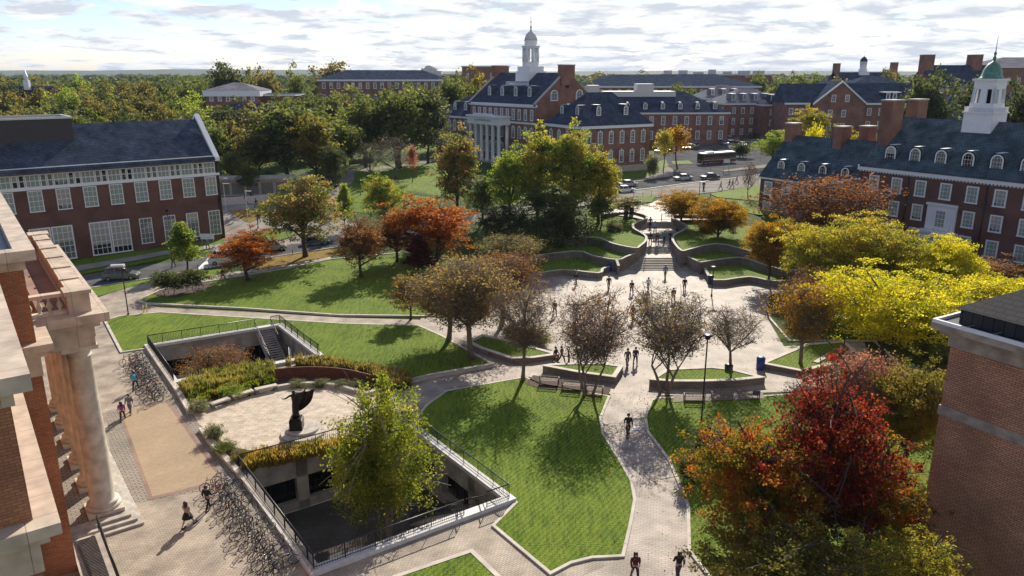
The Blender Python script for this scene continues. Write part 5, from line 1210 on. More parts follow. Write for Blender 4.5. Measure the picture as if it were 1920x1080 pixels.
TB('far2', 895, 300, 124, 60, 'yolive', 'olive tree directly behind the left chimney')
TB('far0', 430, 320, 112, 90, 'dark', 'gnarled dark tree rising on the horizon, left of the long hall')
TB('far1', 500, 300, 122, 70, 'olive', 'feathery olive tree between the pavilion and the long hall')
TB('far2', 560, 305, 120, 55, 'green', 'pointed green tree on the horizon left of the long hall')
TB('far0', 630, 372, 112, 100, 'olive', 'broad olive tree showing above the roof of the long hall')
TB('far1', 400, 176, 222, 60, 'green', 'green tree touching the white gable of the left hall')
TB('mid0', 425, 168, 275, 60, 'green', 'low green tree beside the gable end of the left hall')
TB('mid1', 455, 160, 300, 50, 'green', 'small round tree on the lawn beside the glazed pavilion')
TB('mid1', 620, 168, 268, 60, 'dark', 'low dark spreading tree below the big spreading one')
g = random.Random(11)
GW = 'trees of the wood behind the left hall'; GL = 'crown in the dense wood that covers the land behind the left hall'
for Y_, y0, y1, xa, xb, step in ((185, 222, 190, -30, 480, 62), (215, 196, 176, -60, 680, 66), (250, 178, 160, -20, 460, 50), (300, 160, 148, -20, 390, 44), (360, 150, 141, -20, 420, 36), (262, 185, 168, 470, 660, 50), (300, 172, 158, 640, 840, 48)):
    x = xa
    while x < xb:
        yt = y0 + (y1 - y0) * g.random()
        if not (370 < x < 500 and Y_ > 225 and Y_ < 330): TB('far%d' % g.randrange(3), x, Y_ + g.uniform(-10, 10), yt, step * g.uniform(1.1, 1.6), g.choice(['green', 'green', 'olive', 'dark', 'green', 'brightg' if g.random() < .3 else 'olive']), GL, GW)
        x += step * g.uniform(.75, 1.1)
GR = 'trees between the far halls'; GRL = 'green crown standing among the far halls near the horizon on the right'
for x, Y_, yt, w in ((1265, 400, 152, 34), (1290, 330, 160, 24), (1460, 330, 148, 50), (1500, 350, 138, 55), (1530, 360, 136, 50), (1475, 420, 135, 40), (1560, 380, 142, 40), (1660, 370, 126, 50), (1420, 480, 133, 40), (1690, 330, 150, 50), (1130, 480, 134, 60), (1200, 520, 133, 50), (1105, 380, 150, 30), (1640, 420, 135, 40)):
    TB('far%d' % g.randrange(3), x, Y_, yt, w, g.choice(['green', 'olive', 'green']), GRL, GR)
# far woods, hills
def far_woods():
    G_ = np.random.default_rng(4); allv = []
    for i in range(2000):
        Y_ = 430 * (2800 / 430) ** (G_.random() ** .8); X_ = G_.uniform(-1.0, 1.0) * Y_
        h = G_.uniform(13, 20) + (2 if Y_ > 900 else 0); r = G_.uniform(6, 11) * (1 + Y_ / 1800); n = 110 if Y_ < 1000 else 60
        d = G_.normal(size=(n, 3)); d /= np.linalg.norm(d, axis=1)[:, None]; d[:, 2] = np.abs(d[:, 2])
        pos = np.array([X_, Y_, TOP]) + d * np.array([r, r, h * .62]) * G_.uniform(.8, 1.08, (n, 1)) + np.array([0, 0, h * .38])
        nr = d + G_.normal(size=(n, 3)) * .5; nr /= np.linalg.norm(nr, axis=1)[:, None]
        a = np.cross(nr, G_.normal(size=(n, 3))); a /= np.linalg.norm(a, axis=1)[:, None]; b = np.cross(nr, a); s_ = (1.3 + Y_ / 500) * G_.uniform(.6, 1.3, (n, 1)); a *= s_; b *= s_ * .7
        allv.append(np.stack([pos - a, pos - b, pos + a, pos + b], 1).reshape(-1, 3))
    o = link('distant_woods', leaf_mesh('distant_woods', np.concatenate(allv), LF['woods'])); tag(o, kind='stuff')
far_woods()
def hills():
    m = MB(); n = 90; vs = []
    for k, (Y_, base, amp) in enumerate(((3200, 26, 5), (5200, 40, 16))):
        o_ = []; 
        for i in range(n + 1):
            x = (-1.0 + 2.0 * i / n) * Y_; left = ssf(.1, -.5, x / Y_)
            z = base + amp * (.35 + .65 * left) * (.75 + .3 * math.sin(i * .23 + k) + .12 * math.sin(i * .71 + 2 * k) + .05 * math.sin(i * 2.3)); o_.append((x, z))
        m2 = MB(); v = [(x, Y_ - 300, 0) for x, z in o_] + [(x, Y_, z) for x, z in o_] + [(x, Y_ + 500, 0) for x, z in o_]
        m2.add(v, [(r * (n + 1) + i, r * (n + 1) + i + 1, (r + 1) * (n + 1) + i + 1, (r + 1) * (n + 1) + i) for r in (0, 1) for i in range(n)], smooth=True)
        tag(obj('hills', m2, HM), kind='structure')
HM = plain('wooded_hills', (.05, .07, .035), .95, var=.35, scale=.02, world=True)
hills()
# ornamental grass, low beds
def blades(name, poly_px, n, h, cols, lean=.35, dz=.1, w=.03, world=None):
    poly = world or PG(poly_px); xs = [p[0] for p in poly]; ys = [p[1] for p in poly]; G_ = np.random.default_rng(len(poly) * 7 + n); vs = []
    tus = []
    while len(tus) < n // 60:
        p = (G_.uniform(min(xs), max(xs)), G_.uniform(min(ys), max(ys)))
        if inside(p, poly): tus.append((*p, G_.uniform(.7, 1.15)))
    t = np.array(tus); N = n; i = G_.integers(0, len(t), N); a = G_.uniform(0, 6.28, N); hh = h * t[i, 2] * G_.uniform(.6, 1.1, N); ln = np.abs(G_.normal(size=N)) * lean * hh
    bx = t[i, 0] + G_.normal(size=N) * .12; by = t[i, 1] + G_.normal(size=N) * .12; z0 = np.full(N, dz)
    dx, dy = np.cos(a), np.sin(a); px_, py_ = -dy * w, dx * w
    p0 = np.stack([bx - px_, by - py_, z0], 1); p1 = np.stack([bx + px_, by + py_, z0], 1)
    p2 = np.stack([bx + dx * ln + px_ * .7, by + dy * ln + py_ * .7, z0 + hh], 1); p3 = np.stack([bx + dx * ln - px_ * .7, by + dy * ln - py_ * .7, z0 + hh * .98], 1)
    o = link(name, leaf_mesh(name, np.stack([p0, p1, p2, p3], 1).reshape(-1, 3), leaf_mat(name + '_blades', cols, .5, .35))); return tag(o, kind='stuff')
blades('ornamental_grass', [(340, 732), (352, 748), (440, 732), (515, 712), (516, 692), (470, 694), (400, 706)], 9000, .95, [(.09, .12, .03), (.2, .19, .05), (.32, .26, .08)])
blades('ornamental_grass', [(520, 688), (600, 684), (660, 692), (720, 704), (768, 712), (768, 730), (735, 738), (700, 712), (640, 700)], 10000, 1.0, [(.10, .11, .035), (.22, .18, .06), (.33, .25, .09)])
blades('ornamental_grass', [(455, 890), (480, 862), (550, 854), (620, 842), (660, 832), (690, 828), (690, 838), (560, 866)], 10000, .85, [(.13, .15, .03), (.3, .24, .05), (.46, .27, .08)])
blades('ornamental_grass', [(352, 750), (372, 762), (400, 752), (440, 742), (515, 722), (514, 712), (430, 734)], 5000, .6, [(.05, .09, .02), (.15, .18, .02), (.3, .26, .03)], w=.05)
def TS(x, y, top, w, leaf, label, key='bush'): return T(key, x, y, top, w, leaf, label, name='shrub', cat='shrub')
TS(374, 772, 750, 48, 'sage', 'grey green mounded shrub at the left end of the stone benches')
TS(404, 826, 797, 42, 'sage', 'rounded sage shrub on the corner bed below the plaza entrance')
TS(424, 850, 828, 50, 'green', 'low green shrub next to the sage one along the walk')
TS(450, 868, 845, 40, 'olive', 'low olive shrub before the golden grass along the walk')
TS(535, 862, 835, 46, 'olive', 'round olive clump in the middle of the golden grass')
TS(438, 742, 722, 60, 'brightg', 'yellow green flowering shrub behind the middle stone bench')
for k, x in enumerate((560, 600, 640, 676)): TS(x, 724 + k, 712, 40, 'sage', 'low sage shrub under the rusted steel wall, %s of the four' % ['first from the left', 'second from the left', 'third from the left', 'rightmost'][k])
for k in range(4): pass
T('half', 0, 0, 648, 130, 'brownred', 'brown red shrub tree standing in the upper sunken courtyard', X=-30.0, Y=72.2, z=DEP, name='shrub', cat='shrub')
T('half', 0, 0, 685, 80, 'brown', 'smaller brown shrub at the left in the upper sunken courtyard', X=-31.0, Y=69.5, z=DEP, name='shrub', cat='shrub')
TS(1000, 470, 445, 60, 'green', 'bushy shrub left of the terrace near the dark cluster'); TS(1150, 440, 415, 40, 'sage', 'pale green bush on the upper terrace lawn')
TS(1325, 440, 415, 50, 'olive', 'olive shrub right of the upper stairs'); TS(1385, 478, 455, 60, 'green', 'green shrub under the gold tree on the terrace')
TS(455, 345, 325, 40, 'dark', 'dark shrub beside the glazed pavilion'); TS(430, 352, 330, 34, 'brownred', 'brown shrub left of the glazed pavilion'); TS(505, 352, 322, 60, 'dark', 'dark low shrub below the big spreading tree')
TS(1700, 985, 930, 90, 'sage', 'grey leaved shrub at the foot of the brown brick block'); TS(1660, 930, 890, 80, 'sage', 'grey leaved shrub behind the crimson maple trunk')
for k, (x, y) in enumerate(((985, 640), (1010, 650), (960, 632))): TS(x, y, y - 22, 50, 'green', 'low green shrub on the triangular left planter, %s one' % ['middle', 'right', 'left'][k])
# ================================================================ THINGS
# --- statue
def skin_mesh(name, verts, edges, root=0, sub=1, mat='bronze'):
    """verts: (x,y,z,rx,ry) ; continuous surface grown round a skeleton"""
    me = bpy.data.meshes.new('tmp_skel'); me.from_pydata([v[:3] for v in verts], edges, []); o = bpy.data.objects.new('tmp_skel', me); C.objects.link(o)
    sk = o.modifiers.new('s', 'SKIN'); sk.use_smooth_shade = True
    if not me.skin_vertices: me.skin_vertices.new(name='s') if hasattr(me.skin_vertices, 'new') else None
    for i, v in enumerate(verts): d = me.skin_vertices[0].data[i]; d.radius = (v[3], v[4] if len(v) > 4 else v[3]); d.use_root = (i == root)
    su = o.modifiers.new('u', 'SUBSURF'); su.levels = sub; su.render_levels = sub
    bpy.context.view_layer.update()
    r = bpy.data.meshes.new_from_object(o.evaluated_get(bpy.context.evaluated_depsgraph_get())); bpy.data.objects.remove(o); bpy.data.meshes.remove(me)
    r.name = name; r.materials.clear(); r.materials.append(M[mat] if isinstance(mat, str) else mat); r.polygons.foreach_set('use_smooth', [True] * len(r.polygons)); return r
def statue():
    p = P(559, 817); p.z = .06; o = thing('bronze_statue', 'dark bronze statue of a figure with a billowing cape on a block, round stepped base', 'statue', p, .1)
    m = MB(); m.lathe([(1.75, 0), (1.75, .16), (1.7, .2)], 48, (.35, .25, 0)); m.lathe([(1.3, .2), (1.3, .36), (1.25, .4)], 48, (.3, .55, 0)); obj('stepped_base', m, 'limestone', o)
    m = MB(); m.b2(-.62, .38, -.1, .9, .4, 1.25); m.b2(-.56, .32, -.04, .84, 1.25, 1.4); obj('pedestal', m, 'bronze', o)
    cx, cy, z = -.12, .4, 1.4
    v = [(0, 0, 1.1, .19), (0, 0, 1.35, .17), (0, .02, 1.62, .2), (-.02, .02, 1.8, .1), (-.03, 0, 1.93, .075), (-.04, -.02, 2.12, .14, .16),
         (-.28, -.02, 1.72, .085), (-.62, -.12, 1.52, .06), (-.85, -.3, 1.6, .045), (.28, .05, 1.78, .085), (.62, .12, 1.85, .06), (.88, .1, 2.25, .05),
         (-.12, 0, .9, .13), (-.15, -.05, .45, .09), (-.14, .02, .08, .06), (-.14, -.18, .04, .05), (.13, 0, .9, .13), (.16, -.1, .48, .09), (.2, 0, .08, .06), (.2, -.2, .04, .05)]
    e = [(0, 1), (1, 2), (2, 3), (3, 4), (4, 5), (2, 6), (6, 7), (7, 8), (2, 9), (9, 10), (10, 11), (0, 12), (12, 13), (13, 14), (14, 15), (0, 16), (16, 17), (17, 18), (18, 19)]
    me = skin_mesh('figure', v, e, 0, 2, 'bronze'); f = link('figure', me, o, (cx, cy, z)); f.scale = (1.1,) * 3
    # cape, billowing to the right, hanging robe round the legs
    n, k = 18, 12; vs = []
    for j in range(k + 1):
        t = j / k
        for i in range(n + 1):
            u = i / n; xr = .12 + 1.5 * (1 - t) ** .75 * (1 - .12 * math.cos(t * 5)); xx = -.2 + (xr + .2) * u
            zz = 1.88 - t * 1.68 + u * (.12 - .3 * t * (1 - t)) - .14 * math.sin(u * math.pi) * (1 - t)
            yy = .12 + .26 * math.sin(u * 2.6) + .07 * math.sin(u * 16 + t * 2) * (.4 + u)
            vs.append((xx, yy, zz))
    m = MB(); F = [(j * (n + 1) + i, j * (n + 1) + i + 1, (j + 1) * (n + 1) + i + 1, (j + 1) * (n + 1) + i) for j in range(k) for i in range(n)]
    N = len(vs); m.add(vs + [(x, y + .05, z_) for x, y, z_ in vs], F + [tuple(N + q for q in f_[::-1]) for f_ in F], smooth=True); c = obj('cape', m, 'bronze', o, (cx, cy, z)); c.scale = (1.1,) * 3
    m = MB(); m.lathe([(.3, .04), (.25, .3), (.24, .8), (.2, 1.15), (.24, 1.5), (.2, 1.72), (.08, 1.84)], 14, (0, .02, 0)); r = obj('robe', m, 'bronze', o, (cx, cy, z)); r.scale = (1.1, .95, 1.1)
statue()
w = thing('steel_wall', 'curved rusted steel wall between the golden grass and the statue plaza', 'wall'); m = MB()
m.wall(smooth([P(x, y).xy[:] for x, y in ((517, 713), (560, 709), (610, 709), (655, 714), (697, 724))], 4), .12, -.1, 1.15); obj('panel', m, 'rust', w)
for i, (a, b, l) in enumerate((((396, 768), (431, 756), 'leftmost of the three stone benches at the edge of the statue plaza'), ((436, 753), (475, 741), 'middle of the three stone benches at the edge of the statue plaza'), ((479, 740), (520, 731), 'rightmost of the three stone benches, touching the curved garden wall'))):
    A, B = P(*a), P(*b); c = (A + B) / 2; d = B - A; o = thing('stone_bench', l, 'bench', (c.x, c.y, .05), math.atan2(d.y, d.x), 'stone benches of the statue plaza'); L = d.length
    m = MB(); m.b2(-L / 2, L / 2, -.28, .28, .38, .52); obj('seat', m, 'kerb', o)
    for s in (-1, 1): m = MB(); m.b2(s * L * .42 - .15, s * L * .42 + .15, -.22, .22, 0, .379); obj('leg', m, 'wallstone', o)
# --- wooden benches
def wood_bench(pos, rz, label):
    o = thing('wooden_bench', label, 'bench', pos, rz, 'wooden benches below the planters'); m = MB()
    for k in range(5): m.b2(-.9, .9, -.28 + k * .13, -.18 + k * .13, .43, .46)
    obj('seat', m, 'wood', o); m = MB(); m.b2(-.9, .9, .36, .4, .86, .94); m.b2(-.9, .9, .36, .4, .55, .6)
    for k in range(15): m.b2(-.86 + k * .12, -.82 + k * .12, .365, .395, .6, .86)
    obj('backrest', m, 'wood', o)
    for s in (-1, 1):
        m = MB(); m.b2(s * .86 - .04, s * .86 + .04, -.28, -.2, 0, .65); m.b2(s * .86 - .04, s * .86 + .04, .34, .42, 0, .9); m.b2(s * .86 - .05, s * .86 + .05, -.3, .36, .65, .69); obj('leg', m, 'wood', o)
for x, y, l in ((1301, 752, 'leftmost of the three wooden benches, beside the lamp post'), (1353, 749, 'middle of the three wooden benches below the long planter'), (1403, 747, 'rightmost of the three wooden benches, with a blue bag on it')): wood_bench(P(x, y), R(177) + 0, l)
for x, y, l, a in ((1030, 722, 'wooden bench below the left planter, next to the bare tree', 170), (1072, 731, 'second wooden bench below the left planter', 168), (1112, 739, 'wooden bench below the left planter nearest the path', 166)): wood_bench(P(x, y, .12), R(a), l)
p = P(1416, 748); o = thing('bag', 'blue bag on the rightmost wooden bench', 'bag', (p.x, p.y, .47)); m = MB(); m.prof([(-.2, 0), (.2, 0), (.16, .3), (0, .38), (-.16, .3)], -.25, .25); obj('bag_body', m, 'blue', o); m = MB(); m.tube([(-.12, 0, .35), (-.08, 0, .5), (.08, 0, .5), (.12, 0, .35)], .02); obj('strap', m, 'blue', o)
sheet('bench_pad', PG([(1262, 757), (1262, 744), (1430, 738), (1432, 750)]), .16, 'walk')
# --- bins
def bin_(x, y, mat, label, s=1.0, z=0.03):
    o = thing('litter_bin', label, 'bin', P(x, y, z), 0, None); m = MB(); m.lathe([(.3 * s, 0), (.34 * s, .1), (.36 * s, .95 * s)], 14); obj('bin_body', m, mat, o); m = MB(); m.lathe([(.38 * s, .95 * s), (.38 * s, 1.03 * s), (.25 * s, 1.15 * s), (.1, 1.17 * s)], 14); obj('lid', m, mat if mat != 'bingreen' else 'binblack', o)
bin_(1425, 693, 'blue', 'blue recycling bin at the tip of the low pointed planter', 1.15); bin_(1365, 706, 'bingreen', 'dark green bin behind the small bare tree', 1.1)
bin_(1143, 508, 'blue', 'blue bin at the corner of the terrace wall left of the stairs', 1.1); bin_(1149, 508, 'binblack', 'black bin beside the blue one at the terrace wall')
bin_(1332, 533, 'binblack', 'black bin by the lamp right of the stairs', 1.1); bin_(1174, 404, 'binblack', 'left one of two dark bins on the upper terrace', 1.2); bin_(1184, 403, 'binblack', 'right one of two dark bins on the upper terrace', 1.2)
# --- lamps, posts
def lamp(x, y, ytop, label, head='disc', mat='dark_metal', X=None):
    p = P(x, y); H = Zat(ytop, p.y) - p.z; o = thing('street_lamp', label, 'lamp', p, 0, None)
    m = MB(); m.lathe([(.13, 0), (.13, .25), (.07, .35), (.06, H - .5), (.05, H - .35)], 10); obj('pole', m, mat, o)
    m = MB()
    if head == 'disc': m.lathe([(.08, H - .42), (.2, H - .35), (.24, H - .1), (.4, H - .06), (.4, H), (.1, H + .04)], 14)
    else: m.b2(-.08, 1.1, -.13, .13, H - .3, H - .18)
    obj('lamp_head', m, mat if head == 'disc' else 'offwhite', o)
lamp(241, 592, 503, 'tall black lamp post at the corner of the lawn near the library'); lamp(1315, 792, 628, 'tall black lamp post in front of the wooden benches')
lamp(1334, 556, 500, 'black lamp post standing on the open plaza'); lamp(1580, 668, 598, 'black lamp post under the yellow tree'); lamp(323, 478, 393, 'black lamp post in front of the white windows')
lamp(107, 512, 458, 'black lamp post in front of the left hall, near the library'); lamp(484, 428, 392, 'black lamp post by the dry grass triangle'); lamp(424, 398, 342, 'pale pole at the corner of the left hall', 'arm', 'offwhite')
lamp(465, 414, 356, 'pale pole with a short arm on the dry grass', 'arm', 'offwhite'); lamp(676, 366, 338, 'small lamp on the curved lawn'); lamp(617, 352, 330, 'small lamp beside the curved path'); lamp(646, 308, 277, 'lamp between the two dark low walls')
lamp(1311, 366, 339, 'short lamp behind the gold terrace tree', 'arm', 'dark_metal'); lamp(1016, 505, 487, 'little lamp on the left lowest terrace'); lamp(1450, 470, 430, 'lamp post among the orange trees on the terrace'); lamp(1240, 417, 398, 'thin pole at the head of the stairs', 'arm', 'dark_metal')
def post(x, y, mat, label, h=1.0, r=.07, group=None, name='bollard'):
    o = thing(name, label, 'bollard', P(x, y), 0, group); m = MB(); m.lathe([(r, 0), (r, h - .05), (r * .6, h)], 10); obj('post', m, mat, o); m = MB(); m.lathe([(r * 1.2, h - .28), (r * 1.2, h - .2)], 10); obj('band', m, 'paint_white' if mat == 'yellow' else mat, o)
post(270, 588, 'yellow', 'left one of a pair of yellow bollards at the start of the white path', 1.1); post(276, 586, 'yellow', 'right one of a pair of yellow bollards at the start of the white path', 1.1); post(174, 634, 'yellow', 'single yellow bollard beside the library cornice', 1.1)
for x, y in ((260, 526), (292, 520), (372, 508), (549, 479), (600, 470), (640, 464)): post(x, y, 'dark_metal', 'dark roadside post along the kerb of the left road', .95, .05, 'dark posts along the left road')
for x, y in ((1188, 371), (1205, 370), (1221, 368.5), (1240, 367), (1421, 344), (1437, 342), (1300, 377)): post(x, y, 'dark_metal', 'thin dark fence post along the near side of the main road', 1.1, .04, 'thin posts along the main road')
for x, y in ((1392, 296), (1415, 293), (1440, 290), (1425, 302)): post(x, y, 'dark_metal', 'thin post on the far side of the traffic island', 1.1, .04, 'thin posts by the traffic island')
def sign(x, y, h, w, hh, mat, label, two=True, tm=None):
    o = thing('sign', label, 'sign', P(x, y), 0); m = MB()
    for s in ((-1, 1) if two else (0,)): m.lathe([(.05, 0), (.05, h)], 8, (s * w * .42, 0, 0))
    obj('post', m, 'grey_metal', o); m = MB(); m.b2(-w / 2, w / 2, -.09, -.05, h - hh, h); obj('board', m, mat, o)
sign(1361, 324, 3.4, 1.6, .9, 'offwhite', 'white sign board on two posts next to the bus'); sign(1332, 326, 2.8, .7, .8, 'rust', 'small red sign in front of the bus', False)
sign(392, 472, 3.0, 2.2, .9, 'offwhite', 'white sign board at the base of the left hall'); sign(1311, 262, 2.2, 1.3, .9, 'white', 'small white sign on the lawn of the hipped hall')
o = thing('utility_hatch', 'pale square utility hatch in the brick path', 'hatch', P(1193, 804, .05), 0); m = MB(); m.b2(-.38, .38, -.38, .38, 0, .03); m.b2(-.3, .3, -.02, .02, .03, .05); obj('cover', m, 'offwhite', o)
# steel picnic set
for i, (x, y, l) in enumerate(((728, 764, 'white topped table half hidden behind the courtyard tree'), (737, 776, 'second white topped table behind the courtyard tree'))):
    o = thing('cafe_table', l, 'table', P(x, y, .06), .5 + i); m = MB(); m.b2(-.55, .55, -.4, .4, .7, .75); obj('table_top', m, 'white', o); m = MB(); m.b2(-.08, .08, -.08, .08, 0, .7); m.b2(-.35, .35, -.35, .35, 0, .05); obj('leg', m, 'dark_metal', o)
# --- bicycles
def bicycle():
    o = thing('bicycle', 'x', 'bicycle'); r = .34
    for s in (-1, 1):
        m = MB(); m.tube([(s * .52 + r * math.cos(t), 0, r + r * math.sin(t)) for t in [2 * math.pi * k / 20 for k in range(21)]], .024, 5, cap=False)
        w = obj('wheel', m, 'rubber', o); sp_ = MB()
        for k in range(8): a = k * math.pi / 4; sp_.tube([(s * .52, 0, r), (s * .52 + r * math.cos(a), 0, r + r * math.sin(a))], .006, 3)
        sp_.box((s * .52, 0, r), (.05, .09, .05)); obj('spokes', sp_, 'grey_metal', w)
    m = MB(); bb = (-.06, 0, .3); st = (-.2, 0, .82); hd = (.34, 0, .85)
    for a, b in ((bb, st), (st, hd), (bb, (.36, 0, .7)), ((-.52, 0, .34), bb), ((-.52, 0, .34), (-.17, 0, .72)), ((.34, 0, .9), (.52, 0, .34))): m.tube([a, b], .024, 5)
    obj('frame', m, PAINT['black'], o)
    m = MB(); m.tube([(.3, 0, .85), (.29, 0, 1.0)], .02, 5); m.tube([(.22, -.28, 1.02), (.3, -.12, 1.03), (.3, .12, 1.03), (.22, .28, 1.02)], .018, 5); obj('handlebar', m, 'dark_metal', o)
    m = MB(); m.tube([(-.2, 0, .8), (-.22, 0, .94)], .015, 5); m.add([(-.36, -.09, .95), (-.36, .09, .95), (-.05, .02, .95), (-.05, -.02, .95), (-.36, -.09, .99), (-.36, .09, .99), (-.05, .02, .98), (-.05, -.02, .98)], [(0, 1, 2, 3), (7, 6, 5, 4), (0, 4, 5, 1), (1, 5, 6, 2), (2, 6, 7, 3), (3, 7, 4, 0)]); obj('saddle', m, 'rubber', o)
    return o
bk = bicycle(); first = True
bm = [PAINT['black'], PAINT['slate'], PAINT['grey'], PAINT['blue'], PAINT['maroon'], PAINT['silver'], PAINT['red']]
def rack(a, b, n, rows, label, group, rlabel):
    global first
    A, B = P(*a), P(*b); d = (B - A); L = d.length; d.normalize(); nrm = Vector((-d.y, d.x, 0));
    if nrm.dot(-V.to_3d()) < 0: nrm = -nrm
    rk = thing('bicycle_rack', rlabel, 'bicycle rack', (0, 0, .03)); m = MB(); k = int(L / .75)
    for i in range(k): q = A + d * (i * .75) + nrm * 1.0; m.tube([q, q + Vector((0, 0, .8)), q + nrm * .35 + d * .2 + Vector((0, 0, .95)), q + nrm * .7 + d * .35 + Vector((0, 0, .8)), q + nrm * .7 + d * .35], .03, 6)
    obj('hoops', m, 'dark_metal', rk)
    for i in range(n):
        j = i % rows; t = (i / n) * L; q = A + d * (t + rnd.uniform(-.15, .15)) + nrm * (.9 + j * .9 + rnd.uniform(-.15, .15)); rz = math.atan2(nrm.y, nrm.x) + rnd.uniform(-.4, .4) + (math.pi if rnd.random() < .5 else 0)
        if first: b_ = bk; bk.location = (q.x, q.y, .03); bk.rotation_euler = (0, 0, rz); bk['label'] = label; bk['group'] = group; first = False
        else: b_ = dup(bk, (q.x, q.y, .03), rz, label, group, {'frame': rnd.choice(bm)})
        b_.rotation_euler = (rnd.uniform(-.12, .22), 0, rz)
rack((277, 672), (332, 752), 20, 2, 'parked bicycle in the tangle beside the upper sunken courtyard', 'bicycles at the upper courtyard', 'row of black hoops under the bicycles at the upper courtyard')
rack((443, 899), (575, 1072), 22, 2, 'parked bicycle in the tangle beside the near sunken courtyard', 'bicycles at the near courtyard', 'row of black hoops under the bicycles at the near courtyard')
# --- people
def person_meshes(pose):
    a, st, tw = {'walk': (.34, .30, 1), 'walk2': (-.30, .24, -1), 'stand': (.04, .03, 0)}[pose]
    def leg(s, f):   # f forward(+)/back(-), facing -y
        hip = (s * .095, 0, .93); kn = (s * .1, -f * .5 - .03, .5 + abs(f) * .02); bz = .09 + (abs(f) * .12 if f < 0 else 0)
        an = (s * .1, -f * .95 + (.05 if f < 0 else 0), bz); return [hip, kn, an, (an[0], an[1] - .17, max(.04, bz - (.05 if f >= 0 else .07)))]
    def arm(s, f):
        sh = (s * .19, .01, 1.42); el = (s * .235, -f * .25 + .03, 1.15); wr = (s * .225, -f * .62 - .1, .94); return [sh, el, wr]
    v = [(0, 0, .96, .13, .1), (0, 0, 1.12, .12, .09), (0, .01, 1.32, .15, .1), (0, .01, 1.46, .06), (0, 0, 1.54, .055), (0, -.01, 1.66, .085, .1), (0, -.005, 1.73, .07, .08), (0, -.1, 1.645, .018)]
    e = [(0, 1), (1, 2), (2, 3), (3, 4), (4, 5), (5, 6), (5, 7)]; L, A = [], []
    for s, f in ((-1, a), (1, -a)):
        q = leg(s, f); i = len(v); v += [(*q[0], .085), (*q[1], .055), (*q[2], .038), (*q[3], .035)]; e += [(0, i), (i, i + 1), (i + 1, i + 2), (i + 2, i + 3)]; L.append(q)
        q = arm(s, -f * .8); i = len(v); v += [(*q[0], .055), (*q[1], .042), (*q[2], .028)]; e += [(2, i), (i, i + 1), (i + 1, i + 2)]; A.append(q)
        w = Vector(q[2]); dn = (w - Vector(q[1])).normalized(); pc = w + dn * .07; i2 = len(v); v.append((*pc, .03)); e.append((i + 2, i2))
        for k in range(4):
            b = pc + Vector((0, (k - 1.5) * .02, 0)) + dn * .03; t = b + dn * (.05 + .012 * (k in (1, 2))) + Vector((-s * .015, 0, 0)); j = len(v); v += [(*b, .009), (*t, .008)]; e += [(i2, j), (j, j + 1)]
        t = pc + Vector((0, -.045, -.01)); v.append((*t, .009)); e.append((i2, len(v) - 1))
    body = skin_mesh('person', v, e, 0, 1, 'skin')
    sv = [(0, 0, .94, .155, .12), (0, 0, 1.12, .15, .115), (0, .01, 1.34, .175, .12), (0, .01, 1.47, .08)]; se = [(0, 1), (1, 2), (2, 3)]
    for q in A: i = len(sv); sv += [(*q[0], .075), (*q[1], .058), (*(Vector(q[1]).lerp(Vector(q[2]), .9)), .045)]; se += [(2, i), (i, i + 1), (i + 1, i + 2)]
    shirt = skin_mesh('jacket', sv, se, 0, 1, cloth((.02, .02, .022)))
    tv = [(0, 0, 1.0, .145, .11), (0, 0, .92, .14, .11)]; te = [(0, 1)]
    for q in L: i = len(tv); tv += [(*(Vector(q[0]) + Vector((0, 0, -.06))), .1), (*q[1], .072), (*q[2], .055)]; te += [(1, i), (i, i + 1), (i + 1, i + 2)]
    tr = skin_mesh('trousers', tv, te, 0, 1, cloth((.02, .022, .035)))
    hm = MB(); hm.lathe([(.03, -.13), (.098, -.09), (.11, 0), (.095, .07), (.05, .11), (.01, .115)], 12, (0, .035, 1.69)); hair = hm.mesh('hair', 'hair')
    lh = MB(); lh.lathe([(.05, -.36), (.11, -.25), (.115, -.05), (.115, .03), (.1, .08), (.05, .115), (.01, .12)], 12, (0, .04, 1.68)); lhair = lh.mesh('hair', 'hair')
    sh = MB()
    for q in L: c = Vector(q[3]) + Vector((0, .08, 0)); sh.box((c.x, c.y, c.z), (.1, .27, .08))
    shoes = sh.mesh('shoes', 'rubber')
    return body, shirt, tr, hair, lhair, shoes
PM = {k: person_meshes(k) for k in ('walk', 'walk2', 'stand')}
bagm = MB(); bagm.prof([(.12, 1.08), (.3, 1.08), (.32, 1.3), (.26, 1.46), (.12, 1.48)], -.15, .15); BAG = bagm.mesh('backpack', 'rubber')
skm = MB(); skm.lathe([(.3, .62), (.26, .75), (.17, .98), (.15, 1.02)], 14); SKIRT = skm.mesh('skirt', 'rubber')
def person(x, y, label, pose='walk', face=0, top=(.02, .02, .022), leg=(.02, .022, .035), h=1.72, long=False, bag=None, skirt=False, pos=None, skin=None, dz=.04, group=None):
    """face: heading in degrees, 0 walks toward the camera, 180 away"""
    p = pos or P(x, y, dz); b, s, t, hr, lh, so = PM[pose]; k = h / 1.75
    o = link('person', b, None, p, R(face)); o.scale = (k * 1.15, k * 1.15, k); tag(o, label, 'person', group)
    link('jacket', s, o, mat=cloth(top)); link('hair', lh if long else hr, o); link('shoes', so, o)
    if skirt: link('skirt', SKIRT, o, mat=cloth(leg))
    else: link('trousers', t, o, mat=cloth(leg))
    if bag: link('backpack', BAG, o, mat=cloth(bag))
    return o
person(354, 988, 'person in a dark skirt and light top walking on the library walk, long shadow', 'walk', 160, (.35, .28, .24), (.01, .01, .012), 1.78, True, skirt=True)
person(391, 956, 'person in black shorts and top beside the near bicycles', 'walk2', 165, (.012, .012, .014), (.02, .02, .025), 1.76)
person(231, 789, 'person with a purple top walking beside another on the library walk', 'walk', 200, (.18, .03, .2), (.02, .02, .03), 1.68, True)
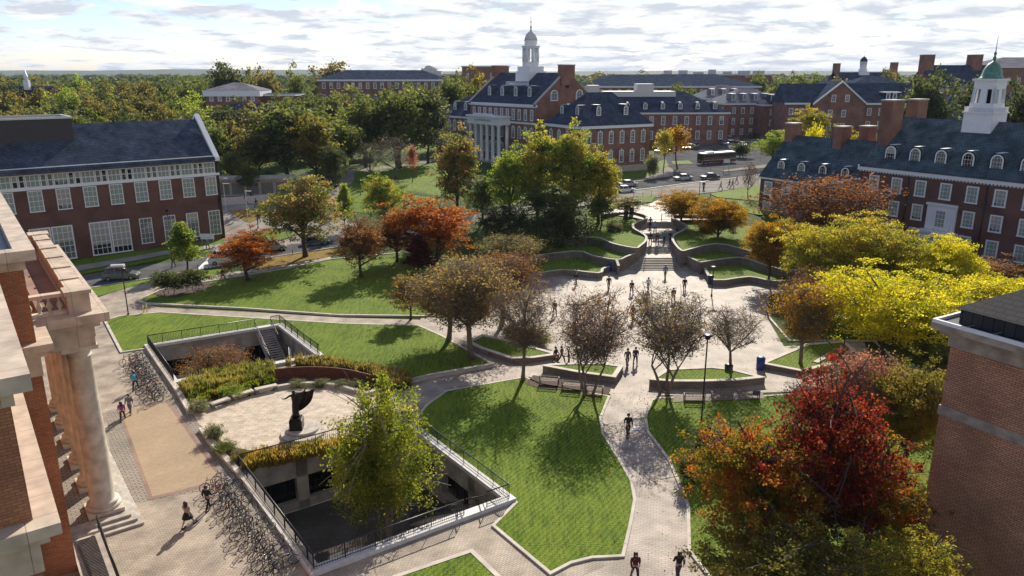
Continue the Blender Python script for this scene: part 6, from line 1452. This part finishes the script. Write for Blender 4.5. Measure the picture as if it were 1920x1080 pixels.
person(245, 776, 'person in grey clothes walking right of the purple top', 'walk2', 10, (.12, .13, .16), (.1, .11, .14), 1.75, bag=(.03, .03, .04))
person(255, 731, 'person with a turquoise backpack beside the upper bicycles', 'walk', 190, (.03, .12, .3), (.03, .04, .07), 1.78, bag=(.02, .35, .4))
person(1177, 817, 'lone person in black walking toward the camera on the brick path', 'walk', 0, h=1.85)
person(1190, 1088, 'person in a dark red top at the bottom edge, left of two', 'walk2', 5, (.08, .012, .02), h=1.75, long=True)
person(1271, 1086, 'person with long dark hair at the bottom edge, right of two', 'walk', 180, (.012, .012, .014), (.05, .05, .06), 1.78, long=True)
person(1176, 687, 'person in grey walking beside another between the two planters', 'walk', 0, (.1, .1, .11), (.14, .14, .16), 1.8)
person(1191, 684, 'person in dark blue, right one of the pair between the planters', 'walk2', 0, (.03, .035, .06), (.02, .02, .03), 1.8)
person(1042, 682, 'person in a black coat, left of the group of three by the left planter', 'walk', 60, h=1.76); person(1053, 681, 'person in brown, middle of the group of three by the left planter', 'walk2', 60, (.1, .06, .04), h=1.76)
person(1066, 686, 'small person in dark clothes at the right of the group of three', 'stand', 90, h=1.6)
person(1186, 602, 'person in a dark red top crossing the plaza between the twiggy trees', 'walk', 0, (.2, .04, .03), h=1.85); person(1040, 592, 'person in dark clothes left of the round twiggy tree', 'walk2', 10, (.03, .03, .04), h=1.85)
person(1141, 543, 'person in black on the plaza left of centre below the stairs', 'walk', 0, h=1.85); person(1184, 552, 'person in black at the centre of the plaza below the stairs', 'walk2', 0, h=1.85)
person(1215, 545, 'person in white on the plaza behind the treetop', 'walk', 180, (.6, .6, .6), (.3, .3, .35), h=1.8); person(1283, 546, 'person in dark clothes right of the person in white', 'stand', 0, h=1.85)
person(1007, 550, 'person in blue and white at the left edge of the plaza', 'walk', 90, (.12, .14, .2), (.03, .03, .05), h=1.8); person(1213, 572, 'person in orange red behind the treetops on the plaza', 'walk', 0, (.4, .09, .04), h=1.8)
person(1262, 566, 'person in dark clothes half hidden by the broad bare tree', 'walk2', 0, h=1.8)
def onstair(x, y, z, label, **k): a = G(x, y, z); person(0, 0, label, pos=(a[0], a[1], z), **k)
onstair(1247, 521, .06, 'person in a blue shirt at the foot of the wide stairs', pose='walk', face=0, top=(.12, .17, .3), leg=(.05, .06, .09), h=1.85)
onstair(1219, 427, 2.72, 'person in purple near the top of the stairs', pose='walk', face=180, top=(.14, .06, .22), h=1.85); onstair(1228, 436, 2.72, 'person in light blue below the person in purple', pose='walk2', face=0, top=(.25, .35, .6), leg=(.02, .03, .08), h=1.85)
for x, y, l, c in ((1219, 457, 'leftmost of four people descending the middle of the stairs', (.03, .03, .04)), (1232, 458, 'second from left of four people on the stairs', (.05, .05, .06)), (1245, 454, 'person in turquoise among four people on the stairs', (.05, .25, .3)), (1256, 455, 'rightmost of four people on the stairs', (.02, .02, .03))): onstair(x, y, 1.98, l, pose=rnd.choice(['walk', 'walk2']), face=0, top=c, h=1.85)
for x, y, l, c in ((1351, 357, 'lone person in dark clothes on the pavement of the main road', (.02, .02, .025)), (1367, 353, 'left one of a close pair on the pavement of the main road', (.03, .02, .03)), (1373, 353, 'right one of a close pair on the pavement of the main road', (.02, .02, .04)), (1381, 345, 'person in red on the pavement of the main road', (.5, .04, .04)), (1400, 343, 'person in dark clothes left of the bare young tree', (.02, .03, .03)), (1405, 344, 'person in grey beside the bare young tree', (.1, .1, .1))): person(x, y, l, rnd.choice(['walk', 'walk2']), rnd.choice([60, 80, -100]), c, h=1.85, dz=.12)
person(1080, 535, 'person in the shade at the left end of the plaza', 'walk', 30, h=1.8)
for x, y, l, c, f in ((326, 502, 'person in black crossing at the left road', (.015, .015, .02), 0), (419, 526, 'person walking on the sidewalk under the orange tree', (.02, .02, .03), 90), (390, 468, 'person in blue standing at the corner of the left hall', (.1, .12, .2), 0), (461, 382, 'person in front of the long white wall, left', (.06, .02, .03), 90), (477, 380, 'person in light blue in front of the long white wall', (.1, .15, .3), 90), (481, 390, 'person in black nearest to the dry grass triangle', (.02, .02, .02), 90), (486, 418, 'person in dark red on the walk beside the dry grass', (.07, .02, .03), 0), (625, 345, 'person walking on the shaded curved path', (.02, .02, .03), 0), (688, 300, 'person on the far path below the grove, left', (.03, .03, .04), 0), (694, 300, 'person on the far path below the grove, right', (.05, .05, .06), 0)): person(x, y, l, 'walk', f, c, h=1.8, dz=.1)
# --- vehicles
def vehicle(kind, paint, label, pos, rz, group=None):
    L, W, H, hood, cab0, cab1, tail = {'sedan': (4.6, 1.8, 1.42, .88, -.95, 1.05, 1.75), 'suv': (4.7, 1.9, 1.75, 1.05, -.9, 2.0, 2.2), 'van': (5.2, 2.0, 2.1, 1.15, -1.7, 2.45, 2.55)}[kind]
    o = thing('parked_car' if kind != 'van' else 'van', label, 'car' if kind != 'van' else 'van', pos, rz, group); h = L / 2; g0 = .28
    lo = [(-h, g0 + .1), (-h + .05, .62), (-h + .25, hood - .16), (cab0 - .45 if kind != 'van' else -1.9, hood), (tail, hood + .03), (h - .05, hood - .05), (h, .55), (h - .1, g0)]
    def loft(m, prof, ws, mi=0):
        vs = []; n = len(prof)
        for (w, ins) in ws:
            vs += [(x, w, z) for x, z in prof] if ins == 0 else [(x * (1 - .03 * ins), w, z) for x, z in prof]
        F = [(r * n + i, r * n + (i + 1) % n, (r + 1) * n + (i + 1) % n, (r + 1) * n + i) for r in range(len(ws) - 1) for i in range(n)]
        m.add(vs, [f[::-1] for f in F] + [tuple(range(n)), tuple((len(ws) - 1) * n + i for i in range(n))[::-1]], mi)
    m = MB(); loft(m, lo, [(-W / 2, 1), (-W / 2 + .08, 0), (W / 2 - .08, 0), (W / 2, 1)]); b = obj('body', m, PAINT[paint], o)
    cab = [(cab0 - .45, hood), (cab0 + .25, H - .06), (cab0 + .5, H), (cab1 - .5, H), (cab1 - .1 if kind != 'sedan' else cab1 - .2, H - .08), (cab1 + (.0 if kind != 'sedan' else .55), hood)]
    if kind == 'sedan': cab[4] = (cab1 - .15, H - .08)
    m = MB(); n = len(cab); wi, wo = W / 2 - .28, W / 2 - .08
    vs = [(x, -(wo if z < hood + .05 else wi), z) for x, z in cab] + [(x, (wo if z < hood + .05 else wi), z) for x, z in cab]
    m.add(vs, [(i, n + i, n + (i + 1) % n, (i + 1) % n) for i in range(n)] + [tuple(range(n)), tuple(range(n, 2 * n))[::-1]]); obj('windows', m, 'car_glass', o)
    m = MB(); m.b2(cab0 + .3, cab1 - .35, -wi - .02, wi + .02, H - .03, H + .03)
    for xx in ((cab0 + .42, cab1 - .45) if kind == 'sedan' else (cab0 + .42, (cab0 + cab1) / 2, cab1 - .35)):
        for s in (-1, 1): m.tube([(xx, s * (wi + .02), H - .01), (xx + (0), s * (wo + .01), hood)], .045, 4)
    obj('roof', m, PAINT[paint], o)
    for x in (-h + .85, h - .9):
        for s in (-1, 1):
            m = MB(); r = .34 if kind != 'sedan' else .32
            for (rr, y0, y1, mi) in ((r, -.11, .11, 0), (r * .58, -.125, .125, 1)):
                k = 16; vs = [(x + rr * math.cos(2 * math.pi * i / k), s * (W / 2 - .09) + y, r + rr * math.sin(2 * math.pi * i / k)) for y in (y0, y1) for i in range(k)]
                m.add(vs, [(i, (i + 1) % k, k + (i + 1) % k, k + i) for i in range(k)] + [tuple(range(k))[::-1], tuple(range(k, 2 * k))], mi)
            obj('wheel', m, ['rubber', 'grey_metal'], o)
    for s in (-1, 1):
        m = MB(); m.box((-h + .08, s * (W / 2 - .32), .68), (.12, .36, .14)); obj('headlight', m, 'white', o); m = MB(); m.box((h - .05, s * (W / 2 - .28), .78), (.1, .3, .16)); obj('tail_light', m, PAINT['red'], o)
    m = MB(); m.b2(-h - .02, -h + .1, -W / 2 + .1, W / 2 - .1, .3, .5); m.b2(h - .1, h + .02, -W / 2 + .1, W / 2 - .1, .32, .52); obj('bumper', m, 'dark_metal', o)
    return o
v_ = vehicle('suv', 'grey', 'silver grey off-road car with a roof box on the left road', P(228, 524, .05), R(192)); m = MB(); m.prof([(-.45, 1.85), (.45, 1.85), (.4, 2.12), (0, 2.2), (-.4, 2.12)], -.6, 1.1); obj('roof_box', m, 'offwhite', v_)
vehicle('van', 'white', 'white van partly hidden behind the orange tree at the crossing', P(425, 494, .05), R(25)); vehicle('suv', 'tan', 'pale off-road car behind the orange tree', P(510, 470, .05), R(200)); vehicle('sedan', 'blue', 'dark blue car under the large green tree', P(592, 459, .05), R(200))
o = thing('motorcycle', 'person with a bicycle stopped beside the white van', 'motorcycle', P(404, 493, .05), R(100)) if False else None
b_ = dup(bk, P(400, 484, .05), R(60), 'bicycle crossing the left road by the young bright tree', None); 
if 'group' in b_: del b_['group']
person(402, 484, 'cyclist in light clothing at the crossing of the left road', 'stand', 60, (.5, .5, .55), (.08, .08, .1), 1.8)
vehicle('sedan', 'white', 'white car on the main road, nearer of the two at the cluster of trees', P(1170, 361, .07), R(198)); vehicle('sedan', 'silver', 'pale car just behind the nearer white car', P(1176, 350, .07), R(200))
vehicle('sedan', 'silver', 'silver car driving on the main road in front of the bus', P(1281, 338, .07), R(14)); vehicle('sedan', 'black', 'black car following the silver one on the main road', P(1331, 336, .07), R(14))
b_ = dup(bk, P(1319, 357, .12), R(70), 'bicycle on the pavement of the main road', None)
if 'group' in b_: del b_['group']
person(1319, 357.5, 'cyclist in dark clothes on the pavement of the main road', 'stand', 0, (.05, .03, .04), h=1.9, dz=.12)
pc = [(1236, 286, 'silver', 'sedan'), (1246, 285, 'black', 'sedan'), (1256, 284, 'silver', 'sedan'), (1272, 281, 'grey', 'suv'), (1284, 280, 'tan', 'sedan'), (1293, 280, 'silver', 'suv'), (1303, 277, 'silver', 'suv'), (1320, 270, 'black', 'sedan'), (1332, 269, 'black', 'sedan'), (1345, 268, 'blue', 'sedan'), (1358, 272, 'silver', 'suv'), (1366, 266, 'white', 'van'), (1380, 267, 'silver', 'sedan'), (1392, 274, 'white', 'sedan'), (1400, 269, 'grey', 'suv'), (1412, 269, 'white', 'sedan'), (1424, 268, 'silver', 'sedan'), (1432, 267, 'white', 'suv')]
for i, (x, y, c, k) in enumerate(pc): vehicle(k, c, '%s %s parked in the car park beyond the bus, number %d from the left' % (c, 'van' if k == 'van' else 'car', i + 1) if False else '%s %s in the car park, %s in its row' % (c, {'van': 'van', 'sedan': 'saloon car', 'suv': 'tall car'}[k], ['first from the left', 'second from the left', 'third from the left', 'fourth from the left', 'fifth from the left', 'sixth from the left', 'seventh from the left', 'eighth from the left', 'ninth from the left', 'tenth from the left', 'ninth from the right', 'eighth from the right', 'seventh from the right', 'sixth from the right', 'fifth from the right', 'third from the right', 'second from the right', 'last on the right'][i]), P(x, y, .07), R(60 + rnd.uniform(-6, 6) if i < 7 else 95), 'cars in the car park')
def bus():
    p = P(1343, 307, .07); o = thing('bus', 'long dark maroon bus with a white roof stopped beyond the traffic island', 'bus', p, R(31)); L, W, H = 12.5, 2.55, 3.1; h = L / 2
    m = MB(); m.b2(-h, h, -W / 2, W / 2, .4, 2.95); obj('body', m, PAINT['maroon'], o)
    m = MB(); m.prof([(-W / 2 + .02, 2.95), (W / 2 - .02, 2.95), (W / 2 - .3, 3.2), (-W / 2 + .3, 3.2)], -h + .1, h - .1); m.b2(-h + 2, -h + 4.5, -.7, .7, 3.2, 3.45); obj('roof', m, 'white', o)
    for k in range(8):
        m = MB(); x0 = -h + .5 + k * 1.48; m.b2(x0, x0 + 1.38, -W / 2 - .015, W / 2 + .015, 1.55, 2.65); obj('window', m, 'car_glass', o)
    m = MB(); m.b2(-h - .015, -h + .02, -W / 2 + .15, W / 2 - .15, 1.3, 2.75); m.b2(h - .02, h + .015, -W / 2 + .2, W / 2 - .2, 1.5, 2.6); obj('windscreen', m, 'car_glass', o)
    m = MB(); m.b2(-h, h, -W / 2 - .012, W / 2 + .012, 1.2, 1.28); obj('stripe', m, 'paint_white', o)
    for x in (-h + 2.4, h - 3.2):
        for s in (-1, 1):
            m = MB(); k = 18
            for rr, y0, y1, mi in ((.5, -.15, .16, 0), (.28, -.17, .18, 1)):
                vs = [(x + rr * math.cos(2 * math.pi * i / k), s * (W / 2 - .14) + y, .5 + rr * math.sin(2 * math.pi * i / k)) for y in (y0, y1) for i in range(k)]; m.add(vs, [(i, (i + 1) % k, k + (i + 1) % k, k + i) for i in range(k)] + [tuple(range(k))[::-1], tuple(range(k, 2 * k))], mi)
            obj('wheel', m, ['rubber', 'grey_metal'], o)
    for s in (-1, 1): m = MB(); m.box((-h - .02, s * .95, .8), (.06, .3, .2)); obj('headlight', m, 'white', o)
bus()

def litter(name, spots, n, cols, size=.13):
    G_ = np.random.default_rng(n); vs = []
    for (x, y, r, k) in spots:
        p = P(x, y); a = G_.uniform(0, 6.28, k); q = np.abs(G_.normal(size=k)) * r * .6; X_ = p.x + np.cos(a) * q; Y_ = p.y - .1 * r + np.sin(a) * q
        Z_ = np.array([max(hgt(x_, y_), 0) + .15 for x_, y_ in zip(X_, Y_)]); pos = np.stack([X_, Y_, Z_ + G_.uniform(0, .02, k)], 1)
        t = G_.uniform(0, 6.28, k); s_ = size * G_.uniform(.5, 1.1, (k, 1)); A = np.stack([np.cos(t), np.sin(t), G_.normal(size=k) * .25], 1) * s_ / 2; B = np.stack([-np.sin(t), np.cos(t), G_.normal(size=k) * .25], 1) * s_ * .35
        vs.append(np.stack([pos - A, pos - B, pos + A, pos + B], 1).reshape(-1, 3))
    tag(link(name, leaf_mesh(name, np.concatenate(vs), leaf_mat(name + '_colour', cols, .3, .8, .2))), kind='stuff')
litter('fallen_leaves', [(1110, 742, 5, 500), (1240, 745, 5, 500), (985, 715, 4, 300), (1400, 1040, 6, 700), (1530, 1050, 6, 700), (1150, 800, 5, 150), (880, 672, 5, 400), (466, 526, 5, 500), (677, 520, 5, 400), (822, 495, 6, 500), (1368, 704, 4, 200), (1500, 690, 4, 300), (1690, 890, 5, 400), (740, 760, 5, 200), (1230, 900, 4, 120)], 3, [(.12, .07, .03), (.25, .13, .04), (.3, .2, .05), (.2, .05, .02)])
# ================================================================ LIGHT
EL, AZ = R(31), R(12)
sd = Vector((math.sin(AZ) * math.cos(EL), math.cos(AZ) * math.cos(EL), math.sin(EL)))
ld = bpy.data.lights.new('sun', 'SUN'); ld.energy = 5.0; ld.angle = R(.5); ld.color = (1, .91, .77)
lo_ = bpy.data.objects.new('sun', ld); C.objects.link(lo_); lo_.rotation_euler = sd.to_track_quat('Z', 'Y').to_euler(); lo_.location = (0, 60, 90)
wd = bpy.data.worlds.new('World'); scene.world = wd; wd.use_nodes = True; nt = wd.node_tree
bg = nt.nodes['Background']; sky = node(nt, 'ShaderNodeTexSky', sky_type='NISHITA'); sky.sun_disc = False; sky.sun_elevation = EL; sky.sun_rotation = AZ; sky.air_density = 1.0; sky.dust_density = .1; sky.ozone_density = 2.0
tc = node(nt, 'ShaderNodeTexCoord'); sp_ = node(nt, 'ShaderNodeSeparateXYZ'); nt.links.new(tc.outputs['Generated'], sp_.inputs[0])
mx = node(nt, 'ShaderNodeMath', operation='MAXIMUM'); mx.inputs[1].default_value = 0; nt.links.new(sp_.outputs[2], mx.inputs[0])
ad = node(nt, 'ShaderNodeMath', operation='ADD'); ad.inputs[1].default_value = .13; nt.links.new(mx.outputs[0], ad.inputs[0])
dv = node(nt, 'ShaderNodeVectorMath', operation='DIVIDE'); cb = node(nt, 'ShaderNodeCombineXYZ')
for i in range(3): nt.links.new(ad.outputs[0], cb.inputs[i])
nt.links.new(tc.outputs['Generated'], dv.inputs[0]); nt.links.new(cb.outputs[0], dv.inputs[1])
def wn(scale, det, rough, off_, dist=0):
    mp = node(nt, 'ShaderNodeMapping'); mp.inputs['Location'].default_value = off_; mp.inputs['Scale'].default_value = (1, 1, 0); nt.links.new(dv.outputs[0], mp.inputs[0])
    n = node(nt, 'ShaderNodeTexNoise'); n.inputs['Scale'].default_value = scale; n.inputs['Detail'].default_value = det; n.inputs['Roughness'].default_value = rough; n.inputs['Distortion'].default_value = dist
    nt.links.new(mp.outputs[0], n.inputs['Vector']); return n.outputs[0]
n1 = wn(1.9, 9, .6, (3.1, 1.7, 0), .25); n2 = wn(2.6, 9, .6, (7.3, -2.2, 0), .3)
# more blue at the left
bl = node(nt, 'ShaderNodeMapRange'); bl.inputs['From Min'].default_value = -.6; bl.inputs['From Max'].default_value = .1; bl.inputs['To Min'].default_value = -.06; bl.inputs['To Max'].default_value = .05; nt.links.new(sp_.outputs[0], bl.inputs[0])
a2 = node(nt, 'ShaderNodeMath', operation='ADD'); nt.links.new(n1, a2.inputs[0]); nt.links.new(bl.outputs[0], a2.inputs[1])
cov = ramp(nt, a2.outputs[0], [(.43, (0, 0, 0)), (.53, (1, 1, 1))], 'EASE')
shade = ramp(nt, n2, [(.42, (5.6, 6.3, 7.6)), (.5, (8.6, 8.9, 9.3)), (.6, (10.2, 10.2, 10.0))])
mixc = node(nt, 'ShaderNodeMix', data_type='RGBA'); nt.links.new(cov.outputs[0], mixc.inputs['Factor']); tn = node(nt, 'ShaderNodeMix', data_type='RGBA', blend_type='MULTIPLY'); tn.inputs['Factor'].default_value = 1; tn.inputs['B'].default_value = (.85, .86, 1.08, 1); nt.links.new(sky.outputs[0], tn.inputs['A']); nt.links.new(tn.outputs['Result'], mixc.inputs['A']); 
vm = node(nt, 'ShaderNodeVectorMath', operation='SCALE'); CLOUDK = vm; nt.links.new(shade.outputs[0], vm.inputs[0]); vm.inputs['Scale'].default_value = 1.0
shade.color_ramp.elements[0].color = (.62, .67, .75, 1); shade.color_ramp.elements[1].color = (.88, .89, .91, 1); shade.color_ramp.elements[2].color = (1, 1, .99, 1); vm.inputs['Scale'].default_value = 7.5
# clouds glow toward the sun and thin out overhead and behind
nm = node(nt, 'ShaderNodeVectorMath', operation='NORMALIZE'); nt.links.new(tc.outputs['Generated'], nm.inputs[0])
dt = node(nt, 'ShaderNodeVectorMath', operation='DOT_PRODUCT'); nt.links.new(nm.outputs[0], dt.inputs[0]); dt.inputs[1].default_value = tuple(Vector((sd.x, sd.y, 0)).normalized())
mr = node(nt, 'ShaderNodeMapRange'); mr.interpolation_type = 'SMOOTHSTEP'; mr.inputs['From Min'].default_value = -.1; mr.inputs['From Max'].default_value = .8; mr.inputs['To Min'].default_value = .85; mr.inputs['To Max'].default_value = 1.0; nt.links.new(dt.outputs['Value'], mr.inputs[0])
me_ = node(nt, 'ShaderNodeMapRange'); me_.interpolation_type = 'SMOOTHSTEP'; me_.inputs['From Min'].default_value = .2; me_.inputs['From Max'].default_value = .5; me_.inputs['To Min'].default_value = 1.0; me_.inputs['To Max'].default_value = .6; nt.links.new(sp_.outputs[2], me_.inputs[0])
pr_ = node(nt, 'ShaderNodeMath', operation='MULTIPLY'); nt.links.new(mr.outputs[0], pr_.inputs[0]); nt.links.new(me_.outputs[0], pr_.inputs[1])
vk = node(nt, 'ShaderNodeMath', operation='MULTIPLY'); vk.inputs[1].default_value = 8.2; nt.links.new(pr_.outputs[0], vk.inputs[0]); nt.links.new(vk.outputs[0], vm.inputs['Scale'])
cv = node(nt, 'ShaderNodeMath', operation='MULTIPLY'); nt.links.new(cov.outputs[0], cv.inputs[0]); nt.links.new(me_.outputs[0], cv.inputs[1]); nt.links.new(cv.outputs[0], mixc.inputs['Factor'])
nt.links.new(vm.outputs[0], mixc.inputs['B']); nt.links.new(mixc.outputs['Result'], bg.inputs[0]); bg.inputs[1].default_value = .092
HAZE = True
if HAZE:
    mb = MB(); mb.b2(-7500, 7500, -60, 7500, -8, 75); hm = bpy.data.materials.new('haze'); hm.use_nodes = True; hn = hm.node_tree; hn.nodes.remove(hn.nodes['Principled BSDF'])
    pv = hn.nodes.new('ShaderNodeVolumePrincipled'); pv.inputs['Color'].default_value = (.62, .78, 1, 1); pv.inputs['Density'].default_value = .00006; hn.links.new(pv.outputs[0], hn.nodes['Material Output'].inputs['Volume'])
    tag(obj('haze', mb, hm), kind='stuff')
scene.render.engine = 'CYCLES'; scene.cycles.max_bounces = 6; scene.cycles.volume_bounces = 0; scene.cycles.use_denoising = True
scene.cycles.transparent_max_bounces = 8; scene.cycles.diffuse_bounces = 3
vs_ = scene.view_settings; vs_.view_transform = 'Standard'; vs_.look = 'None'; vs_.gamma = 1; vs_.exposure = 0.55
